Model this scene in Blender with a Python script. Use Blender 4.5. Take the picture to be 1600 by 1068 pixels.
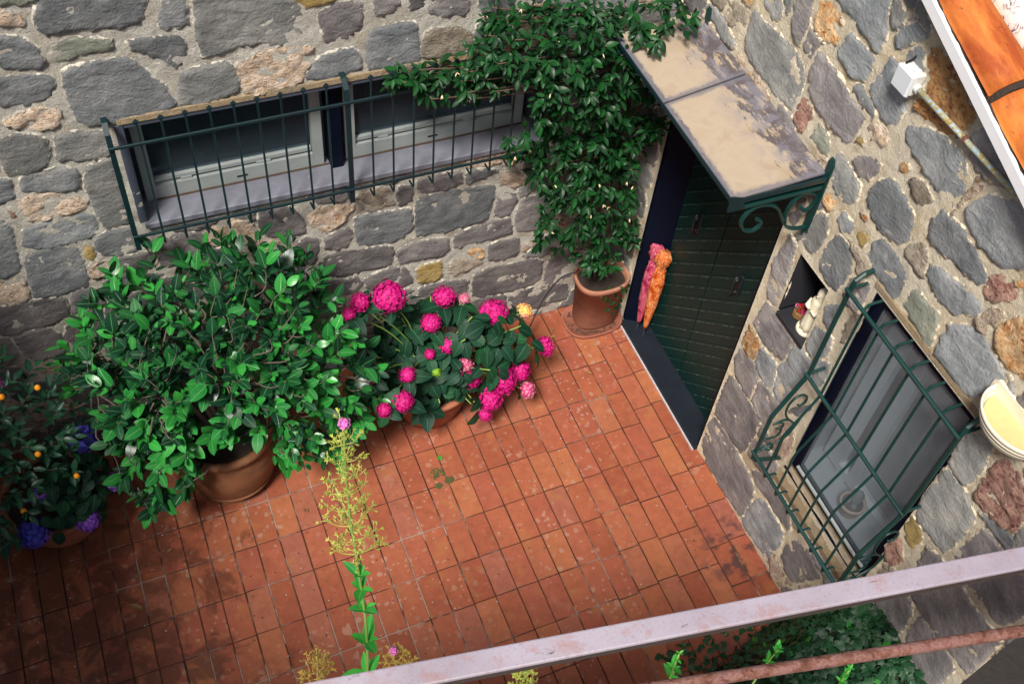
import bpy, math, random
import numpy as np
from mathutils import Vector, Matrix, noise
from mathutils.geometry import delaunay_2d_cdt

for o in list(bpy.data.objects):
    bpy.data.objects.remove(o)
SC = bpy.context.scene
COL = SC.collection
R = math.radians

# ------------------------------------------------------------------ camera, sky, sun, exposure
# World frame: inner corner of the two houses at the origin, back wall = plane y 0, right wall = plane x 0, floor z 0.
cd = bpy.data.cameras.new('camera')
cam = bpy.data.objects.new('camera', cd)
COL.objects.link(cam)
CAM = Vector((-3.10, -4.50, 6.170))
PITCH, YAW, ROLL = 0.902199861, 0.480303816, -0.122628007
fw = Vector((math.sin(YAW) * math.cos(PITCH), math.cos(YAW) * math.cos(PITCH), -math.sin(PITCH)))
rt = fw.cross(Vector((0, 0, 1))).normalized()
dn = fw.cross(rt)
c_, s_ = math.cos(ROLL), math.sin(ROLL)
right, down = c_ * rt + s_ * dn, -s_ * rt + c_ * dn
m3 = Matrix((right, -down, -fw)).transposed()
cam.matrix_world = Matrix.Translation(CAM) @ m3.to_4x4()
cd.sensor_fit = 'HORIZONTAL'
cd.sensor_width = 36.0
cd.lens = 36.0 * 1714.58 / 1600.0
cd.clip_start, cd.clip_end = 0.05, 300
SC.camera = cam

SUN_EL, SUN_AZ = 57.0, 224.0          # degrees; azimuth from +Y towards +X
wd = bpy.data.worlds.new('World')
SC.world = wd
wd.use_nodes = True
nt = wd.node_tree
bg = nt.nodes['Background']
sky = nt.nodes.new('ShaderNodeTexSky')
sky.sky_type = 'NISHITA'
sky.sun_disc = False
sky.sun_elevation = R(SUN_EL)
sky.sun_rotation = R(SUN_AZ)
sky.air_density, sky.dust_density, sky.ozone_density = 1.0, 4.0, 1.0
nt.links.new(sky.outputs[0], bg.inputs[0])
bg.inputs[1].default_value = 0.056
sd = bpy.data.lights.new('sun', 'SUN')
sd.energy = 3.5
sd.angle = R(13)
sd.color = (1.0, 0.95, 0.88)
sun = bpy.data.objects.new('sun', sd)
COL.objects.link(sun)
sdir = Vector((math.sin(R(SUN_AZ)) * math.cos(R(SUN_EL)), math.cos(R(SUN_AZ)) * math.cos(R(SUN_EL)), math.sin(R(SUN_EL))))
sun.rotation_euler = sdir.to_track_quat('Z', 'Y').to_euler()
sun.location = (-3, -3, 12)
vs = SC.view_settings
vs.view_transform = 'Standard'
vs.look = 'None'
vs.exposure = 0.72
vs.gamma = 1.0
vs.use_curve_mapping = False

# ------------------------------------------------------------------ helpers: nodes
class NM:
    def __init__(s, name):
        s.m = bpy.data.materials.new(name)
        s.m.use_nodes = True
        s.nt = s.m.node_tree
        s.b = s.nt.nodes['Principled BSDF']
    def n(s, t, **kw):
        nd = s.nt.nodes.new(t)
        for k, v in kw.items():
            setattr(nd, k, v)
        return nd
    def put(s, sock, v):
        if isinstance(v, bpy.types.NodeSocket):
            s.nt.links.new(v, sock)
        elif v is not None:
            if sock.type == 'RGBA' and len(v) == 3:
                v = (*v, 1)
            sock.default_value = v
    def math(s, op, a, b=None, c=None, clamp=False):
        nd = s.n('ShaderNodeMath', operation=op, use_clamp=clamp)
        for i, v in enumerate((a, b, c)):
            if v is not None:
                s.put(nd.inputs[i], v)
        return nd.outputs[0]
    def vmath(s, op, a, b=None, scale=None):
        nd = s.n('ShaderNodeVectorMath', operation=op)
        s.put(nd.inputs[0], a)
        if b is not None:
            s.put(nd.inputs[1], b)
        if scale is not None:
            s.put(nd.inputs['Scale'], scale)
        return nd.outputs[0]
    def noise(s, scale, detail=4, rough=.55, vec=None, dist=0.0, col=False):
        nd = s.n('ShaderNodeTexNoise')
        s.put(nd.inputs['Scale'], scale)
        s.put(nd.inputs['Detail'], detail)
        s.put(nd.inputs['Roughness'], rough)
        s.put(nd.inputs['Distortion'], dist)
        if vec is not None:
            s.put(nd.inputs['Vector'], vec)
        return nd.outputs['Color' if col else 'Fac']
    def vor(s, scale, vec=None, feature='F1', out='Distance', rnd=1.0):
        nd = s.n('ShaderNodeTexVoronoi', feature=feature)
        s.put(nd.inputs['Scale'], scale)
        s.put(nd.inputs['Randomness'], rnd)
        if vec is not None:
            s.put(nd.inputs['Vector'], vec)
        return nd.outputs[out]
    def ramp(s, fac, stops, mode='LINEAR'):
        nd = s.n('ShaderNodeValToRGB')
        nd.color_ramp.interpolation = mode
        els = nd.color_ramp.elements
        while len(els) < len(stops):
            els.new(0.5)
        for e, (p, c) in zip(els, stops):
            e.position = p
            e.color = (*c, 1) if not isinstance(c, (int, float)) else (c, c, c, 1)
        s.put(nd.inputs[0], fac)
        return nd.outputs[0]
    def step(s, x, lo, hi):
        nd = s.n('ShaderNodeMapRange', interpolation_type='SMOOTHSTEP')
        s.put(nd.inputs[0], x)
        s.put(nd.inputs[1], lo)
        s.put(nd.inputs[2], hi)
        return nd.outputs[0]
    def mix(s, fac, a, b, bt='MIX'):
        nd = s.n('ShaderNodeMix', data_type='RGBA', blend_type=bt)
        s.put(nd.inputs[0], fac)
        s.put(nd.inputs[6], a)
        s.put(nd.inputs[7], b)
        return nd.outputs[2]
    def pos(s):
        return s.n('ShaderNodeNewGeometry').outputs['Position']
    def obj(s):
        return s.n('ShaderNodeTexCoord').outputs['Object']
    def uv(s):
        return s.n('ShaderNodeTexCoord').outputs['UV']
    def rnd(s):
        return s.n('ShaderNodeObjectInfo').outputs['Random']
    def island(s):
        return s.n('ShaderNodeNewGeometry').outputs['Random Per Island']
    def sep(s, v):
        nd = s.n('ShaderNodeSeparateXYZ')
        s.put(nd.inputs[0], v)
        return nd.outputs
    def bump(s, h, strength=.5, dist=.01, normal=None):
        nd = s.n('ShaderNodeBump')
        s.put(nd.inputs['Strength'], strength)
        s.put(nd.inputs['Distance'], dist)
        s.put(nd.inputs['Height'], h)
        if normal is not None:
            s.put(nd.inputs['Normal'], normal)
        return nd.outputs[0]
    def out(s, col=None, rough=None, metal=None, normal=None, spec=None):
        s.put(s.b.inputs['Base Color'], col)
        s.put(s.b.inputs['Roughness'], rough)
        s.put(s.b.inputs['Metallic'], metal)
        s.put(s.b.inputs['Normal'], normal)
        s.put(s.b.inputs['Specular IOR Level'], spec)
        return s.m

# ------------------------------------------------------------------ helpers: meshes and objects
class MB:
    def __init__(s):
        s.v, s.f, s.u = [], [], None
    def add(s, v, f):
        o = len(s.v)
        s.v.extend([tuple(p) for p in v])
        s.f.extend([tuple(i + o for i in q) for q in f])
        return s
    def box(s, lo, hi, bevel=0.0):
        return s.add(*box(lo, hi, bevel))
    def tube(s, path, r, n=8, caps=True):
        return s.add(*tube(path, r, n, caps))
    def lathe(s, prof, c=(0, 0, 0), n=24):
        return s.add(*lathe(prof, c, n))
    def quad(s, a, b, c, d):
        return s.add([a, b, c, d], [(0, 1, 2, 3)])

def box(lo, hi, bevel=0.0):
    x0, y0, z0 = lo
    x1, y1, z1 = hi
    if bevel <= 0:
        v = [(x, y, z) for z in (z0, z1) for y in (y0, y1) for x in (x0, x1)]
        return v, [(0, 2, 3, 1), (4, 5, 7, 6), (0, 1, 5, 4), (2, 6, 7, 3), (0, 4, 6, 2), (1, 3, 7, 5)]
    b = bevel
    v = []
    for z, k in ((z0, b), (z0 + b, 0), (z1 - b, 0), (z1, b)):
        v += [(x0 + k, y0 + b, z), (x0 + b, y0 + k, z), (x1 - b, y0 + k, z), (x1 - k, y0 + b, z),
              (x1 - k, y1 - b, z), (x1 - b, y1 - k, z), (x0 + b, y1 - k, z), (x0 + k, y1 - b, z)]
    f = [tuple(range(7, -1, -1)), tuple(range(24, 32))]
    for r in range(3):
        for i in range(8):
            j = (i + 1) % 8
            f.append((r * 8 + i, r * 8 + j, r * 8 + 8 + j, r * 8 + 8 + i))
    return v, f

def tube(path, r, n=8, caps=True):
    P = [Vector(p) for p in path]
    rs = r if isinstance(r, (list, tuple)) else [r] * len(P)
    v, f = [], []
    t = (P[1] - P[0]).normalized()
    a = Vector((0, 0, 1)) if abs(t.z) < .9 else Vector((1, 0, 0))
    u = t.cross(a).normalized()
    for i, p in enumerate(P):
        if i == 0:
            t = P[1] - P[0]
        elif i == len(P) - 1:
            t = P[-1] - P[-2]
        else:
            t = (P[i] - P[i - 1]).normalized() + (P[i + 1] - P[i]).normalized()
        t = t.normalized() if t.length > 1e-9 else Vector((0, 0, 1))
        u = (u - t * u.dot(t))
        u = u.normalized() if u.length > 1e-6 else t.orthogonal().normalized()
        w = t.cross(u)
        for k in range(n):
            an = 2 * math.pi * (k + .5) / n
            v.append(p + (u * math.cos(an) + w * math.sin(an)) * rs[i])
    for i in range(len(P) - 1):
        for k in range(n):
            j = (k + 1) % n
            f.append((i * n + k, i * n + j, (i + 1) * n + j, (i + 1) * n + k))
    if caps:
        f.append(tuple(range(n - 1, -1, -1)))
        f.append(tuple(range((len(P) - 1) * n, len(P) * n)))
    return v, f

def lathe(prof, c=(0, 0, 0), n=24):
    v, f = [], []
    for (r, z) in prof:
        for k in range(n):
            a = 2 * math.pi * k / n
            v.append((c[0] + r * math.cos(a), c[1] + r * math.sin(a), c[2] + z))
    for i in range(len(prof) - 1):
        for k in range(n):
            j = (k + 1) % n
            f.append((i * n + k, i * n + j, (i + 1) * n + j, (i + 1) * n + k))
    f.append(tuple(range(n - 1, -1, -1)))
    f.append(tuple(range((len(prof) - 1) * n, len(prof) * n)))
    return v, f

def smooth_path(pts, n=6):
    """Catmull-Rom through the points."""
    P = [Vector(p) for p in pts]
    out = []
    for i in range(len(P) - 1):
        p0, p1, p2, p3 = P[max(i - 1, 0)], P[i], P[i + 1], P[min(i + 2, len(P) - 1)]
        for k in range(n):
            t = k / n
            out.append(.5 * ((2 * p1) + (p2 - p0) * t + (2 * p0 - 5 * p1 + 4 * p2 - p3) * t * t + (3 * p1 - p0 - 3 * p2 + p3) * t ** 3))
    out.append(P[-1])
    return out

def mesh(name, v, f, mat, smooth=False, uv=None):
    me = bpy.data.meshes.new(name)
    me.from_pydata([tuple(p) for p in v], [], f)
    if mat is not None:
        me.materials.append(mat)
    if uv is not None:
        lay = me.uv_layers.new(name='UVMap')
        idx = np.empty(len(me.loops), dtype=np.int32)
        me.loops.foreach_get('vertex_index', idx)
        lay.data.foreach_set('uv', np.asarray(uv, dtype=np.float32)[idx].ravel())
    if smooth:
        me.shade_smooth()
    me.update()
    return me

def link(name, me, parent=None, mw=None):
    o = bpy.data.objects.new(name, me)
    COL.objects.link(o)
    if mw is not None:
        o.matrix_basis = mw
    if parent is not None:
        o.parent = parent
        o.matrix_parent_inverse = WORLD[parent.name].inverted()
    WORLD[o.name] = mw if mw is not None else Matrix.Identity(4)
    return o

WORLD = {}

def obj(name, mb, mat, parent=None, smooth=False, label=None, kind=None):
    """Link an MB (world coordinates) as ONE mesh object whose origin is the middle of its base."""
    v = np.array([tuple(p) for p in mb.v], dtype=np.float64)
    c = (v.min(0) + v.max(0)) / 2
    c[2] = v[:, 2].min()
    me = mesh(name, v - c, mb.f, mat, smooth)
    o = link(name, me, parent, Matrix.Translation(c))
    if label:
        o['label'] = label
    if kind:
        o['kind'] = kind
    return o

def tag(o, label=None, cat=None, group=None, kind=None):
    for k, v in (('label', label), ('category', cat), ('group', group), ('kind', kind)):
        if v:
            o[k] = v
    return o

def thing(name, label, cat, loc=(0, 0, 0), group=None):
    o = link(name, None, None, Matrix.Translation(loc))
    o.empty_display_size = .1
    return tag(o, label, cat, group)

def fbm(p, s=1.0, o=4):
    return noise.fractal(Vector(p) * s, 1.0, 2.0, o)

# ------------------------------------------------------------------ materials
def stone_mat(name, stops, crust=0.0, gain=1.0, smear=((.50, .46, .38), (.42, .39, .33))):
    m = NM(name)
    rv = m.rnd()
    off = m.vmath('SCALE', (13.1, 7.7, 5.3), scale=m.math('MULTIPLY', rv, 9.0))
    p = m.vmath('ADD', m.pos(), off)
    n1 = m.noise(5, 6, .62, p, .4)
    n2 = m.noise(60, 5, .7, p)
    st = m.noise(11, 7, .66, m.vmath('MULTIPLY', m.vmath('ADD', p, m.vmath('SCALE', (3, 1, 7), scale=rv)), (.8, .8, 1.5)), .8)
    col = m.ramp(n1, [(.3, stops[0]), (.5, stops[1]), (.68, stops[2])])
    if crust:
        v = m.vor(26, m.vmath('ADD', p, m.vmath('SCALE', m.noise(14, 3, .5, p, 0, True), scale=.12)))
        col = m.mix(m.step(v, .2, .62), col, stops[3])
        cr = m.noise(22, 6, .7, m.vmath('MULTIPLY', p, (1, 1, 1.8)), 1.5)
        col = m.mix(m.step(cr, .56, .64), col, stops[4])
    val = m.math('MULTIPLY_ADD', rv, .5, .74)
    sp = m.math('MULTIPLY_ADD', n2, .7, .65)
    col = m.mix(1.0, col, m.math('MULTIPLY', m.math('MULTIPLY', val, sp), gain), 'MULTIPLY')
    # pale mortar smears and lichen flecks
    lim = m.step(m.noise(17, 8, .7, p, .6), .63, .72)
    col = m.mix(m.math('MULTIPLY', lim, .35), col, (.42, .38, .30))
    # mortar wiped over the ragged rim of the stone
    at = m.n('ShaderNodeAttribute', attribute_name='edge')
    e = m.math('SUBTRACT', at.outputs['Fac'], m.math('MULTIPLY', m.math('SUBTRACT', m.noise(26, 7, .68, m.pos(), .5), .30), .060))
    k = m.math('SUBTRACT', 1.0, m.step(e, -.004, .006))
    mc = m.mix(m.step(m.noise(7, 5, .6, m.pos()), .4, .6), smear[0], smear[1])
    mc = m.mix(1.0, mc, m.math('MULTIPLY_ADD', n2, .9, .5), 'MULTIPLY')
    col = m.mix(k, col, mc)
    h = m.math('ADD', m.math('MULTIPLY', st, 1.0), m.math('MULTIPLY', n2, .5))
    h = m.math('ADD', h, m.math('MULTIPLY', k, .35))
    if crust:
        h = m.math('ADD', h, m.math('MULTIPLY', cr, 1.6))
    nb = m.bump(h, .9, .02 if crust else .015)
    return m.out(col, .88, None, nb, .12)

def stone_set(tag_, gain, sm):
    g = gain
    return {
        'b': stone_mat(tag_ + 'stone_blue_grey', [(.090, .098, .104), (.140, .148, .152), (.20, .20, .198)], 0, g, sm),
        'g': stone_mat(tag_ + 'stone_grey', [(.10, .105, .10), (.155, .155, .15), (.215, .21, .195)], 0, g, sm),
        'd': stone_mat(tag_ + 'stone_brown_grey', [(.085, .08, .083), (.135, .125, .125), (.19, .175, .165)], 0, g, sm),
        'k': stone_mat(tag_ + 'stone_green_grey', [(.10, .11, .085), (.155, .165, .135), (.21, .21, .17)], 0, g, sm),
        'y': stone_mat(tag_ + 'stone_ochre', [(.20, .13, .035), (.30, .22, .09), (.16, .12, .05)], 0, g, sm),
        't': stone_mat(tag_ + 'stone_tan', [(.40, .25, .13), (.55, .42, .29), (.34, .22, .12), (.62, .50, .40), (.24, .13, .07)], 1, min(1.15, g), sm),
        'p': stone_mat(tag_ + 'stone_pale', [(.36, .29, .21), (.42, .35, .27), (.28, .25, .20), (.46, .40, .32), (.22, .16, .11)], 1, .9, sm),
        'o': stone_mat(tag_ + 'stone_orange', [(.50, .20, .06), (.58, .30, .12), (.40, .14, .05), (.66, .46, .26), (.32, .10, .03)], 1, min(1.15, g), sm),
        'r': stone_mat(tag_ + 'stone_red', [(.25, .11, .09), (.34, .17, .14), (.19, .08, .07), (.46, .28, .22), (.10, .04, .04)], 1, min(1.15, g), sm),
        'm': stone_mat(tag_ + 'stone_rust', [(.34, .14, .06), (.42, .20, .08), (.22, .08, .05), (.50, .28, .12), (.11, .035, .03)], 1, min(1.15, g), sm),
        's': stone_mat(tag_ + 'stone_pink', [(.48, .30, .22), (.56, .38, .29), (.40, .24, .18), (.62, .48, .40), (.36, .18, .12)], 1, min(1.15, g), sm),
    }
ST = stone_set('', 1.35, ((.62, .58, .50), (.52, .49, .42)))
ST_R = stone_set('dry_', 1.95, ((.82, .71, .53), (.74, .64, .48)))  # same stones with raised gain, painting in the right wall's stronger light

def mortar_mat(name, a, b, c, d=(.50, .38, .24)):
    m = NM(name)
    p = m.pos()
    n1 = m.noise(3, 5, .6, p, .5)
    n2 = m.noise(45, 8, .75, p)
    n3 = m.noise(180, 4, .7, p)
    col = m.ramp(n1, [(.32, a), (.5, b), (.66, c)])
    col = m.mix(1.0, col, m.math('MULTIPLY_ADD', n2, .8, .58), 'MULTIPLY')
    oc = m.step(m.noise(8, 6, .68, m.vmath('ADD', p, (3, 8, 1)), .9), .52, .66)
    col = m.mix(m.math('MULTIPLY', oc, .38), col, d)
    pit = m.step(m.noise(75, 5, .7, p), .60, .70)
    col = m.mix(m.math('MULTIPLY', pit, .22), col, (.20, .16, .12))
    n4 = m.noise(14, 7, .7, p, .8)
    nb = m.bump(m.math('ADD', m.math('ADD', n2, m.math('MULTIPLY', n4, 1.5)), m.math('MULTIPLY', n3, .5)), 1.0, .018)
    return m.out(col, .93, None, nb, .15)

M = {}
M['mortar_b'] = mortar_mat('mortar_grey', (.58, .53, .44), (.70, .67, .59), (.63, .60, .53))
M['mortar_r'] = mortar_mat('mortar_cream', (.80, .66, .44), (.90, .80, .61), (.84, .76, .62), (.62, .44, .24))

def plain(name, col, rough=.6, metal=0.0, var=.15, bump=.0, scale=30, spec=.5):
    m = NM(name)
    p = m.pos()
    n = m.noise(scale, 6, .65, p)
    c = m.mix(1.0, col, m.math('MULTIPLY_ADD', n, var * 2, 1 - var), 'MULTIPLY')
    return m.out(c, m.math('MULTIPLY_ADD', n, .3, rough - .15), metal, m.bump(n, bump, .01) if bump else None, spec)

def painted(name, col, chip, amount=.68, rough=.38, scale=40, spec=.5):
    m = NM(name)
    p = m.pos()
    n = m.noise(scale, 8, .72, p, .3)
    n2 = m.noise(7, 4, .6, p)
    c = m.mix(1.0, col, m.math('MULTIPLY_ADD', n2, .9, .55), 'MULTIPLY')
    k = m.step(n, amount, amount + .04)
    return m.out(m.mix(k, c, chip), m.math('MULTIPLY_ADD', k, .3, rough), None, m.bump(n, .35, .002), spec)

M['iron'] = painted('green_painted_iron', (.004, .036, .032), (.12, .20, .17), .71)
M['iron_dark'] = painted('dark_green_painted_iron', (.004, .020, .025), (.08, .12, .12), .72)
M['navy'] = painted('navy_painted_frame', (.001, .004, .014), (.08, .09, .12), .75, .6, 40, .12)
M['slate_blue'] = painted('slate_blue_stone', (.055, .065, .095), (.30, .28, .26), .66, .6)
M['black'] = plain('black_rubber', (.008, .008, .009), .6)
M['dark_void'] = plain('dark_room', (.03, .032, .036), .9)
M['room_grey'] = plain('grey_plaster_inside', (.16, .165, .175), .9)
M['white_frame'] = plain('greyed_white_window_frame', (.30, .33, .32), .45, 0, .12)
M['white_paint'] = plain('white_painted_board', (.80, .80, .82), .5, 0, .05)
M['cream_sill'] = mortar_mat('tan_sill_stone', (.40, .29, .17), (.50, .38, .24), (.36, .30, .22))
M['soil'] = plain('dark_soil', (.035, .024, .018), .95, 0, .5, .9, 90)
M['bark'] = plain('pale_brown_bark', (.10, .08, .06), .85, 0, .4, .6, 60)
M['bark_dark'] = plain('brown_bark', (.10, .055, .035), .85, 0, .4, .6, 60)
M['stem_green'] = plain('green_stem', (.20, .34, .06), .6)
M['plastic'] = plain('off_white_plastic', (.66, .66, .62), .4, 0, .06)
M['cream'] = plain('cream_plaster_figure', (.72, .66, .50), .55, 0, .15)
M['wicker'] = plain('brown_wicker', (.20, .10, .03), .7, 0, .6, .8, 90)
M['timber'] = plain('dark_weathered_timber', (.018, .013, .010), .8, 0, .5, .7, 25)
M['concrete'] = plain('balcony_concrete', (.30, .28, .26), .9, 0, .2, .4, 25)
M['steel_tip'] = plain('grey_metal_tip', (.12, .14, .18), .4, .6)

def terracotta(name, a, b, dirt_or_haze=.4):
    m = NM(name)
    p = m.pos()
    n = m.noise(7, 7, .65, p, .6)
    n2 = m.noise(40, 6, .7, p)
    c = m.ramp(n, [(.3, a), (.65, b)])
    d = m.step(m.noise(4.2, 7, .7, p, 1.0), .52, .68)
    c = m.mix(m.math('MULTIPLY', d, dirt_or_haze), c, (.10, .06, .035))
    w = m.step(m.noise(11, 7, .72, p), .62, .72)
    c = m.mix(m.math('MULTIPLY', w, .35), c, (.55, .40, .30))
    return m.out(c, .78, None, m.bump(n2, .4, .006), .3)

M['pot_aged'] = terracotta('aged_terracotta', (.17, .068, .032), (.25, .105, .046), .8)
M['pot_pink'] = terracotta('salmon_terracotta', (.32, .135, .085), (.39, .18, .115), .3)
M['pot_red'] = terracotta('red_brown_terracotta', (.28, .09, .045), (.36, .13, .07), .5)
M['saucer'] = terracotta('dark_terracotta_saucer', (.24, .08, .05), (.30, .11, .07), .5)

def floor_tile():
    m = NM('terracotta_floor_tile')
    p = m.pos()
    rv = m.rnd()
    base = m.ramp(rv, [(0, (.25, .066, .034)), (.3, (.31, .092, .045)), (.55, (.28, .076, .044)), (.8, (.34, .114, .051)), (1, (.27, .086, .058))])
    n = m.noise(16, 7, .66, m.vmath('ADD', p, m.vmath('SCALE', (9, 4, 2), scale=rv)), .4)
    c = m.mix(1.0, base, m.math('MULTIPLY_ADD', n, .8, .6), 'MULTIPLY')
    och = m.step(m.noise(6.5, 4, .55, m.vmath('ADD', p, m.vmath('SCALE', (31, 17, 0), scale=rv))), .55, .7)
    c = m.mix(m.math('MULTIPLY', och, .5), c, (.32, .13, .045))
    # dried water marks: small rounded pale patches with a darker rim
    wp = m.vmath('ADD', p, m.vmath('SCALE', m.noise(20, 2, .5, p, 0, True), scale=.035))
    v1 = m.vor(15, wp)
    pick = m.sep(m.vor(15, wp, 'F1', 'Color'))[0]
    area = m.step(m.noise(1.1, 3, .6, p), .42, .58)
    spot = m.math('MULTIPLY', m.math('SUBTRACT', 1.0, m.step(v1, .26, .31)), m.step(pick, .60, .64))
    ring = m.math('MULTIPLY', m.math('MULTIPLY', m.step(v1, .20, .27), m.math('SUBTRACT', 1.0, m.step(v1, .27, .36))), m.step(pick, .52, .56))
    v2 = m.vor(30, m.vmath('ADD', wp, (3.3, 1.7, 0)))
    pick2 = m.sep(m.vor(30, m.vmath('ADD', wp, (3.3, 1.7, 0)), 'F1', 'Color'))[1]
    spot2 = m.math('MULTIPLY', m.math('SUBTRACT', 1.0, m.step(v2, .26, .33)), m.step(pick2, .66, .70))
    blot = m.step(m.noise(10, 3, .5, m.vmath('ADD', p, (5, 9, 0)), .5), .665, .685)
    pale = m.math('MULTIPLY', m.math('MAXIMUM', m.math('MAXIMUM', spot, spot2), blot), m.math('MULTIPLY_ADD', area, .42, .10))
    c = m.mix(pale, c, (.42, .25, .18))
    c = m.mix(m.math('MULTIPLY', ring, .28), c, (.20, .07, .04))
    # mossy and sooty stains; moist ones carry shade painted in towards the left
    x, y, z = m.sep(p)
    damp_shade = m.step(m.math('ADD', m.math('MULTIPLY', m.noise(2.2, 6, .7, p, .8), 1.6), m.math('MULTIPLY', m.math('ADD', x, 2.75), -.42)), .96, 1.14)
    wet_shade = m.math('MULTIPLY', damp_shade, m.step(m.noise(5.5, 5, .65, p, .6), .40, .54))
    c = m.mix(m.math('MULTIPLY', wet_shade, .68), c, (.085, .034, .022))
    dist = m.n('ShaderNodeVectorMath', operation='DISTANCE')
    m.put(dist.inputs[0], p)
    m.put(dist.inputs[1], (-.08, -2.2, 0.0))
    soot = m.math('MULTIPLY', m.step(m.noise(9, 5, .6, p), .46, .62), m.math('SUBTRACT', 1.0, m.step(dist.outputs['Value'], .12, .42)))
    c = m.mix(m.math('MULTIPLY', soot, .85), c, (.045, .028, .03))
    spk = m.step(m.noise(70, 3, .6, p), .74, .77)
    c = m.mix(m.math('MULTIPLY', spk, .75), c, (.07, .035, .025))
    r = m.math('SUBTRACT', .56, m.math('MULTIPLY', wet_shade, .26))
    return m.out(c, m.math('MULTIPLY_ADD', n, .15, m.math('SUBTRACT', r, .06)), None, m.bump(n, .4, .004), .25)
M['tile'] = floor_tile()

def grout():
    m = NM('floor_grout')
    p = m.pos()
    n = m.noise(1.3, 4, .6, p)
    n2 = m.noise(30, 5, .7, p)
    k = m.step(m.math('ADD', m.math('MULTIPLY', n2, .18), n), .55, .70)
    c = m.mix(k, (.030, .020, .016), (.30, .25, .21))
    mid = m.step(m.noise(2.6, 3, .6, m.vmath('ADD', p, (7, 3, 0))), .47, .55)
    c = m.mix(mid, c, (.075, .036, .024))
    return m.out(c, .95, None, m.bump(n2, .6, .004), .1)
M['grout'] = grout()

def slab_mat():
    m = NM('weathered_sandstone_slab')
    p = m.pos()
    x, y, z = m.sep(p)
    n = m.noise(5, 6, .6, p, .5)
    c = m.ramp(n, [(.3, (.31, .235, .155)), (.5, (.37, .30, .225)), (.7, (.34, .265, .18))])
    g = m.noise(26, 7, .75, m.vmath('MULTIPLY', p, (1.0, .35, 1)), .3)
    edge = m.math('MAXIMUM', m.step(x, -.34, -.06), m.math('SUBTRACT', 1.0, m.step(x, -.53, -.46)))
    th = m.math('SUBTRACT', .70, m.math('MULTIPLY', edge, .30))
    lich = m.step(m.math('SUBTRACT', g, th), -.02, .07)
    c = m.mix(m.math('MULTIPLY', lich, .85), c, (.045, .04, .055))
    gr = m.math('MULTIPLY', m.step(m.noise(9, 5, .65, p, .7), .42, .6), m.step(x, -.36, -.05))
    c = m.mix(m.math('MULTIPLY', gr, .75), c, (.17, .165, .20))
    jl = m.math('ABSOLUTE', m.math('ADD', y, m.math('MULTIPLY_ADD', x, -.14, .802)))
    bd = m.math('MINIMUM', jl, m.math('MINIMUM', m.math('ADD', y, 1.585), m.math('ADD', x, .527)))
    bk = m.math('SUBTRACT', 1.0, m.step(m.math('SUBTRACT', bd, m.math('MULTIPLY', m.noise(20, 6, .7, p), .05)), -.012, .018))
    c = m.mix(m.math('MULTIPLY', bk, .8), c, (.13, .125, .15))
    return m.out(c, .75, None, m.bump(g, .3, .004), .3)
M['slab'] = slab_mat()

def rail_mat():
    m = NM('faded_lilac_paint_with_rust')
    p = m.pos()
    n = m.noise(24, 8, .75, p, .4)
    n2 = m.noise(220, 4, .7, p)
    n3 = m.noise(5, 4, .6, p)
    c = m.ramp(n3, [(.3, (.27, .235, .275)), (.55, (.34, .30, .35)), (.75, (.31, .30, .37))])  # lilac tone paints the sky's reflection into the base colour
    c = m.mix(m.math('MULTIPLY', m.step(n, .50, .66), .6), c, (.30, .15, .13))
    c = m.mix(m.math('MULTIPLY', m.step(n2, .52, .70), .4), c, (.22, .12, .11))
    ch = m.step(m.noise(60, 6, .7, m.vmath('MULTIPLY', p, (.35, 1, 1)), .3), .64, .68)
    c = m.mix(m.math('MULTIPLY', ch, .8), c, (.11, .055, .045))
    return m.out(c, .5, 0, m.bump(m.math('SUBTRACT', n2, m.math('MULTIPLY', ch, 2.0)), .4, .0008), .5)
M['rail'] = rail_mat()

def rust_mat(name, cols):
    m = NM(name)
    p = m.pos()
    n = m.noise(45, 8, .72, p, .6)
    n2 = m.noise(170, 5, .7, p)
    c = m.ramp(n, [(.30, cols[0]), (.46, cols[1]), (.56, cols[2]), (.7, cols[3])])
    c = m.mix(1.0, c, m.math('MULTIPLY_ADD', n2, 1.0, .5), 'MULTIPLY')
    return m.out(c, .62, .1, m.bump(m.math('ADD', n, n2), 1.0, .004), .4)
M['rust'] = rust_mat('flaking_rust', [(.05, .018, .014), (.19, .075, .050), (.27, .14, .12), (.12, .035, .024)])
M['conduit'] = rust_mat('pale_blue_conduit_with_rust', [(.22, .08, .02), (.46, .36, .12), (.40, .54, .60), (.44, .58, .66)])

def roof_tile(name, a, b, spots):
    m = NM(name)
    p = m.pos()
    rv = m.rnd()
    n = m.noise(5, 6, .6, m.vmath('MULTIPLY', p, (3, .7, .7)), .3)
    c = m.ramp(n, [(.38, a), (.60, b)])
    c = m.mix(m.math('MULTIPLY', m.step(m.noise(55, 5, .72, p), .62, .70), spots), c, (.04, .025, .02))
    if spots > .85:
        c = m.mix(m.step(m.noise(28, 6, .72, p, .8), .5, .60), c, (.10, .08, .09))
    return m.out(c, .7, None, m.bump(m.noise(50, 5, .7, p), .5, .005), .35)
M['roof_orange'] = roof_tile('orange_barrel_tile', (.32, .060, .010), (.60, .18, .030), .8)
M['roof_lichen'] = roof_tile('lichen_covered_tile', (.62, .54, .55), (.70, .56, .46), .95)

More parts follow.
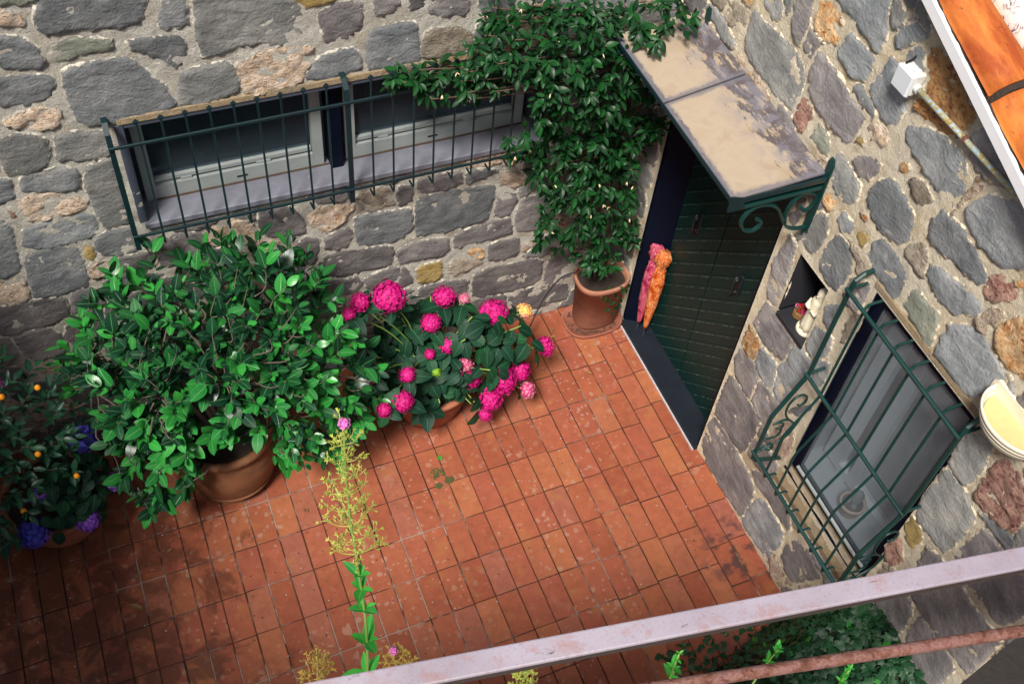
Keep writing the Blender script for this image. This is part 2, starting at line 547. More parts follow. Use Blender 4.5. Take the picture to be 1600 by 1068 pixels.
def glass_mat(name, tint, refl=.25, dirt_or_haze=.16):
    m = NM(name)
    nt = m.nt
    nt.nodes.remove(m.b)
    g = m.n('ShaderNodeBsdfGlossy')
    g.inputs['Roughness'].default_value = .04
    g.inputs['Color'].default_value = (.8, .85, .9, 1)
    t = m.n('ShaderNodeBsdfTransparent')
    t.inputs['Color'].default_value = (*tint, 1)
    fr = m.n('ShaderNodeFresnel')
    fr.inputs['IOR'].default_value = 1.5
    mx = m.n('ShaderNodeMixShader')
    nt.links.new(m.math('MULTIPLY_ADD', fr.outputs[0], .06, refl, clamp=True), mx.inputs[0])
    nt.links.new(t.outputs[0], mx.inputs[1])
    nt.links.new(g.outputs[0], mx.inputs[2])
    df = m.n('ShaderNodeBsdfDiffuse')  # diffuse film paints a pale reflection haze over the pane
    df.inputs['Color'].default_value = (.46, .50, .54, 1)
    mx2 = m.n('ShaderNodeMixShader')
    nt.links.new(m.math('MULTIPLY_ADD', m.noise(3, 5, .6, m.pos(), 1.0), dirt_or_haze, dirt_or_haze * .4), mx2.inputs[0])
    nt.links.new(mx.outputs[0], mx2.inputs[1])
    nt.links.new(df.outputs[0], mx2.inputs[2])
    nt.links.new(mx2.outputs[0], nt.nodes['Material Output'].inputs[0])
    return m.m
M['glass'] = glass_mat('window_glass', (.80, .84, .86), .0)
M['glass_dark'] = glass_mat('dark_window_glass', (.55, .62, .66), .0, .035)

def leaf_mat(name, stops, rough=.32, rib=(.30, .42, .14), ribw=.05, trans=.10, spec=.30, veins=7.0, ribk=.38):
    """Glossy leaf: u runs across the blade (0.5 = midrib), v along it."""
    m = NM(name)
    rv = m.math('FRACT', m.math('ADD', m.rnd(), m.math('MULTIPLY', m.island(), 3.7)))
    c = m.ramp(rv, [(i / (len(stops) - 1), s) for i, s in enumerate(stops)])
    uv = m.uv()
    u, v, _ = m.sep(uv)
    au = m.math('ABSOLUTE', m.math('SUBTRACT', u, .5))
    k = m.math('SUBTRACT', 1.0, m.step(au, ribw * .3, ribw))
    wav = m.math('ABSOLUTE', m.math('SINE', m.math('MULTIPLY', m.math('SUBTRACT', v, m.math('MULTIPLY', au, .55)), veins * math.pi)))
    vein = m.math('SUBTRACT', 1.0, m.step(wav, .0, .22))
    c = m.mix(m.math('MULTIPLY', vein, .16), c, rib)
    c = m.mix(m.math('MULTIPLY', k, ribk), c, rib)
    nz = m.noise(60, 3, .6, m.pos())
    c = m.mix(1.0, c, m.math('MULTIPLY_ADD', nz, .5, .75), 'MULTIPLY')
    nb = m.bump(m.math('ADD', m.math('MULTIPLY', vein, -.5), m.math('MULTIPLY', k, -1.0)), .35, .004)
    m.out(c, rough, None, nb, spec)
    if trans:
        tr = m.n('ShaderNodeBsdfTranslucent')
        m.nt.links.new(m.mix(1.0, c, (1.0, 1.5, .5), 'MULTIPLY'), tr.inputs[0])
        mx = m.n('ShaderNodeMixShader')
        mx.inputs[0].default_value = trans
        m.nt.links.new(m.b.outputs[0], mx.inputs[1])
        m.nt.links.new(tr.outputs[0], mx.inputs[2])
        m.nt.links.new(mx.outputs[0], m.nt.nodes['Material Output'].inputs[0])
    return m.m

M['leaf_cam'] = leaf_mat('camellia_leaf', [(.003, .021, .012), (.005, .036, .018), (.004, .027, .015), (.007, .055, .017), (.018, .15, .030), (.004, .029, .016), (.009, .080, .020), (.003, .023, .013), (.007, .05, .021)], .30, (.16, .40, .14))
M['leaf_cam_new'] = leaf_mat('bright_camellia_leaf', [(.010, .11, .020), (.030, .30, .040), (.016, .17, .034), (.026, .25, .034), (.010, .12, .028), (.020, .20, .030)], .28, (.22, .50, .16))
M['leaf_vine'] = leaf_mat('climber_leaf', [(.003, .026, .007), (.005, .040, .010), (.010, .078, .015), (.003, .022, .008), (.006, .050, .011)], .36, (.06, .18, .05), .04, .1, .2)
M['leaf_hyd'] = leaf_mat('hydrangea_leaf', [(.005, .030, .016), (.008, .044, .020), (.006, .036, .021), (.014, .080, .026)], .50, (.10, .26, .14), .035, .1, .18, 9)
M['leaf_kum'] = leaf_mat('citrus_leaf', [(.006, .038, .019), (.011, .058, .026), (.008, .046, .027), (.016, .085, .03)], .36, (.09, .20, .10), .04)
M['leaf_ivy'] = leaf_mat('ivy_leaf', [(.006, .036, .013), (.012, .066, .022), (.020, .100, .032), (.009, .050, .018)], .42, (.09, .17, .08), .03, .05, .4, 5)
M['leaf_lime'] = leaf_mat('fresh_lime_leaf', [(.035, .28, .035), (.055, .36, .05), (.03, .24, .045)], .4, (.25, .62, .18), .06, .25)
M['leaf_dead'] = leaf_mat('fallen_brown_leaf', [(.16, .08, .03), (.26, .14, .05), (.10, .05, .025)], .7, (.10, .05, .02), .06, 0)

def petal(name, stops, rough=.6):
    m = NM(name)
    c = m.ramp(m.island(), [(i / (len(stops) - 1), s) for i, s in enumerate(stops)])
    return m.out(c, rough, None, None, .3)
M['petal_pink'] = petal('magenta_petals', [(.42, .003, .11), (.58, .006, .19), (.30, .002, .075), (.66, .02, .25), (.50, .004, .14)])
M['petal_pale'] = petal('pale_pink_petals', [(.55, .02, .18), (.66, .20, .32), (.45, .01, .14), (.70, .42, .36)])
M['petal_yellow'] = petal('yellow_pink_petals', [(.80, .55, .08), (.75, .10, .22), (.82, .62, .20), (.70, .50, .05)])
M['petal_green'] = petal('green_buds', [(.25, .45, .03), (.16, .34, .02)])
M['petal_blue'] = petal('blue_petals', [(.055, .045, .42), (.09, .07, .52), (.04, .05, .36)])
M['petal_purple'] = petal('violet_petals', [(.20, .055, .50), (.32, .12, .60), (.14, .03, .40)])
M['petal_cream'] = petal('cream_buds', [(.80, .66, .40), (.75, .55, .30)])
M['petal_val'] = petal('mauve_florets', [(.60, .12, .42), (.70, .20, .50)])
M['panicle'] = petal('yellow_green_seed_stalks', [(.36, .40, .06), (.46, .44, .10), (.26, .36, .05), (.44, .40, .12)])
M['panicle_dry'] = petal('straw_seed_stalks', [(.45, .32, .06), (.36, .25, .06)])
M['fruit'] = plain('orange_fruit', (.85, .30, .01), .4)

def cloth(name, a, b, c):
    m = NM(name)
    o = m.obj()
    n = m.noise(26, 2, .5, o, 2.5)
    x, y, z = m.sep(o)
    pl = m.step(m.math('ABSOLUTE', m.math('SINE', m.math('ADD', m.math('MULTIPLY', z, 46), m.math('MULTIPLY', m.noise(18, 2, .5, o), 7)))), .0, .25)
    col = m.mix(m.step(m.math('ABSOLUTE', m.math('SUBTRACT', n, .5)), .015, .04), b, a)
    col = m.mix(m.math('MULTIPLY', m.math('SUBTRACT', 1.0, pl), .5), col, c)
    col = m.mix(m.step(m.noise(14, 3, .5, o), .56, .62), col, c)
    return m.out(col, .75, None, None, .2)
M['umb_pink'] = cloth('pink_printed_cloth', (.42, .035, .085), (.55, .24, .27), (.26, .015, .06))
M['umb_orange'] = cloth('orange_printed_cloth', (.56, .11, .006), (.70, .44, .24), (.40, .055, .004))

M['slate_dark'] = painted('dark_slate_step', (.010, .013, .020), (.20, .20, .22), .72, .5, 55, .25)
M['white_line'] = plain('whitish_mortar_line', (.46, .45, .47), .9, 0, .4, .6, 60)
M['handle'] = plain('blackened_iron', (.010, .014, .016), .45)
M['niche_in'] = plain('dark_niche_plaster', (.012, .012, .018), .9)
M['niche_base'] = painted('scratched_slate_base', (.018, .019, .024), (.30, .30, .32), .66, .5, 70)
M['casement'] = plain('grey_white_casement', (.60, .62, .64), .5, 0, .06)
def door_mat():
    m = NM('dark_green_door_boards')
    p = m.pos()
    o = m.obj()
    x, y, z = m.sep(p)
    n = m.noise(60, 6, .7, p)
    run = m.math('FRACT', m.math('DIVIDE', m.math('ADD', m.math('ADD', z, y), 4.4), .110))
    fine = m.math('ABSOLUTE', m.math('SINE', m.math('MULTIPLY', m.sep(p)[1], 260)))
    c = m.mix(1.0, (.001, .023, .020), m.math('MULTIPLY_ADD', n, .9, .5), 'MULTIPLY')
    dots = m.math('MULTIPLY', m.math('MULTIPLY', m.step(run, .0, .02), m.math('SUBTRACT', 1.0, m.step(run, .05, .09))), m.step(m.noise(48, 3, .7, p), .46, .60))
    c = m.mix(m.math('MULTIPLY', dots, .75), c, (.15, .23, .18))
    return m.out(c, .5, None, m.bump(m.math('ADD', n, m.math('MULTIPLY', fine, .4)), .3, .002), .4)
M['door'] = door_mat()
M['lid'] = plain('bluish_white_plastic', (.66, .70, .74), .3, 0, .04)
M['lamp'] = plain('cream_glazed_ceramic', (.78, .73, .58), .35, 0, .06)
M['lamp_in'] = plain('yellowed_lamp_inside', (.58, .48, .22), .5, 0, .2)
M['litter'] = plain('dry_leaf_crumbs', (.075, .045, .028), .9, 0, .5)
M['moss'] = plain('olive_moss', (.07, .075, .02), .95, 0, .4)
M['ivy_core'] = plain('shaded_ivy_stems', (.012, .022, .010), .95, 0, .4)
M['petal_red'] = petal('red_petals', [(.55, .01, .03), (.40, .005, .02)])
M['pot_pale'] = terracotta('pale_clay', (.46, .32, .24), (.54, .40, .32), .1)
M['cactus'] = plain('grey_green_cactus', (.16, .20, .19), .8, 0, .4)

M['sill_lilac'] = painted('lilac_grey_slate_sill', (.155, .16, .195), (.34, .30, .27), .64, .6, 30)
M['room_pale'] = plain('pale_grey_plaster_inside', (.34, .36, .38), .9)

M['room_back'] = plain('slate_grey_roller_blind', (.11, .135, .15), .8, 0, .1)

M['render'] = plain('grey_beige_render', (.34, .31, .27), .9, 0, .15, .4, 20)
M['web'] = plain('dark_bare_rusty_iron', (.045, .026, .022), .75, 0, .5, .6, 60)

# ------------------------------------------------------------------ floor: grout bed + single tiles
TW, TX, TY, SK = .14, 2.20817, 24.01669, .0203939
def tile_corner(i, j):
    return Vector((TW * (i + TX) - 3.10, TW * (-2 * j + TY + SK * i) - 4.50, 0))

fb = MB()
fb.add([(-16, -16, -.006), (3, -16, -.006), (3, 3, -.006), (-16, 3, -.006)], [(0, 1, 2, 3)])
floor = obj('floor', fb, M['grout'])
tag(floor, kind='structure')

def proj(p):
    q = Vector(p) - CAM
    z = q.dot(fw)
    return 800 + 1714.58 * q.dot(right) / z, 534 + 1714.58 * q.dot(down) / z

tv, tf = box((-.0665, -.1365, -.02), (.0665, .1365, 0), .0025)
tile_meshes = []
rng = random.Random(7)
for k in range(4):
    vv = [(x + rng.uniform(-.0012, .0012), y + rng.uniform(-.0012, .0012), z) for x, y, z in tv]
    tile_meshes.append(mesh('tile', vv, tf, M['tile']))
cut_meshes = {}
cand = []
for i in range(-22, 20):
    dy = 0.0
    if i >= 12:
        dy = random.Random(i * 13).uniform(-.035, .035)
    if i >= 18:
        dy += .10
    for j in range(-6, 12):
        a = tile_corner(i, j)
        c = a + Vector((TW / 2, -TW, 0)) + Vector((0, dy, 0))
        if c.y > .10 or c.x > .02:
            continue
        u, v = proj(c)
        hidden = (v < 560 and u < 800) or (u < 640 and v < 690 - .0 * u) or (u < 190 and v < 820) or (u > 860 and u < 990 and v < 500)
        vis = -45 < u < 1645 and -45 < v < 1115
        under = u > 1130 and v > 985
        cand.append((0 if vis and not hidden and not under else 1, -v, i, j, c))
cand.sort(key=lambda t: (t[0], t[1]))
rest = MB()
n_t = 0
for rank, nv, i, j, c in cand:
    mw = Matrix.Translation(c + Vector((0, 0, rng.uniform(-.0012, .0008)))) @ Matrix.Rotation(rng.uniform(-.006, .006), 4, 'Z') @ Matrix.Rotation(rng.uniform(-.004, .004), 4, 'X')
    if n_t < 300 and rank == 0:
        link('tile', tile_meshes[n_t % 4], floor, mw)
        n_t += 1
    else:
        rest.add([mw @ Vector(p) for p in tv], tf)
if rest.v:
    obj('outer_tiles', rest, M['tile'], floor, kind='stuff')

# ------------------------------------------------------------------ stone walls
def grid_coords(lo, hi, step, cuts):
    ks = sorted(set([lo, hi] + [c for c in cuts if lo < c < hi]))
    out = []
    for a, b in zip(ks[:-1], ks[1:]):
        n = max(1, int(round((b - a) / step)))
        out += [a + (b - a) * t / n for t in range(n)]
    return out + [hi]

def mortar_sheet(a0, a1, z0, z1, holes, tf3, amp, top=None, step=.0145):
    A = grid_coords(a0, a1, step, [h[0] for h in holes] + [h[1] for h in holes])
    Z = grid_coords(z0, z1, step, [h[2] for h in holes] + [h[3] for h in holes])
    mb = MB()
    nz = len(Z)
    for a in A:
        for z in Z:
            d = -.0015 + amp * (.9 * noise.fractal((a * 9, z * 9, 1.7), 1.0, 2.0, 3) + .55 * noise.noise((a * 48, z * 48, 3.1)))
            for h in holes:
                e = max(h[0] - a, a - h[1], h[2] - z, z - h[3])
                if e < .035:
                    k = max(0.0, e / .035)
                    d = d * k + .004 * (1 - k)
            mb.v.append(tf3(a, d, z))
    for i in range(len(A) - 1):
        ca = (A[i] + A[i + 1]) / 2
        for k in range(nz - 1):
            cz = (Z[k] + Z[k + 1]) / 2
            if any(h[0] < ca < h[1] and h[2] < cz < h[3] for h in holes):
                continue
            if top is not None and cz > top(ca):
                continue
            mb.f.append((i * nz + k, (i + 1) * nz + k, (i + 1) * nz + k + 1, i * nz + k + 1))
    return mb

def chaikin(P):
    out = []
    n = len(P)
    for i in range(n):
        a, b = P[i], P[(i + 1) % n]
        out += [(a[0] * .88 + b[0] * .12, a[1] * .88 + b[1] * .12), (a[0] * .12 + b[0] * .88, a[1] * .12 + b[1] * .88)]
    return out

def stone(code, poly, tf3, parent, seed, grow=.008, mats=None):
    rough = {'t': 2.6, 'o': 2.2, 'r': 2.4, 'm': 2.4, 's': 2.0, 'p': 1.5}.get(code, 1.0)
    rg = random.Random(seed)
    gx, gz = sum(p[0] for p in poly) / len(poly), sum(p[1] for p in poly) / len(poly)
    poly = [(x + (x - gx) * grow / (math.hypot(x - gx, z - gz) + .01), z + (z - gz) * grow / (math.hypot(x - gx, z - gz) + .01)) for x, z in poly]
    P = chaikin(poly)
    if sum(P[i][0] * P[(i + 1) % len(P)][1] - P[(i + 1) % len(P)][0] * P[i][1] for i in range(len(P))) < 0:
        P.reverse()
    out = []
    n = len(P)
    for i in range(n):
        a, b = P[i], P[(i + 1) % n]
        L = math.hypot(b[0] - a[0], b[1] - a[1])
        m_ = max(1, int(L / .018))
        for t in range(m_):
            x, z = a[0] + (b[0] - a[0]) * t / m_, a[1] + (b[1] - a[1]) * t / m_
            q = noise.noise_vector((x * 30, z * 30, seed * .37))
            out.append((x + q.x * .008, z + q.y * .008))
    O_ = np.array(out)
    n = len(O_)
    lo, hi = O_.min(0), O_.max(0)
    sp = .021
    pts = []
    r_ = 0
    z = lo[1] + sp / 2
    while z < hi[1]:
        x = lo[0] + (sp / 2 if r_ % 2 else sp)
        while x < hi[0]:
            pts.append((x + rg.uniform(-.005, .005), z + rg.uniform(-.005, .005)))
            x += sp
        z += sp * .87
        r_ += 1
    Q = np.array(pts) if pts else np.zeros((0, 2))
    nxt = np.roll(O_, -1, 0)
    def dist(Pn):
        d = nxt - O_
        L2 = (d ** 2).sum(1) + 1e-12
        w = Pn[:, None, :] - O_[None]
        t = np.clip((w * d[None]).sum(2) / L2[None], 0, 1)
        return np.sqrt(((w - t[..., None] * d[None]) ** 2).sum(2)).min(1)
    if len(Q):
        ins = np.zeros(len(Q), bool)
        for (x1, y1), (x2, y2) in zip(O_, nxt):
            c = (y1 > Q[:, 1]) != (y2 > Q[:, 1])
            if y1 != y2:
                ins ^= c & (Q[:, 0] < (x2 - x1) * (Q[:, 1] - y1) / (y2 - y1) + x1)
        Q = Q[ins]
        if len(Q):
            dq = dist(Q)
            Q, dq = Q[dq > .007], dq[dq > .007]
    else:
        dq = np.zeros(0)
    V2 = [Vector(p) for p in out] + [Vector(p) for p in Q]
    res = delaunay_2d_cdt(V2, [(i, (i + 1) % n) for i in range(n)], [], 1, 1e-5)
    verts, faces = res[0], res[2]
    orig = res[3]
    hgt = .003 + rg.uniform(0, .0045)
    tx, tz = rg.uniform(-.02, .02), rg.uniform(-.02, .02)
    cx, cz = (lo + hi) / 2
    dv = dist(np.array([tuple(v) for v in verts]))
    vs3 = []
    for v, d in zip(verts, dv):
        e = min(1.0, d / .013)
        e = 1 - (1 - e) ** 3
        nn = noise.fractal((v.x * 11, v.y * 14, seed * 1.3), 1.0, 2.1, 4)
        rd = noise.ridged_multi_fractal((v.x * 16, v.y * 22, seed * 2.1), 1.0, 2.0, 3, 1.0, 2.0)
        h = -.013 + (hgt + .013) * e + rough * e * (.006 * nn + .0022 * (rd - 1)) + e * (tx * (v.x - cx) + tz * (v.y - cz))
        vs3.append(tf3(v.x, h, v.y))
    mb = MB()
    mb.v = vs3
    mb.f = [tuple(f) for f in faces]
    o = obj('stone', mb, (mats or ST)[code], parent, smooth=True)
    at = o.data.attributes.new('edge', 'FLOAT', 'POINT')
    at.data.foreach_set('value', dv.astype(np.float32))
    return o

def parse(s):
    a = s.split()
    v = [int(t) / 1000 for t in a[1:]]
    return a[0], list(zip(v[0::2], v[1::2]))

BACK = lambda a, h, z: (a, -h, z)
RIGHT = lambda a, h, z: (-h, -a, z)

BACK_STONES = [
'b -3279 3143 -3199 3246 -2797 3191 -2847 3037 -2877 2991 -2960 2978 -3043 2988 -3142 3012 -3228 3000 -3255 2993 -3293 3029 -3301 3075',
'b -2794 2968 -2787 2943 -2728 2935 -2661 2941 -2650 3031 -2647 3133 -2726 3147',
'k -3401 3259 -3247 3231 -3270 3181 -3334 3181 -3422 3182',
't -3456 3167 -3400 3157 -3354 3123 -3347 3085 -3363 3053 -3408 3072 -3444 3104 -3473 3104',
'b -3509 3048 -3435 3027 -3371 3001 -3324 2945 -3324 2893 -3336 2835 -3411 2848 -3506 2876 -3555 2883',
'k -3267 2943 -3179 2967 -3104 2949 -3014 2936 -3029 2876 -3048 2860 -3147 2874 -3198 2859 -3262 2835 -3271 2888',
'b -2942 2905 -2838 2904 -2692 2884 -2692 2812 -2711 2732 -2766 2708 -2817 2776 -2897 2821 -2939 2864',
'b -3569 2833 -3421 2810 -3350 2797 -3295 2764 -3320 2707 -3368 2661 -3436 2649 -3514 2657 -3611 2684',
'b -3245 2794 -3209 2813 -3122 2815 -3047 2812 -2965 2815 -2938 2781 -2877 2690 -2835 2637 -2812 2566 -2790 2523 -2789 2493 -2860 2457 -2977 2455 -3092 2457 -3200 2458 -3251 2508 -3258 2599 -3260 2686 -3261 2749',
't -3566 2580 -3492 2619 -3397 2632 -3325 2593 -3314 2546 -3368 2485 -3447 2498 -3533 2524 -3563 2553',
'g -2614 3126 -2289 3067 -2148 2962 -2121 2929 -2131 2877 -2176 2844 -2132 2793 -2105 2745 -2167 2733 -2246 2728 -2292 2741 -2355 2769 -2419 2772 -2480 2753 -2524 2730 -2615 2743 -2612 2802 -2628 2847 -2618 2919 -2613 3024',
'd -2029 2884 -1925 2912 -1828 2908 -1811 2849 -1833 2747 -1885 2714 -1973 2689 -2015 2712 -2023 2792 -2037 2851',
'y -2246 3033 -2120 3023 -1922 2973 -1936 2932 -2021 2917 -2098 2918 -2125 2957 -2192 2993',
'g -2728 2678 -2635 2686 -2506 2687 -2487 2654 -2471 2584 -2468 2515 -2532 2485 -2636 2471 -2737 2473 -2772 2481 -2759 2598',
't -2456 2661 -2387 2690 -2325 2713 -2235 2711 -2145 2707 -2073 2684 -2085 2632 -2115 2564 -2141 2509 -2194 2471 -2288 2470 -2388 2462 -2441 2486 -2457 2581',
'b -2093 2566 -2040 2615 -1964 2635 -1875 2639 -1839 2586 -1835 2502 -1907 2479 -2004 2470 -2111 2487 -2128 2514',
'd -1757 2969 -1628 2946 -1628 2849 -1654 2819 -1723 2804 -1754 2824',
'd -1578 2923 -1483 2905 -1482 2821 -1533 2795 -1571 2817',
'd -1469 2818 -1423 2817 -1393 2875 -1249 2848 -1251 2762 -1282 2717 -1362 2733 -1455 2766',
'b -1189 2837 -992 2801 -992 2713 -1057 2673 -1148 2706 -1184 2742',
'b -1782 2693 -1750 2730 -1648 2731 -1539 2731 -1525 2640 -1511 2546 -1503 2483 -1584 2477 -1683 2476 -1782 2482 -1799 2547 -1797 2637',
'p -1479 2638 -1427 2672 -1279 2642 -1223 2593 -1211 2498 -1314 2481 -1423 2481 -1490 2503 -1505 2576',
'b -1201 2574 -1185 2646 -1119 2670 -1049 2649 -1076 2548 -1141 2483 -1191 2510',
'g -3641 2501 -3583 2478 -3548 2488 -3455 2467 -3424 2436 -3424 2367 -3445 2294 -3494 2244 -3569 2240 -3642 2261 -3643 2317 -3645 2372 -3671 2395',
'g -3373 2439 -3316 2443 -3241 2427 -3147 2411 -3148 2325 -3145 2252 -3222 2249 -3312 2265 -3394 2280 -3382 2356',
'b -3585 2221 -3542 2233 -3426 2241 -3341 2213 -3331 2181 -3339 2092 -3379 2074 -3462 2094 -3578 2116 -3598 2151',
'b -3712 2249 -3655 2233 -3640 2204 -3642 2114 -3686 2097 -3756 2089',
't -3645 2056 -3588 2098 -3531 2098 -3449 2074 -3365 2031 -3335 2005 -3329 1951 -3353 1923 -3437 1923 -3534 1917 -3617 1917 -3633 1992',
'r -3702 2039 -3679 2015 -3658 1965 -3660 1922 -3684 1929 -3704 1988',
'g -3287 2194 -3254 2209 -3149 2237 -3138 2202 -3141 2069 -3142 1877 -3142 1777 -3202 1759 -3272 1758 -3293 1833 -3304 1926 -3311 2084',
'b -3670 1872 -3623 1892 -3479 1900 -3362 1909 -3316 1868 -3309 1756 -3348 1722 -3437 1714 -3536 1709 -3625 1720 -3693 1761',
'b -3784 2030 -3723 1959 -3707 1910 -3720 1816 -3740 1721 -3743 1628 -3771 1579 -3864 1574 -3905 1598',
'b -3344 1683 -3296 1733 -3206 1741 -3149 1742 -3142 1646 -3133 1556 -3245 1545 -3329 1573 -3349 1628',
'b -3703 1687 -3647 1705 -3537 1706 -3466 1692 -3445 1647 -3446 1532 -3435 1438 -3466 1358 -3572 1345 -3710 1355 -3740 1386 -3730 1523 -3722 1627',
'y -3412 1655 -3365 1673 -3367 1573 -3391 1552 -3424 1573',
't -3419 1512 -3363 1532 -3315 1516 -3306 1433 -3355 1389 -3425 1425',
'd -3291 1478 -3249 1523 -3118 1528 -3079 1525 -3093 1410 -3148 1368 -3272 1411 -3300 1431',
't -3907 1547 -3811 1542 -3758 1533 -3765 1436 -3760 1383 -3804 1359 -3868 1352 -3911 1399 -3948 1402',
'd -3977 1342 -3832 1349 -3712 1345 -3604 1316 -3600 1251 -3606 1168 -3675 1130 -3762 1121 -3863 1106 -3941 1105 -4030 1151',
'd -3552 1317 -3506 1352 -3419 1331 -3403 1220 -3449 1097 -3530 1128 -3590 1184',
'd -3926 1088 -3799 1103 -3738 1084 -3699 1029 -3681 932 -3699 859 -3770 842 -3864 846 -3904 898 -3921 1008',
'd -4041 1112 -3952 1087 -3945 1018 -3937 924 -4015 876 -4100 901',
'd -3633 1081 -3493 1114 -3414 1039 -3449 872 -3618 883 -3669 984',
'd -2458 1649 -2314 1634 -2255 1587 -2213 1495 -2213 1395 -2287 1378 -2425 1423 -2472 1518',
't -2190 1518 -2130 1559 -2044 1562 -1914 1543 -1916 1494 -1962 1438 -2024 1386 -2085 1343 -2128 1367 -2161 1419',
'd -2100 1212 -2095 1305 -2026 1335 -1937 1348 -1933 1263 -1958 1186 -2034 1190',
'p -1899 1567 -1853 1613 -1765 1626 -1670 1588 -1657 1455 -1724 1445 -1829 1447 -1895 1457',
'd -1645 1522 -1629 1586 -1544 1581 -1543 1441 -1638 1439',
'b -1904 1419 -1822 1424 -1695 1406 -1566 1397 -1550 1330 -1542 1222 -1596 1164 -1683 1138 -1814 1149 -1898 1187 -1909 1297',
'd -2145 1097 -2096 1157 -1975 1149 -1815 1128 -1683 1106 -1676 1048 -1693 942 -1781 926 -1938 925 -2108 950 -2150 1021',
'd -1652 1007 -1604 1069 -1493 1076 -1316 1063 -1295 944 -1352 894 -1499 910 -1621 906',
'y -1515 823 -1458 849 -1342 844 -1339 713 -1388 659 -1497 686',
'd -1862 863 -1701 899 -1605 877 -1548 799 -1539 689 -1704 688 -1849 741',
'd -2216 1355 -2124 1304 -2145 1205 -2174 1118 -2233 1127 -2297 1256',
'd -2125 922 -1893 886 -1880 788 -1946 729 -2133 798',
'd -1505 1530 -1514 1611 -1386 1623 -1233 1610 -1236 1502 -1344 1483 -1467 1499',
'b -1520 1444 -1436 1470 -1266 1460 -1108 1444 -1011 1427 -1019 1305 -1042 1151 -1131 1124 -1285 1119 -1414 1127 -1510 1136 -1522 1237 -1519 1352',
't -981 1459 -970 1526 -889 1508 -795 1446 -813 1380 -894 1372 -971 1425',
'd -980 1324 -941 1344 -848 1306 -856 1213 -883 1135 -1004 1134 -997 1224',
'd -822 1203 -770 1262 -596 1211 -559 1035 -580 917 -738 933 -827 961 -837 1088',
'd -1250 1064 -1129 1091 -1039 1107 -881 1101 -866 1030 -859 937 -995 936 -1162 934 -1254 930 -1261 1011',
'o -1160 875 -1111 905 -1049 850 -1044 778 -1104 787 -1149 837',
'p -1290 780 -1242 833 -1165 801 -1052 757 -1057 699 -1168 690 -1235 665 -1288 708',
'd -1016 874 -950 898 -804 897 -793 776 -814 712 -927 702 -1008 742',
't -774 758 -706 865 -671 783 -737 734',
'd -1095 616 -1002 656 -852 641 -666 637 -588 587 -604 391 -684 355 -866 357 -1047 372 -1102 406 -1109 547',
'd -566 504 -531 641 -386 641 -341 297 -541 317 -568 353',
'd -1491 643 -1314 640 -1149 594 -1151 445 -1219 394 -1395 459 -1490 545',
'd -1102 350 -986 359 -858 324 -850 230 -859 99 -1101 152 -1124 254',
'd -819 297 -674 322 -535 324 -370 277 -347 95 -463 98 -574 72 -787 125 -822 219',
'b -4620 0 -4634 184 -4820 218 -4954 238 -4953 38 -4949 8 -4930 -3 -4920 0 -4920 0 -4920 0 -4920 0',
'b -4200 0 -4247 92 -4311 173 -4416 178 -4541 174 -4582 56 -4400 -3 -4390 0 -4390 0 -4390 0 -4390 0',
'g -3980 60 -3997 119 -4028 196 -4110 199 -4195 181 -4224 99 -4176 35 -4142 0 -4099 1 -4061 -4 -3989 -5',
'd -3610 40 -3620 143 -3697 222 -3806 218 -3937 221 -3962 94 -3924 -2 -3813 2 -3786 0 -3763 4 -3713 -3',
'b -3170 0 -3168 130 -3274 209 -3398 198 -3547 204 -3581 62 -3380 -3 -3370 0 -3370 0 -3370 0 -3370 0',
'b -2740 10 -2738 140 -2861 183 -2970 218 -3097 191 -3141 69 -2988 -4 -2947 2 -2941 0 -2936 1 -2923 -1',
't -2320 0 -2375 87 -2435 164 -2544 238 -2654 166 -2702 56 -2520 -3 -2510 0 -2510 0 -2510 0 -2510 0',
'd -2150 140 -2120 243 -2234 240 -2293 229 -2359 231 -2414 179 -2366 115 -2339 72 -2297 21 -2247 67 -2213 97',
'g -1850 0 -1899 97 -1967 182 -2074 168 -2148 113 -2232 54 -2060 -3 -2050 0 -2050 0 -2050 0 -2050 0',
'b -1400 0 -1408 130 -1523 191 -1636 178 -1761 174 -1859 73 -1620 -3 -1610 0 -1610 0 -1610 0 -1610 0',
't -910 0 -1010 103 -1112 127 -1203 228 -1353 212 -1371 59 -1180 -3 -1170 0 -1170 0 -1170 0 -1170 0',
'd -490 0 -669 65 -733 82 -783 89 -842 83 -866 28 -780 -3 -770 0 -770 0 -770 0 -770 0',
'd -150 0 -162 76 -189 200 -307 188 -339 68 -443 48 -290 -3 -280 0 -280 0 -280 0 -280 0',
't -10 80 -10 80 -6 89 -29 209 -115 201 -144 119 -116 49 -82 -3 -21 1 -6 71 -10 80',
'b -4470 330 -4581 400 -4644 430 -4709 459 -4762 413 -4805 364 -4882 274 -4769 239 -4704 231 -4636 212 -4513 216',
'd -4060 290 -4214 371 -4303 372 -4351 369 -4412 373 -4436 318 -4465 253 -4412 207 -4353 201 -4298 199 -4214 209',
't -3760 340 -3776 394 -3818 431 -3873 429 -3945 438 -4042 394 -4033 289 -3939 249 -3873 251 -3818 249 -3717 248',
'd -3500 380 -3511 450 -3566 498 -3636 489 -3699 471 -3774 425 -3726 349 -3699 289 -3641 232 -3574 280 -3536 326',
'g -3260 320 -3245 407 -3338 411 -3393 409 -3452 403 -3486 351 -3553 269 -3459 229 -3393 231 -3338 229 -3271 250',
'b -2980 330 -2992 406 -3056 448 -3124 429 -3182 413 -3216 361 -3235 293 -3208 217 -3127 211 -3064 230 -2992 254',
'b -2550 270 -2592 346 -2660 379 -2726 379 -2808 383 -2950 340 -2892 216 -2782 187 -2724 171 -2668 179 -2626 216',
't -2030 360 -2271 430 -2338 451 -2394 459 -2452 443 -2524 402 -2543 312 -2465 262 -2394 261 -2334 260 -2237 268',
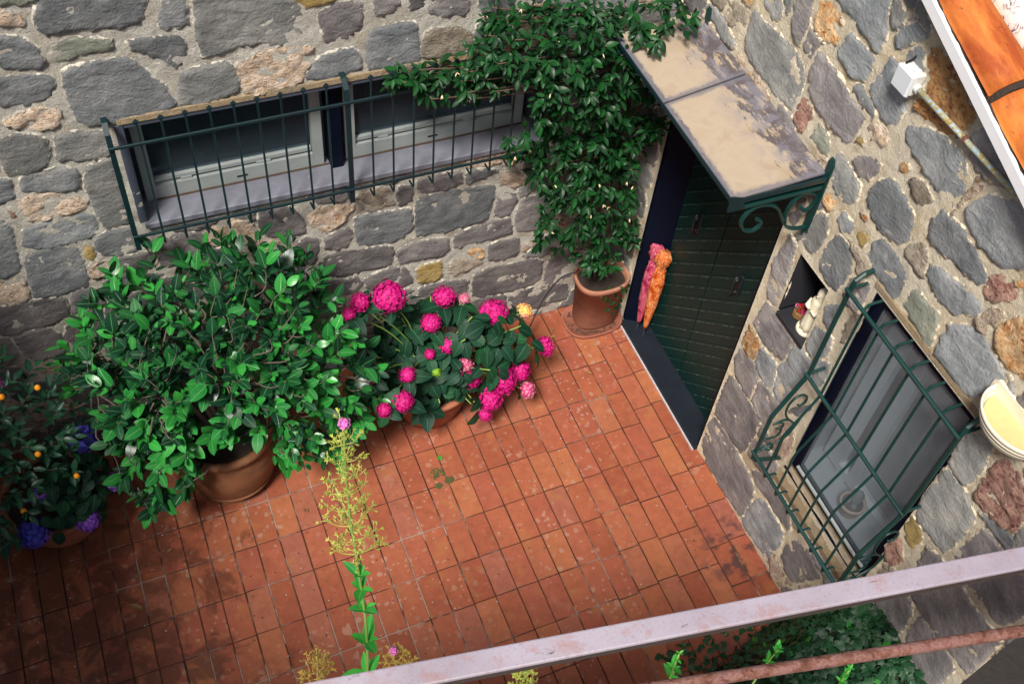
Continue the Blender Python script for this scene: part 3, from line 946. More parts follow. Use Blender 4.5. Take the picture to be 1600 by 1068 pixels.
'd -1460 300 -1549 365 -1608 391 -1663 389 -1722 383 -1851 359 -1967 207 -1729 209 -1663 211 -1613 218 -1524 219',
'b -1150 320 -1256 374 -1307 393 -1353 409 -1392 380 -1446 351 -1426 295 -1399 252 -1351 241 -1307 247 -1239 255',
'd -10 350 -37 442 -130 459 -197 469 -304 494 -324 392 -286 319 -259 259 -197 231 -126 232 -20 247',
'd -4760 450 -4757 574 -4875 614 -4954 480 -4950 450 -4950 450 -4950 450 -4950 450 -4954 420 -4888 314 -4832 374',
'g -4400 490 -4382 566 -4458 581 -4513 579 -4579 581 -4730 558 -4634 451 -4559 422 -4513 401 -4450 381 -4407 431',
't -4060 500 -4122 576 -4198 591 -4254 599 -4312 583 -4355 534 -4384 458 -4325 402 -4254 401 -4194 400 -4097 408',
'b -3590 550 -3811 620 -3883 632 -3933 639 -3979 618 -4064 592 -4045 513 -3992 467 -3931 471 -3883 468 -3785 463',
'd -3060 530 -3274 611 -3358 621 -3413 619 -3479 621 -3563 578 -3515 496 -3459 462 -3413 441 -3358 439 -3257 438',
'd -2690 520 -2717 579 -2756 638 -2826 629 -2895 618 -3021 582 -3031 455 -2895 422 -2826 411 -2760 411 -2633 406',
'b -2400 520 -2417 612 -2518 611 -2573 609 -2645 618 -2666 551 -2637 497 -2619 452 -2577 401 -2518 429 -2459 455',
'g -2010 510 -2014 591 -2103 592 -2153 599 -2219 601 -2361 575 -2284 468 -2199 442 -2153 421 -2094 410 -2031 440',
'g -1650 510 -1714 591 -1794 610 -1859 639 -1925 608 -1974 549 -1994 465 -1964 366 -1859 381 -1790 401 -1680 407',
'd -1450 470 -1480 502 -1505 525 -1546 579 -1615 568 -1616 495 -1607 447 -1582 410 -1541 391 -1484 370 -1421 400',
'b -10 550 -10 550 -6 559 -24 649 -82 633 -192 604 -192 496 -82 467 -23 461 -6 541 -10 550',
'd -4650 740 -4651 810 -4706 858 -4774 839 -4832 823 -4904 782 -4952 684 -4845 642 -4776 631 -4723 658 -4693 697',
'g -4290 700 -4371 770 -4438 791 -4493 789 -4552 783 -4624 742 -4710 632 -4559 609 -4493 611 -4438 609 -4337 608',
'd -3940 720 -3990 823 -4104 820 -4164 819 -4222 803 -4284 759 -4256 689 -4229 629 -4164 621 -4100 611 -4024 639',
't -3530 710 -3527 769 -3583 792 -3633 799 -3705 808 -3889 789 -3831 648 -3692 627 -3633 621 -3578 619 -3527 651',
'b -3080 710 -3096 764 -3143 792 -3191 789 -3252 793 -3468 795 -3401 645 -3239 642 -3191 631 -3143 628 -3054 629',
'd -2730 730 -2819 795 -2883 812 -2933 819 -3025 851 -3083 778 -3054 691 -3005 632 -2933 641 -2883 648 -2811 660',
'g -2350 750 -2401 820 -2468 841 -2527 869 -2589 841 -2654 792 -2721 688 -2595 652 -2526 641 -2460 641 -2359 653',
'd -2010 720 -2121 758 -2151 784 -2194 819 -2259 811 -2324 762 -2334 675 -2252 637 -2193 631 -2138 629 -2020 617',
'g -1530 620 -1580 652 -1618 647 -1634 650 -1656 650 -1851 685 -1678 606 -1650 597 -1634 590 -1622 602 -1596 598',
'g -420 750 -461 820 -528 841 -583 839 -642 833 -647 773 -752 696 -649 659 -584 651 -537 677 -461 680',
'g -10 710 -97 802 -198 801 -251 789 -299 778 -394 755 -384 668 -325 612 -253 621 -203 628 -139 645',
't -4730 900 -4822 976 -4898 991 -4953 989 -4953 915 -4950 903 -4950 897 -4953 885 -4954 801 -4903 818 -4839 835',
'd -4470 900 -4467 959 -4514 1000 -4573 989 -4619 968 -4704 942 -4675 866 -4619 832 -4573 811 -4523 818 -4467 841',
'd -4240 900 -4247 959 -4298 991 -4357 1019 -4425 998 -4436 928 -4436 872 -4412 817 -4354 801 -4290 791 -4231 830',
'g -4130 910 -4120 942 -4141 974 -4177 959 -4216 963 -4208 921 -4208 899 -4203 872 -4179 851 -4141 846 -4069 845',
'd -3070 900 -3071 970 -3143 982 -3191 979 -3259 991 -3401 965 -3468 815 -3252 817 -3191 821 -3143 818 -3096 846',
't -2560 890 -2746 944 -2797 963 -2841 969 -2909 981 -3022 946 -2945 856 -2876 837 -2840 821 -2793 808 -2687 798',
'd -2160 920 -2172 996 -2248 1011 -2301 999 -2349 988 -2453 968 -2463 869 -2362 837 -2303 831 -2253 838 -2197 861',
't -460 930 -450 962 -483 966 -507 979 -533 968 -538 941 -538 919 -552 870 -509 871 -475 875 -466 908',
'b -160 880 -232 956 -313 962 -361 959 -409 948 -436 905 -446 852 -409 812 -361 801 -317 807 -249 815',
'd -10 910 -10 910 -6 919 -24 1009 -82 993 -154 952 -135 873 -82 827 -24 811 -6 901 -10 910',
'b -4750 1140 -4787 1232 -4880 1249 -4947 1259 -4950 1163 -4949 1146 -4949 1134 -4950 1117 -4947 1021 -4876 1022 -4821 1070',
'g -4590 1070 -4631 1108 -4657 1143 -4704 1169 -4736 1123 -4767 1093 -4824 1031 -4762 987 -4703 981 -4657 997 -4589 1005',
'b -4310 1130 -4297 1222 -4394 1230 -4454 1229 -4538 1243 -4680 1200 -4584 1088 -4519 1039 -4454 1031 -4398 1039 -4347 1071',
'b -4080 1100 -4047 1192 -4140 1209 -4206 1209 -4249 1168 -4276 1125 -4324 1061 -4269 1009 -4206 991 -4144 1000 -4097 1041',
'g -3140 1110 -3163 1153 -3184 1210 -3244 1209 -3315 1208 -3393 1158 -3403 1059 -3309 1019 -3243 1021 -3184 1010 -3112 1034',
'd -2920 1170 -2929 1235 -2988 1261 -3044 1269 -3102 1253 -3155 1207 -3116 1145 -3102 1087 -3054 1002 -2955 1006 -2921 1100',
'b -2670 1140 -2674 1221 -2763 1222 -2810 1209 -2859 1208 -2886 1165 -2886 1115 -2892 1034 -2810 1071 -2775 1085 -2741 1102',
't -2510 1040 -2509 1105 -2552 1167 -2624 1139 -2669 1108 -2735 1077 -2792 986 -2682 957 -2624 941 -2560 931 -2509 975',
'b -2240 1100 -2279 1165 -2343 1182 -2391 1179 -2452 1183 -2476 1128 -2476 1072 -2478 987 -2393 1011 -2343 1018 -2271 1030',
'g -330 1140 -331 1210 -398 1231 -453 1229 -519 1231 -546 1171 -536 1112 -525 1042 -461 992 -390 1031 -356 1086',
'g -10 1090 -13 1204 -140 1199 -206 1199 -275 1188 -315 1127 -363 1039 -275 992 -206 981 -148 999 -81 1020',
'd -4610 1360 -4607 1452 -4708 1451 -4764 1459 -4835 1458 -4951 1419 -4951 1301 -4829 1269 -4764 1261 -4700 1251 -4641 1290',
't -4290 1350 -4351 1420 -4423 1432 -4473 1439 -4545 1448 -4585 1387 -4604 1308 -4532 1267 -4473 1261 -4418 1259 -4300 1247',
'd -3990 1360 -4017 1452 -4114 1460 -4176 1469 -4239 1451 -4266 1391 -4256 1332 -4239 1269 -4177 1241 -4106 1242 -4025 1273',
'b -3040 1320 -3233 1363 -3271 1384 -3311 1399 -3339 1365 -3396 1348 -3377 1297 -3372 1237 -3311 1241 -3263 1238 -3182 1244',
'd -2580 1330 -2649 1395 -2713 1412 -2763 1419 -2809 1398 -2913 1378 -2961 1268 -2829 1239 -2761 1251 -2713 1248 -2624 1249',
't -2290 1310 -2356 1364 -2407 1383 -2456 1419 -2512 1393 -2546 1341 -2536 1282 -2519 1219 -2454 1211 -2394 1210 -2322 1234',
'g -740 1330 -738 1357 -738 1421 -786 1370 -800 1353 -828 1344 -828 1316 -819 1285 -787 1281 -763 1294 -730 1298',
'd -400 1370 -379 1467 -468 1506 -546 1479 -609 1461 -712 1424 -712 1316 -628 1257 -546 1261 -480 1261 -421 1300',
'g -10 1340 -97 1432 -194 1440 -256 1449 -345 1461 -374 1379 -394 1295 -319 1249 -256 1231 -190 1231 -63 1226',
'b -4550 1540 -4653 1583 -4695 1595 -4727 1589 -4766 1593 -4950 1608 -4864 1498 -4766 1487 -4727 1491 -4691 1476 -4619 1475',
't -4220 1540 -4229 1605 -4284 1640 -4341 1619 -4389 1608 -4484 1585 -4531 1481 -4402 1457 -4343 1451 -4288 1449 -4237 1481',
'd -3920 1560 -3999 1625 -4067 1633 -4110 1629 -4172 1643 -4196 1588 -4186 1535 -4152 1500 -4110 1491 -4067 1487 -3974 1479',
'd -2780 1500 -2814 1581 -2898 1591 -2954 1599 -3025 1598 -3074 1539 -3046 1469 -3038 1387 -2956 1391 -2898 1409 -2831 1430',
't -2510 1520 -2539 1585 -2598 1611 -2656 1629 -2719 1611 -2765 1557 -2746 1489 -2712 1437 -2654 1421 -2586 1402 -2497 1428',
'b -980 1550 -1100 1582 -1133 1586 -1156 1590 -1183 1588 -1198 1564 -1198 1536 -1196 1497 -1157 1501 -1133 1514 -1083 1507',
'g -460 1540 -581 1610 -661 1604 -699 1599 -736 1593 -805 1574 -824 1501 -749 1472 -700 1471 -661 1476 -606 1486',
'g -10 1580 -149 1645 -213 1662 -266 1689 -309 1648 -365 1614 -423 1529 -329 1489 -264 1481 -200 1471 -57 1456',
't -4630 1710 -4781 1780 -4853 1792 -4901 1789 -4949 1778 -4948 1727 -4948 1693 -4949 1642 -4901 1631 -4853 1628 -4747 1618',
'd -4260 1700 -4361 1770 -4428 1791 -4481 1779 -4542 1783 -4633 1748 -4566 1672 -4542 1617 -4481 1621 -4437 1627 -4377 1641',
'd -3900 1730 -3887 1789 -3943 1812 -3990 1799 -4039 1798 -4201 1795 -4201 1665 -4052 1647 -3991 1651 -3938 1639 -3913 1687',
'd -2690 1650 -2733 1693 -2783 1686 -2806 1690 -2833 1688 -2944 1692 -2915 1616 -2826 1620 -2806 1610 -2788 1623 -2758 1623',
'g -2480 1650 -2463 1693 -2513 1686 -2536 1690 -2563 1688 -2626 1678 -2588 1633 -2556 1620 -2536 1610 -2501 1586 -2496 1628',
'd -1940 1640 -1941 1678 -1975 1695 -2007 1689 -2046 1693 -2182 1694 -2115 1606 -2033 1602 -2007 1591 -1975 1585 -1950 1608',
'd -1500 1660 -1650 1692 -1688 1687 -1704 1690 -1726 1690 -1815 1694 -1748 1646 -1720 1637 -1704 1630 -1688 1633 -1666 1638',
't -990 1650 -993 1693 -1043 1686 -1066 1690 -1093 1688 -1204 1692 -1175 1616 -1093 1612 -1066 1610 -1043 1614 -993 1607',
't -620 1640 -806 1694 -865 1695 -897 1689 -936 1693 -957 1660 -957 1620 -949 1572 -899 1581 -865 1585 -823 1597',
'g -290 1710 -351 1780 -414 1810 -476 1819 -545 1808 -681 1775 -614 1665 -532 1627 -474 1611 -414 1610 -359 1645',
'd -10 1740 -12 1745 -8 1767 -36 1849 -92 1823 -193 1791 -202 1686 -99 1649 -36 1631 -8 1713 -12 1735',
'd -4460 1900 -4481 1970 -4544 2000 -4604 1999 -4669 1991 -4839 1973 -4878 1815 -4675 1802 -4604 1801 -4548 1809 -4447 1808',
'd -4200 1920 -4185 2007 -4266 2038 -4337 2039 -4425 2041 -4454 1959 -4426 1889 -4405 1822 -4337 1801 -4258 1784 -4202 1844',
'b -3930 1940 -3941 2010 -4008 2031 -4066 2049 -4148 2053 -4156 1971 -4175 1903 -4155 1819 -4066 1831 -4000 1831 -3932 1864',
't -3840 1960 -3828 1987 -3845 2015 -3877 2009 -3890 1983 -3889 1966 -3899 1952 -3903 1922 -3889 1831 -3845 1905 -3836 1938',
'd -460 1940 -467 1999 -510 2049 -576 2049 -639 2031 -685 1977 -685 1903 -665 1819 -576 1831 -514 1840 -459 1875',
'd -10 1900 -87 2024 -230 2009 -296 2009 -378 2013 -434 1945 -434 1855 -352 1817 -296 1791 -234 1800 -171 1830',
'd -4470 2110 -4524 2191 -4608 2201 -4663 2199 -4722 2193 -4871 2175 -4947 2023 -4735 2012 -4663 2021 -4613 2028 -4541 2040',
'g -4110 2150 -4209 2215 -4277 2223 -4321 2229 -4389 2241 -4511 2209 -4444 2111 -4382 2067 -4321 2071 -4273 2068 -4184 2069',
'b -3780 2130 -3851 2200 -3923 2212 -3971 2209 -4032 2213 -4085 2167 -4104 2088 -4012 2070 -3971 2051 -3918 2039 -3817 2038',
'b -550 2140 -551 2178 -585 2195 -620 2209 -682 2223 -677 2160 -677 2120 -682 2057 -620 2071 -581 2076 -551 2102',
'g -10 2160 -7 2252 -100 2269 -164 2259 -229 2251 -351 2219 -486 2061 -255 2039 -167 2041 -100 2051 -7 2068',
'g -4510 2290 -4733 2404 -4864 2390 -4924 2389 -4949 2335 -4948 2301 -4948 2279 -4949 2245 -4924 2191 -4868 2199 -4784 2209',
'b -4080 2320 -4089 2385 -4157 2393 -4201 2399 -4262 2403 -4468 2402 -4372 2266 -4249 2252 -4201 2241 -4153 2238 -4089 2255',
'g -3810 2320 -3843 2363 -3877 2393 -3921 2399 -3969 2388 -4054 2362 -4054 2278 -3982 2237 -3921 2241 -3873 2238 -3767 2228',
'b -3680 2370 -3701 2408 -3731 2434 -3769 2429 -3812 2430 -3846 2395 -3808 2356 -3793 2332 -3769 2311 -3718 2279 -3676 2316',
'b -180 2320 -313 2434 -436 2438 -504 2419 -569 2411 -682 2376 -672 2266 -575 2222 -506 2211 -444 2220 -364 2239',
'g -4530 2500 -4694 2581 -4783 2582 -4831 2579 -4879 2568 -4954 2539 -4954 2461 -4892 2417 -4831 2421 -4783 2418 -4711 2430',
't -4220 2510 -4239 2575 -4307 2583 -4351 2589 -4399 2578 -4465 2547 -4503 2462 -4412 2427 -4351 2431 -4303 2428 -4222 2434',
'd -4060 2500 -4071 2538 -4080 2609 -4143 2589 -4189 2568 -4197 2520 -4188 2483 -4189 2432 -4141 2421 -4084 2400 -4063 2457',
'd -3800 2530 -3826 2584 -3877 2603 -3926 2639 -4008 2643 -4044 2569 -4035 2493 -4015 2409 -3924 2431 -3868 2439 -3817 2471',
'b -3670 2510 -3594 2591 -3691 2574 -3727 2559 -3753 2548 -3768 2524 -3778 2493 -3766 2457 -3727 2461 -3691 2446 -3678 2483',
't -720 2580 -763 2623 -793 2662 -847 2699 -902 2663 -945 2614 -984 2535 -928 2467 -846 2471 -780 2471 -721 2510',
'g -340 2510 -471 2580 -551 2574 -587 2559 -626 2563 -676 2538 -686 2479 -659 2419 -590 2441 -547 2437 -496 2456',
'g -10 2420 -6 2474 -40 2529 -109 2549 -221 2571 -320 2488 -224 2381 -162 2337 -107 2301 -32 2293 -6 2366',
'b -4660 2670 -4651 2740 -4727 2743 -4770 2739 -4812 2730 -4904 2712 -4952 2614 -4812 2610 -4769 2611 -4731 2606 -4667 2611',
'd -4390 2660 -4409 2725 -4468 2751 -4527 2779 -4608 2773 -4635 2697 -4635 2623 -4582 2577 -4526 2551 -4468 2569 -4426 2606',
'd -4010 2670 -4116 2724 -4171 2734 -4209 2729 -4252 2730 -4344 2712 -4354 2625 -4252 2610 -4210 2601 -4171 2606 -4116 2616',
'd -3640 2690 -3627 2782 -3724 2790 -3786 2799 -3849 2781 -3914 2732 -3904 2651 -3842 2607 -3786 2581 -3724 2590 -3644 2609',
'b -520 2660 -536 2714 -583 2742 -630 2729 -672 2720 -783 2708 -735 2626 -692 2577 -630 2591 -587 2587 -519 2595',
'b -230 2650 -267 2709 -327 2723 -373 2739 -452 2756 -504 2692 -466 2619 -412 2590 -371 2571 -314 2550 -259 2585',
't -10 2640 -11 2678 -37 2713 -80 2709 -129 2708 -195 2677 -214 2598 -122 2580 -80 2571 -33 2558 -11 2602',
'd -4580 2850 -4727 2974 -4870 2959 -4936 2959 -4953 2888 -4949 2858 -4949 2842 -4953 2812 -4936 2741 -4874 2750 -4777 2758',
'd -4210 2860 -4207 2952 -4300 2969 -4366 2969 -4429 2951 -4551 2919 -4532 2806 -4429 2769 -4367 2741 -4300 2751 -4207 2768',
'g -3840 2830 -3879 2895 -3930 2939 -3997 2949 -4091 2958 -4181 2889 -4181 2771 -4065 2732 -3996 2721 -3938 2739 -3896 2776',
't -3580 2910 -3581 2980 -3653 2992 -3703 2999 -3775 3008 -3872 2964 -3834 2868 -3762 2827 -3703 2821 -3644 2810 -3589 2845',
'd -1340 2940 -1390 2972 -1415 2995 -1447 2989 -1486 2993 -1661 3005 -1478 2929 -1460 2917 -1453 2851 -1415 2885 -1390 2908',
'd -930 2910 -1013 2953 -1051 2974 -1090 2979 -1132 2970 -1224 2952 -1234 2865 -1126 2857 -1089 2851 -1051 2846 -920 2807',
'd -630 2850 -639 2915 -694 2950 -757 2969 -838 2963 -903 2898 -894 2805 -845 2729 -756 2741 -694 2750 -622 2774',
'b -420 2860 -375 2947 -468 2951 -523 2949 -589 2951 -606 2888 -596 2835 -589 2769 -523 2771 -473 2778 -443 2817',
'b -160 2860 -161 2930 -220 2969 -287 2979 -349 2951 -366 2888 -404 2821 -355 2762 -287 2741 -208 2724 -161 2790',
'd -10 2830 -12 2835 -8 2857 -33 2919 -105 2928 -126 2861 -126 2799 -99 2739 -33 2741 -8 2803 -12 2825',
'b -4740 3140 -4812 3216 -4876 3258 -4953 3298 -4950 3163 -4949 3146 -4949 3134 -4950 3117 -4951 2992 -4859 2985 -4753 3026',
'g -4370 3070 -4380 3173 -4478 3206 -4557 3189 -4638 3183 -4713 3121 -4732 3014 -4632 2964 -4559 2941 -4494 2970 -4414 2989',
'g -4100 3120 -4069 3217 -4166 3238 -4237 3239 -4318 3233 -4354 3159 -4345 3083 -4318 3007 -4237 3001 -4162 2993 -4119 3055',
'g -3790 3110 -3787 3202 -3876 3228 -3950 3249 -4041 3238 -4074 3152 -4093 3062 -4041 2982 -3949 2981 -3876 2992 -3821 3040',
'd -3500 3120 -3491 3190 -3554 3220 -3613 3209 -3672 3203 -3744 3162 -3773 3069 -3679 3029 -3614 3021 -3550 3011 -3516 3066',
'd -2400 3200 -2510 3232 -2543 3236 -2567 3249 -2599 3245 -2646 3225 -2675 3166 -2593 3162 -2567 3151 -2535 3145 -2451 3130',
'g -1850 3140 -1951 3210 -2018 3231 -2074 3239 -2158 3253 -2290 3208 -2261 3081 -2132 3057 -2073 3051 -2010 3031 -1867 3016',
'd -1420 3100 -1409 3165 -1468 3191 -1523 3189 -1582 3183 -1692 3154 -1731 3035 -1569 3032 -1521 3021 -1473 3018 -1426 3046',
'b -1120 3080 -1141 3150 -1200 3189 -1264 3179 -1335 3178 -1394 3122 -1404 3035 -1348 2967 -1266 2971 -1204 2980 -1124 2999',
'g -760 3100 -743 3214 -862 3227 -940 3239 -1058 3259 -1112 3156 -1083 3052 -1018 2987 -939 2971 -866 2982 -802 3024',
'b -280 3090 -467 3182 -560 3199 -627 3209 -689 3181 -716 3121 -764 3045 -695 2992 -627 2971 -560 2981 -433 2976',
'b -10 3070 -10 3070 -6 3079 -26 3179 -95 3168 -250 3140 -240 3002 -108 2957 -27 2951 -6 3061 -10 3070',
't -4700 3440 -4870 3440 -4870 3440 -4870 3440 -4870 3440 -4880 3443 -4947 3417 -4949 3349 -4891 3292 -4774 3231 -4542 3229',
'b -4380 3440 -4520 3440 -4520 3440 -4520 3440 -4520 3440 -4530 3443 -4635 3406 -4592 3357 -4537 3321 -4429 3240 -4352 3332',
't -3990 3440 -4170 3440 -4170 3440 -4170 3440 -4170 3440 -4180 3443 -4333 3392 -4301 3289 -4194 3272 -4091 3267 -3993 3326',
't -3470 3440 -3720 3440 -3720 3440 -3720 3440 -3720 3440 -3730 3443 -3960 3370 -3877 3259 -3751 3222 -3629 3240 -3527 3316',
'd -3240 3390 -3293 3433 -3335 3445 -3367 3439 -3406 3443 -3446 3415 -3494 3351 -3498 3231 -3374 3291 -3310 3281 -3183 3276',
'd -2870 3440 -3050 3440 -3050 3440 -3050 3440 -3050 3440 -3060 3443 -3213 3392 -3135 3342 -3073 3282 -2992 3313 -2941 3370',
'g -2620 3360 -2644 3441 -2733 3442 -2781 3439 -2842 3443 -2876 3391 -2971 3301 -2875 3239 -2790 3221 -2712 3233 -2627 3268',
'd -2190 3440 -2400 3440 -2400 3440 -2400 3440 -2400 3440 -2410 3443 -2592 3384 -2551 3266 -2428 3242 -2304 3231 -2148 3278',
'g -1710 3440 -1930 3440 -1930 3440 -1930 3440 -1930 3440 -1940 3443 -2151 3375 -2081 3266 -1957 3252 -1859 3285 -1795 3353',
'b -1520 3320 -1541 3390 -1596 3438 -1667 3439 -1722 3403 -1765 3354 -1861 3258 -1781 3169 -1669 3191 -1596 3202 -1499 3223',
'g -1140 3430 -1313 3441 -1326 3439 -1331 3440 -1337 3438 -1378 3444 -1512 3376 -1481 3256 -1363 3202 -1234 3221 -1078 3268',
'b -600 3440 -810 3440 -810 3440 -810 3440 -810 3440 -820 3443 -1088 3358 -961 3266 -837 3252 -714 3231 -633 3326',
'd -270 3380 -329 3445 -401 3444 -439 3439 -482 3440 -584 3425 -603 3329 -561 3229 -454 3212 -339 3180 -262 3272',
'd -10 3440 -20 3440 -20 3440 -20 3440 -20 3440 -30 3443 -241 3375 -223 3206 -53 3212 -8 3413 -12 3435'
]
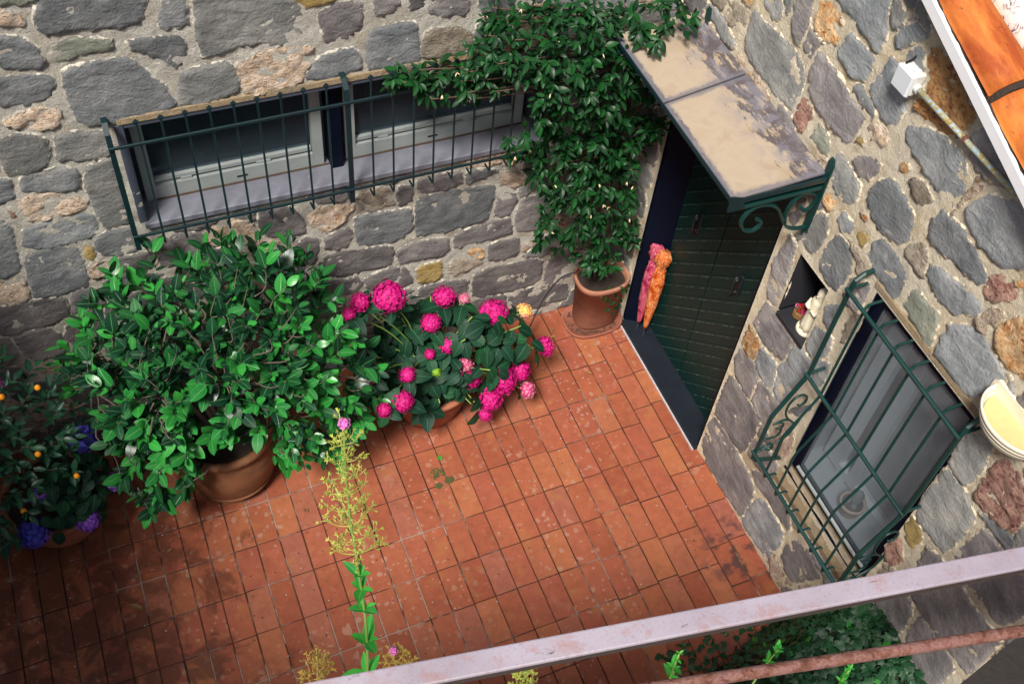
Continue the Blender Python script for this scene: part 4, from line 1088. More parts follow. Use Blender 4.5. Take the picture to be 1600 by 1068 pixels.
RIGHT_STONES = [
'g 737 2763 715 2908 721 2969 754 2999 819 2988 931 2996 1080 3013 1147 2993 1211 2956 1197 2881 1202 2767 1162 2735 1020 2736 872 2743 796 2746',
'd 1043 3083 1014 3117 993 3196 978 3264 1094 3341 1108 3241 1108 3163 1107 3067 1059 3074',
'o 1145 3286 1154 3343 1182 3349 1253 3347 1322 3332 1336 3272 1314 3223 1235 3200 1172 3201',
'b 1366 3222 1395 3339 1462 3324 1549 3337 1581 3316 1569 3256 1559 3209 1507 3182 1445 3188 1381 3194',
'd 1249 2986 1241 3077 1252 3132 1341 3123 1455 3102 1586 3082 1659 3073 1643 3018 1629 2907 1566 2875 1498 2884 1423 2887 1291 2911',
'r 1235 2726 1237 2847 1305 2865 1346 2831 1336 2749 1322 2714 1282 2704',
'p 490 2825 505 2901 641 2957 671 2921 658 2847 558 2791 493 2791',
'o 597 2970 615 3010 697 3064 701 3032 663 2986',
'g 756 3063 805 3149 856 3183 903 3135 913 3074 868 3050',
'g 330 2769 415 2789 483 2784 562 2757 618 2774 628 2699 506 2679 427 2707 328 2715',
'b 1212 3419 1508 3615 1553 3541 1580 3452 1585 3370 1528 3372 1374 3393 1259 3389',
'b 1647 3494 1675 3561 1714 3606 1759 3614 1794 3599 1785 3574 1725 3508 1714 3470 1680 3469',
'd 1662 3581 1688 3634 1713 3622 1680 3579',
'b 1629 3210 1655 3321 1658 3404 1727 3394 1744 3338 1811 3315 1838 3272 1832 3181 1775 3154 1701 3168',
'm 1845 3571 1881 3604 1952 3593 2035 3562 2102 3544 2158 3529 2164 3474 2153 3385 2074 3344 1963 3322 1891 3327 1889 3357 1922 3439 1901 3483 1864 3503',
'g 1673 3657 1699 3708 1752 3677 1801 3638 1790 3618 1738 3634',
'd 2215 3440 2251 3500 2338 3459 2458 3424 2440 3376 2381 3353 2306 3350 2260 3360',
'k 1392 2728 1413 2827 1456 2827 1527 2797 1528 2738 1439 2722',
'y 1660 2940 1682 2987 1712 2985 1713 2950',
't 1697 3042 1737 3103 1804 3117 1835 3096 1812 3028 1757 3023',
'd 1698 2857 1745 2913 1815 2959 1854 2958 1839 2887 1803 2817 1750 2821',
'g 1599 2670 1591 2740 1572 2791 1610 2817 1685 2793 1782 2783 1801 2701 1756 2635 1682 2636',
'b 1878 2773 1867 2808 1890 2882 1931 2941 1975 2960 2036 2936 2110 2920 2156 2861 2160 2796 2123 2736 2043 2710 1953 2714',
'p 2042 3028 2061 3067 2117 3076 2178 3063 2154 2991 2098 2995',
'o 1953 3054 1977 3088 2014 3087 1996 3029',
'b 1915 3173 1910 3222 2003 3293 2074 3314 2137 3317 2195 3328 2236 3314 2253 3277 2286 3287 2293 3228 2270 3166 2279 3127 2256 3098 2164 3122 2041 3141 1940 3161',
'o 1622 2533 1640 2597 1697 2611 1704 2561 1674 2500',
'g 1513 2188 1576 2269 1605 2384 1631 2459 1692 2468 1721 2378 1709 2280 1685 2220 1624 2203',
'b 1754 2512 1764 2586 1857 2588 1848 2514 1805 2497',
'y 1903 2562 1914 2596 1958 2624 1966 2593 1966 2543 1931 2532',
'd 1441 2233 1460 2396 1520 2436 1527 2359 1517 2227 1473 2219',
'o 1859 2671 1904 2698 1931 2685 1890 2653',
'b 2234 2962 2259 3030 2264 3071 2333 3067 2387 3072 2442 3055 2490 3053 2568 3023 2582 2987 2566 2941 2484 2933 2388 2922 2283 2893',
'b 2360 3164 2376 3211 2416 3302 2463 3322 2544 3372 2664 3452 2790 3277 2701 3186 2624 3108 2559 3107 2487 3102 2400 3118',
't 2291 3096 2310 3190 2318 3309 2341 3343 2413 3351 2386 3301 2341 3205 2318 3105',
'b 1762 2203 1754 2318 1793 2443 1846 2462 1928 2430 1956 2365 1942 2297 1930 2204 1856 2177',
'b 2014 2511 2012 2631 2066 2671 2158 2678 2245 2658 2260 2560 2238 2486 2152 2499 2066 2491',
'p 2203 2725 2194 2785 2237 2844 2290 2831 2336 2732 2272 2719',
'd 1472 1768 1466 1928 1481 2065 1485 2151 1543 2155 1577 2136 1601 1909 1607 1707 1530 1681 1518 1678',
'b 1909 2023 1931 2085 2005 2151 2004 2037 2000 1965 1936 1976',
'b 1897 1772 1906 1883 1996 1931 2043 1928 2043 1807 1980 1708 1920 1707',
'p 2070 2000 2070 2188 2124 2241 2128 2126 2122 2005',
'b 2352 2755 2337 2813 2406 2850 2467 2852 2546 2883 2649 2890 2634 2826 2568 2759 2501 2721 2426 2723',
'k 2312 2515 2330 2655 2395 2639 2497 2648 2520 2545 2528 2473 2464 2478 2405 2501',
'b 2575 2477 2574 2610 2572 2677 2651 2741 2691 2770 2761 2767 2814 2746 2910 2731 2867 2654 2838 2522 2787 2476 2690 2497',
'r 2612 2930 2601 2989 2627 3060 2683 3086 2735 3075 2741 3029 2668 2947',
'o 2698 3103 2735 3152 2762 3113 2730 3095',
'o 2782 2821 2764 2875 2792 2981 2843 3023 2941 2996 3024 2879 2972 2801 2909 2787 2833 2788',
'g 2903 2741 2930 2756 2981 2723 2960 2686',
'o 1466 1212 1461 1379 1535 1370 1603 1354 1598 1261 1581 1202 1499 1177',
'd 1485 1373 1508 1516 1530 1641 1624 1661 1720 1662 1802 1648 1805 1528 1779 1460 1694 1420 1622 1407 1537 1417',
'd 1463 1054 1472 1168 1565 1170 1641 1175 1687 1144 1674 1048 1682 937 1601 938 1497 951',
'b 1607 1272 1629 1349 1706 1371 1765 1371 1788 1300 1797 1197 1736 1169 1642 1203',
'b 1787 1386 1831 1491 1816 1626 1876 1665 1970 1666 2005 1628 1971 1415 1918 1192 1814 1194 1797 1312',
'd 1705 955 1704 1141 1813 1166 1918 1165 1898 1002 1866 915 1783 925',
'd 1463 482 1463 742 1474 895 1599 909 1698 904 1826 901 1826 745 1812 577 1778 511 1665 497 1551 484',
'd 1466 77 1439 294 1456 429 1545 459 1670 463 1784 452 1921 436 2002 403 2021 269 2014 84 1982 63 1777 41 1597 27',
's 1948 907 1984 1096 2042 1152 2099 1099 2124 998 2092 864 2016 893',
'b 1985 1204 1990 1276 2066 1393 2090 1475 2117 1400 2054 1261',
'd 1927 500 2024 598 2162 642 2296 651 2361 546 2368 485 2281 483 2139 481 2029 446',
'b 2032 57 2043 230 2084 409 2159 442 2267 441 2345 427 2363 326 2339 165 2347 78 2210 50 2064 32',
't 2367 75 2368 179 2430 234 2505 194 2586 209 2512 44 2429 28',
'd 2414 264 2418 424 2465 528 2533 557 2620 550 2719 548 2591 230 2494 214',
'g 2926 2108 2914 2257 2937 2348 2992 2416 3040 2419 3047 2305 3064 2235 3059 2118 3004 2105',
'g 2946 1668 2924 1796 2933 1891 2927 2022 2950 2071 3019 2066 3073 2066 3151 2028 3179 1971 3176 1829 3173 1697 3111 1686 3019 1666',
'r 3115 2097 3106 2218 3094 2354 3125 2423 3184 2434 3237 2414 3323 2318 3331 2196 3271 2155 3192 2122',
'y 2942 1560 2933 1632 3011 1623 3037 1582 3039 1483 2980 1480',
'r 2922 1285 2935 1431 2989 1406 3029 1341 3006 1234 2954 1233',
'd 3115 1470 3099 1602 3167 1634 3237 1635 3313 1634 3417 1619 3537 1648 3611 1662 3625 1263 3445 1247 3270 1226 3173 1258',
'd 3204 1716 3219 1806 3239 2024 3324 2046 3423 2019 3483 2041 3563 2196 3634 2097 3574 1763 3529 1707 3442 1704 3323 1701',
'd 3024 906 3122 1186 3175 1200 3217 1179 3238 1115 3247 984 3256 857 3131 876',
'd 3303 960 3286 1069 3279 1190 3378 1215 3524 1222 3565 1183 3558 999 3520 834 3407 831 3351 837',
'd 190 0 191 65 161 155 77 89 38 60 4 25 80 -3 90 0 90 0 90 0 90 0',
'd 2750 0 2731 65 2692 136 2607 158 2558 83 2534 28 2620 -3 2630 0 2630 0 2630 0 2630 0',
'b 3040 30 3019 100 2964 148 2889 178 2799 158 2756 75 2795 -4 2884 0 2906 0 2922 3 2960 -2',
'b 3400 0 3368 76 3321 155 3231 129 3152 113 3068 54 3240 -3 3250 0 3250 0 3250 0 3250 0',
'd 3660 30 3641 95 3602 166 3521 159 3442 143 3406 69 3434 -1 3514 0 3536 0 3552 3 3590 -2',
'b 3960 70 3921 135 3870 179 3794 248 3676 236 3657 118 3686 31 3761 2 3810 1 3853 -3 3929 0',
'g 4290 0 4290 0 4294 9 4247 297 4120 196 3993 87 4280 -3 4290 0 4290 0 4290 0 4290 0',
't 190 200 143 292 62 336 -4 230 0 200 0 200 0 200 0 200 -4 170 46 100 101 135',
't 2940 300 2861 365 2802 391 2741 429 2688 383 2674 325 2635 263 2655 179 2743 181 2810 191 2903 208',
'b 3300 250 3295 337 3214 368 3146 349 3088 333 2978 304 2959 191 3049 122 3144 141 3202 159 3269 180',
'b 3670 270 3521 335 3462 361 3407 359 3348 353 3324 298 3334 245 3341 179 3406 171 3462 179 3546 189',
'g 4130 240 4150 343 4052 376 3973 359 3892 353 3769 305 3875 206 3918 157 3973 121 4027 158 4074 186',
'b 190 480 143 572 46 580 -4 510 0 480 0 480 0 480 0 480 -4 450 50 371 143 388',
'd 3170 440 3130 543 3020 549 2954 549 2865 561 2749 505 2826 398 2898 357 2954 331 3016 340 3079 370',
'd 3490 490 3426 571 3346 590 3283 609 3195 611 3166 529 3194 459 3221 399 3284 381 3350 381 3435 403',
'd 3750 450 3719 520 3656 550 3594 559 3538 533 3514 478 3456 405 3531 359 3596 351 3668 323 3778 342',
'b 4040 480 4021 545 3978 607 3904 589 3841 571 3738 534 3786 441 3822 367 3906 381 3962 389 4038 404',
'd 4290 440 4287 451 4295 495 4254 549 4185 538 4059 502 4088 386 4191 349 4254 331 4295 385 4287 429',
'p 190 700 104 754 53 773 7 789 0 723 1 706 1 694 0 677 7 611 62 609 180 597',
'd 2100 700 2105 787 2020 809 1957 789 1898 783 1864 731 1845 663 1859 572 1954 591 2007 618 2063 641',
'p 2450 630 2449 668 2407 666 2384 670 2357 668 2332 647 2352 619 2364 600 2381 571 2407 594 2432 603',
'b 2790 610 2790 642 2769 674 2731 669 2688 670 2519 675 2625 576 2714 580 2733 561 2769 546 2799 572',
'b 3190 660 3171 725 3103 733 3059 739 2991 751 2984 685 2830 590 2998 577 3059 581 3107 578 3154 606',
'd 3590 680 3566 761 3477 762 3427 769 3361 771 3258 734 3286 635 3381 612 3429 601 3486 580 3583 588',
'g 3980 680 3839 750 3772 771 3713 799 3651 771 3624 711 3624 649 3651 589 3714 571 3772 589 3848 604',
'b 4290 700 4290 700 4294 709 4274 809 4211 791 4117 751 4002 615 4179 572 4273 581 4294 691 4290 700',
'p 190 880 191 945 127 962 77 969 5 978 4 905 4 855 31 812 77 791 140 771 191 815',
'b 2020 860 1944 882 1922 887 1901 919 1877 898 1862 874 1862 846 1858 800 1903 811 1927 824 1960 828',
'b 3130 820 3090 852 3057 856 3033 869 2981 888 2982 837 2982 803 3007 782 3033 771 3065 765 3141 755',
'p 3360 800 3320 832 3303 873 3266 830 3250 823 3145 837 3174 772 3218 740 3264 760 3282 773 3304 778',
'p 3710 910 3724 964 3677 992 3621 1039 3588 970 3582 927 3573 890 3535 789 3623 791 3682 819 3699 872',
'b 4290 860 4133 952 4044 978 3974 969 3892 973 3741 933 3769 795 3905 762 3973 741 4044 742 4116 779',
'g 190 1090 191 1155 144 1208 77 1179 31 1158 4 1115 4 1065 11 999 77 1001 136 990 191 1025',
'p 3080 1180 3114 1234 3063 1253 3024 1220 3010 1203 2982 1194 2982 1166 2978 1120 3007 1022 3063 1107 3072 1153',
'b 4030 1110 3966 1191 3890 1219 3821 1239 3761 1201 3658 1164 3639 1051 3729 982 3823 991 3890 1001 4000 1007',
'b 4290 1080 4288 1085 4292 1107 4257 1238 4169 1208 4059 1145 4069 1018 4175 959 4257 922 4292 1053 4288 1075',
'g 190 1300 177 1414 54 1418 -4 1330 0 1300 0 1300 0 1300 0 1300 -4 1270 46 1200 109 1230',
'd 3820 1320 3790 1352 3765 1375 3729 1399 3655 1418 3663 1343 3663 1297 3629 1192 3727 1231 3773 1247 3824 1266',
'd 4290 1390 4287 1433 4278 1517 4204 1499 4148 1473 4066 1435 3846 1280 4056 1201 4200 1251 4270 1281 4287 1347',
'd 190 1590 146 1671 70 1699 0 1729 0 1613 1 1596 1 1584 0 1567 1 1461 82 1454 188 1482',
'p 3760 1570 3777 1613 3735 1625 3701 1629 3651 1638 3652 1587 3652 1553 3651 1502 3693 1451 3735 1515 3744 1548',
'd 4130 1490 4020 1593 3906 1590 3844 1599 3788 1573 3764 1518 3726 1451 3781 1399 3841 1361 3906 1390 3969 1420',
'b 190 1800 193 1859 137 1882 89 1879 41 1868 4 1828 4 1772 48 1740 89 1721 146 1700 193 1741',
'b 2100 1680 2100 1712 2104 1798 2040 1749 2017 1718 2002 1694 2002 1666 2024 1650 2037 1591 2092 1589 2100 1648',
'b 3840 1760 3881 1857 3784 1878 3714 1869 3651 1851 3624 1791 3596 1721 3658 1677 3716 1661 3788 1633 3823 1701',
'b 4070 1730 4053 1789 4022 1866 3934 1908 3888 1813 3874 1755 3854 1699 3875 1632 3944 1621 4010 1621 4111 1633',
'p 4290 1730 4287 1741 4295 1785 4246 1898 4119 1904 4078 1786 4116 1685 4159 1602 4246 1562 4295 1675 4287 1719',
'd 190 1980 187 2023 170 2089 113 2029 94 2010 72 1994 34 1955 48 1897 110 1911 153 1907 187 1937',
'b 3920 1990 3814 2044 3763 2063 3717 2079 3658 2073 3653 2013 3644 1965 3645 1892 3717 1901 3767 1908 3839 1920',
'd 4290 2040 4290 2040 4294 2049 4274 2149 4231 2108 4175 2074 4031 1964 4192 1927 4274 1931 4294 2031 4290 2040',
'd 140 2090 177 2204 58 2217 -4 2120 0 2090 0 2090 0 2090 0 2090 -4 2060 42 1999 84 2036',
'b 3370 2120 3364 2142 3347 2156 3326 2150 3310 2143 3282 2134 3148 2066 3284 2067 3324 2080 3355 2065 3389 2082',
'g 3510 2170 3524 2224 3469 2234 3429 2249 3361 2261 3363 2193 3382 2153 3401 2125 3426 2071 3473 2097 3490 2138',
'd 3940 2130 3944 2184 3889 2194 3850 2199 3788 2213 3649 2192 3745 2096 3808 2070 3850 2061 3902 2039 3927 2087',
'p 4210 2130 4223 2222 4134 2248 4066 2229 4021 2198 3984 2158 3955 2093 3956 1986 4064 2021 4113 2057 4147 2087',
't 180 2330 109 2400 37 2412 -4 2360 0 2330 0 2330 0 2330 0 2330 -4 2300 37 2248 160 2227',
'd 2100 2280 2099 2318 2102 2416 2026 2379 1988 2340 1982 2297 1973 2260 1988 2220 2029 2201 2069 2216 2090 2248',
'd 3720 2310 3726 2391 3642 2401 3587 2399 3515 2408 3437 2358 3456 2268 3541 2242 3587 2221 3642 2219 3701 2245',
'b 4060 2320 3944 2374 3897 2402 3846 2419 3788 2403 3764 2348 3754 2289 3788 2237 3847 2231 3906 2220 4003 2228',
'b 4290 2340 4290 2340 4294 2349 4274 2449 4231 2408 4204 2365 4136 2295 4218 2257 4274 2231 4294 2331 4290 2340',
'b 190 2530 119 2600 52 2621 -4 2629 -3 2545 0 2533 0 2527 -3 2515 -3 2441 56 2430 170 2427',
'd 1640 2490 1604 2512 1595 2545 1557 2579 1511 2558 1512 2507 1512 2473 1537 2452 1561 2431 1595 2435 1604 2468',
'p 2080 2460 2014 2482 1992 2487 1973 2509 1947 2498 1855 2497 1942 2449 1960 2437 1973 2411 2005 2405 2039 2422',
'p 3110 2510 3050 2542 3025 2565 2991 2569 2928 2593 2875 2547 2923 2487 2974 2480 2991 2451 3029 2446 3093 2451',
'd 3460 2470 3431 2535 3372 2561 3314 2579 3251 2561 3157 2521 3244 2445 3278 2410 3316 2371 3384 2352 3439 2400',
'd 3850 2500 3817 2543 3792 2591 3739 2579 3691 2568 3568 2554 3529 2435 3678 2417 3739 2421 3783 2427 3834 2446',
'p 4220 2430 4280 2533 4166 2530 4107 2519 4048 2513 3899 2495 3976 2388 4048 2347 4106 2331 4153 2357 4179 2392',
'd 290 2720 308 2796 244 2838 176 2819 118 2803 36 2765 -2 2664 118 2637 177 2631 232 2629 291 2655',
't 500 2650 444 2672 418 2668 407 2670 384 2680 333 2673 333 2627 390 2627 407 2630 418 2632 444 2628',
't 1070 2670 917 2713 867 2706 844 2710 817 2708 696 2715 706 2628 817 2632 844 2630 867 2634 917 2627',
'd 1260 2680 1234 2702 1212 2707 1194 2720 1174 2710 1123 2703 1123 2657 1167 2642 1193 2631 1225 2625 1284 2626',
't 1580 2650 1557 2661 1565 2705 1531 2709 1507 2688 1502 2661 1492 2636 1514 2620 1534 2610 1557 2614 1607 2607',
'd 3330 2670 3275 2757 3194 2788 3120 2809 3035 2791 3006 2709 2967 2619 3055 2572 3121 2541 3190 2561 3258 2594',
'b 3790 2660 3693 2752 3600 2769 3537 2749 3478 2743 3368 2714 3368 2606 3465 2562 3537 2571 3587 2578 3659 2590',
'b 4160 2640 4105 2727 4016 2740 3956 2739 3891 2731 3826 2682 3826 2598 3865 2519 3954 2531 4016 2540 4113 2548',
'b 4290 2650 4290 2650 4294 2659 4276 2749 4179 2778 4156 2689 4213 2627 4238 2590 4277 2561 4294 2641 4290 2650',
'd 170 2930 101 2995 46 3030 -4 2960 0 2930 0 2930 0 2930 0 2930 -4 2900 58 2803 143 2838',
'p 470 2880 481 2945 409 2944 373 2929 347 2918 303 2903 284 2852 328 2820 370 2811 409 2816 464 2826',
't 2740 2850 2734 2872 2750 2959 2689 2929 2680 2873 2681 2856 2671 2842 2641 2782 2693 2801 2725 2795 2759 2812',
'd 3320 2900 3326 2981 3237 2982 3189 2979 3141 2968 3114 2925 3075 2863 3141 2832 3189 2821 3233 2827 3267 2857',
'p 3560 2870 3543 2929 3512 3006 3434 2979 3391 2938 3354 2898 3249 2811 3345 2749 3434 2761 3496 2770 3576 2789',
'p 3800 2870 3803 2929 3747 2952 3697 2959 3599 2998 3576 2909 3604 2839 3638 2787 3697 2781 3756 2770 3794 2816',
'p 4090 2820 3987 2863 3945 2875 3910 2889 3841 2911 3834 2845 3824 2792 3868 2760 3911 2761 3945 2765 4004 2766',
'p 340 3040 345 3127 264 3158 194 3149 125 3138 -1 3102 114 3012 158 2980 196 2941 268 2913 345 2953',
'd 660 3070 583 3129 527 3152 474 3179 392 3183 365 3107 365 3033 405 2972 476 2971 532 2979 583 3011',
'd 1220 3130 1247 3173 1197 3166 1174 3170 1141 3175 1142 3141 1142 3119 1141 3085 1169 3051 1209 3066 1214 3108',
'b 1690 3140 1654 3162 1632 3167 1616 3170 1587 3178 1543 3163 1543 3117 1600 3117 1616 3110 1632 3113 1687 3097',
'p 3120 3040 3121 3105 3066 3140 3007 3129 2961 3108 2838 3094 2953 3020 2981 2995 3007 2951 3074 2922 3121 2975',
'p 3420 3070 3287 3113 3245 3125 3211 3129 3161 3138 3153 3090 3153 3050 3168 3010 3211 3011 3249 3006 3321 3005',
'b 420 3260 227 3374 96 3360 36 3359 -2 3320 2 3274 2 3246 -2 3200 36 3161 92 3169 176 3179',
'g 730 3260 687 3303 662 3351 606 3359 561 3328 476 3302 457 3212 548 3177 604 3151 691 3105 780 3157',
'b 920 3280 921 3345 853 3353 810 3349 748 3363 724 3308 762 3263 781 3235 807 3191 849 3216 870 3248',
'g 960 3200 952 3227 947 3282 906 3230 890 3223 872 3211 881 3192 890 3177 906 3170 939 3136 969 3162',
'p 3080 3200 2944 3254 2893 3273 2849 3279 2808 3260 2783 3223 2774 3175 2788 3117 2849 3121 2893 3127 2953 3141',
'b 300 3510 153 3602 60 3619 -4 3609 -3 3525 0 3513 0 3507 -3 3495 -4 3411 64 3392 203 3386',
'd 620 3440 600 3543 494 3558 421 3569 329 3568 315 3477 315 3403 368 3357 423 3321 490 3331 549 3370',
'p 880 3490 847 3533 822 3581 764 3599 708 3573 646 3529 646 3451 695 3392 766 3391 830 3381 973 3366',
'b 1210 3490 1141 3555 1082 3581 1021 3619 902 3649 877 3538 934 3459 968 3407 1023 3371 1094 3372 1158 3414',
'g 1640 3580 1634 3602 1612 3607 1594 3620 1548 3640 1562 3591 1571 3572 1580 3557 1591 3521 1625 3525 1642 3553',
'b 1860 3470 1834 3492 1825 3525 1790 3539 1767 3508 1752 3484 1752 3456 1767 3432 1793 3421 1829 3406 1884 3416',
'd 400 3730 386 3811 306 3830 244 3839 168 3836 49 3792 11 3657 175 3632 244 3621 314 3612 361 3665',
'd 660 3690 594 3744 547 3772 494 3799 451 3758 424 3715 376 3651 431 3599 496 3591 564 3572 670 3587',
'b 940 3730 899 3800 832 3821 777 3819 711 3821 550 3800 694 3702 738 3670 777 3641 827 3648 883 3671',
'g 1410 3670 1370 3773 1260 3779 1193 3789 1099 3798 980 3738 1066 3628 1138 3587 1194 3561 1260 3561 1311 3605',
'b 1680 3720 1580 3752 1555 3775 1521 3779 1458 3803 1444 3745 1463 3700 1504 3690 1524 3680 1559 3656 1656 3639',
'd 200 3920 240 4055 88 4047 14 4029 -3 3958 1 3928 1 3912 -3 3882 13 3801 72 3829 131 3855',
'g 530 3950 501 4047 396 4050 336 4049 265 4048 244 3981 216 3911 271 3859 336 3851 400 3841 510 3847',
'g 800 3950 767 3993 742 4041 686 4049 621 4041 566 3989 546 3905 621 3859 686 3851 746 3850 860 3847',
'b 1070 3900 1043 3959 983 3973 937 3989 839 4028 844 3931 873 3877 898 3840 939 3821 996 3800 1059 3830',
't 1310 3860 1234 3882 1212 3887 1194 3900 1154 3913 1104 3888 1094 3829 1167 3822 1194 3820 1217 3824 1284 3806',
't 150 4190 10 4190 10 4190 10 4190 10 4190 0 4193 0 4187 -3 4175 -4 4091 64 4072 161 4093',
'b 440 4190 310 4190 310 4190 310 4190 310 4190 300 4193 195 4156 231 4099 294 4081 360 4081 461 4093',
'p 660 4100 594 4122 572 4127 554 4140 514 4153 493 4120 493 4080 534 4070 554 4060 577 4064 610 4068'
]

# --- back house
hb = thing('stone_house', 'grey stone house wall with a wide low barred window, behind the potted shrubs', 'house', (-2.4, 0, 0))
WB = (-3.06, -.75, 1.745, 2.43)
wall = obj('wall', mortar_sheet(-5.2, .0, -.02, 3.55, [WB], BACK, .008), M['mortar_b'], hb, smooth=True)
for k, s in enumerate(BACK_STONES):
    c, p = parse(s)
    stone(c, p, BACK, wall, 100 + k, .025 if k < 70 else .034)
core = MB().box((-5.2, .30, -.02), (.6, .5, 3.55))
obj('wall_core', core, M['dark_void'], hb)
# window set in the back wall
win = link('window', None, hb, Matrix.Translation((-1.9, .1, 1.75)))
def part(name, mat, parent, *boxes, bevel=0.0, smooth=False, label=None):
    mb = MB()
    for lo, hi in boxes:
        mb.box(lo, hi, bevel)
    return obj(name, mb, mat, parent, smooth, label)
part('lintel', M['cream_sill'], win, ((-3.085, -.010, 2.432), (-.72, .26, 2.475)), bevel=.006)
part('reveal', M['slate_blue'], win, ((-3.10, -.004, 1.75), (-3.055, .26, 2.431)), bevel=.004)
part('reveal', M['slate_blue'], win, ((-.755, -.004, 1.75), (-.70, .26, 2.431)), bevel=.004)
part('reveal', M['slate_blue'], win, ((-3.054, -.003, 2.405), (-.756, .26, 2.4315)), bevel=.003)
part('sill', M['sill_lilac'], win, ((-3.075, -.025, 1.712), (-.735, .24, 1.752)), bevel=.005)
for x0, x1 in ((-3.03, -2.03), (-1.90, -.80)):
    part('sash_frame', M['white_frame'], win, ((x0, .15, 1.753), (x0 + .06, .20, 2.40)), ((x1 - .06, .15, 1.753), (x1, .20, 2.40)), ((x0 + .061, .151, 2.35), (x1 - .061, .20, 2.40)), ((x0 + .061, .151, 1.753), (x1 - .061, .20, 1.845)))
    part('sash_frame', M['white_frame'], win, ((x0 + .065, .165, 1.862), (x1 - .065, .21, 1.885)), ((x0 + .20, .160, 1.846), (x0 + .26, .21, 1.862)), ((x1 - .38, .160, 1.846), (x1 - .30, .21, 1.862)))
    part('pane', M['glass_dark'], win, ((x0 + .055, .19, 1.885), (x1 - .055, .195, 2.36)))
    part('drain_slot', M['black'], win, ((x0 + .50, .148, 1.79), (x0 + .56, .1515, 1.80)))
part('mullion', M['navy'], win, ((-2.00, .10, 1.753), (-1.93, .22, 2.404)))
part('gasket', M['litter'], win, ((-3.0, .138, 1.753), (-.8, .149, 1.758)))
part('room', M['room_back'], win, ((-3.05, .222, 1.76), (-.76, .226, 2.42)))

# --- right house (gable wall with door, niche, window and roof)
hr = thing('stone_house', 'pale-jointed stone gable house with dark green door, wall niche and tiled roof edge', 'house', (.3, -2.2, 0))
GZ = lambda s: 3.797 - .373 * (s - 1.803)
DOOR = (.25, 1.43, -.02, 2.50)
NICHE = (1.622, 1.885, 1.69, 2.145)
WR = (2.15, 2.925, .93, 2.43)
wallr = obj('wall', mortar_sheet(.0, 4.5, -.02, 4.15, [DOOR, NICHE, WR], RIGHT, .008, lambda s: GZ(s) - .02), M['mortar_r'], hr, smooth=True)
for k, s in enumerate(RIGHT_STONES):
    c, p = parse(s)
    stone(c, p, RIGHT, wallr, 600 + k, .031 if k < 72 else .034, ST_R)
part('wall_core', M['dark_void'], hr, ((.45, -4.5, -.02), (.6, .0, 2.9)))

# door: splayed reveal, two leaves of horizontal boards, step
door = part('door', M['navy'], hr, ((.19, -1.38, .03), (.20, -.30, 2.49)))
def prism(pts, z0, z1):
    n = len(pts)
    v = [(x, y, z0) for x, y in pts] + [(x, y, z1) for x, y in pts]
    f = [tuple(range(n - 1, -1, -1)), tuple(range(n, 2 * n))] + [(i, (i + 1) % n, n + (i + 1) % n, n + i) for i in range(n)]
    return v, f
for pts in ([(.002, -.252), (.002, -.268), (.175, -.375), (.19, -.375), (.19, -.20), (.012, -.20)], [(.002, -1.428), (.002, -1.412), (.175, -1.305), (.19, -1.305), (.19, -1.48), (.012, -1.48)]):
    obj('jamb', MB().add(*prism(pts, .03, 2.5)), M['navy'], door)
part('jamb', M['navy'], door, ((.003, -1.41, 2.47), (.19, -.27, 2.499)))
part('threshold', M['slate_dark'], door, ((-.030, -1.428, -.015), (.20, -.262, .034)), bevel=.005)
mm = MB().box((-.040, -1.43, -.01), (-.0315, -.30, .012))
obj('mortar_line', mm, M['white_line'], door)
def clip_rect(P, x0, x1, y0, y1):
    for ax, lim, sg in ((0, x0, 1), (0, x1, -1), (1, y0, 1), (1, y1, -1)):
        out = []
        for i in range(len(P)):
            a, b = P[i], P[(i + 1) % len(P)]
            da, db = (a[ax] - lim) * sg, (b[ax] - lim) * sg
            if da >= 0:
                out.append(a)
            if da * db < 0:
                t = da / (da - db)
                out.append((a[0] + (b[0] - a[0]) * t, a[1] + (b[1] - a[1]) * t))
        P = out
        if len(P) < 3:
            return []
    return P
for a, b in ((.378, .838), (.846, 1.302)):
    k = 0
    c0 = -1.4
    while c0 < 2.3:
        # strip between z - s = c0 and c0 + .11 (45 degree boards)
        P = clip_rect([(a - .1, a - .1 + c0), (b + .1, b + .1 + c0), (b + .1, b + .1 + c0 + .107), (a - .1, a - .1 + c0 + .107)], a, b, .04, 2.46)
        if P and abs(sum(P[i][0] * P[(i + 1) % len(P)][1] - P[(i + 1) % len(P)][0] * P[i][1] for i in range(len(P)))) > .002:
            n = len(P)
            x0 = .150 + .0016 * (k % 2)
            v = [(x0, -p[0], p[1]) for p in P] + [(.174, -p[0], p[1]) for p in P]
            f = [tuple(range(n)), tuple(range(2 * n - 1, n - 1, -1))] + [(i, n + i, n + (i + 1) % n, (i + 1) % n) for i in range(n)]
            obj('board', MB().add(v, f), M['door'], door)
        c0 += .110
        k += 1
for s0, z0 in ((.60, 1.32), (1.12, 1.30)):
    mb = MB()
    mb.box((.140, -s0 - .022, z0 - .085), (.151, -s0 + .022, z0 + .085), .003)
    mb.tube(smooth_path([(.142, -s0, z0 + .06), (.105, -s0, z0 + .075), (.090, -s0 - .01, z0 + .02), (.098, -s0 - .012, z0 - .03), (.10, -s0, z0 - .065), (.142, -s0, z0 - .06)], 5), .010, 8)
    mb.add(*lathe([(.001, -.02), (.018, -.012), (.022, 0), (.018, .012), (.001, .02)], (.112, -s0, z0 + .055), 12))
    obj('handle', mb, M['handle'], door, smooth=True)

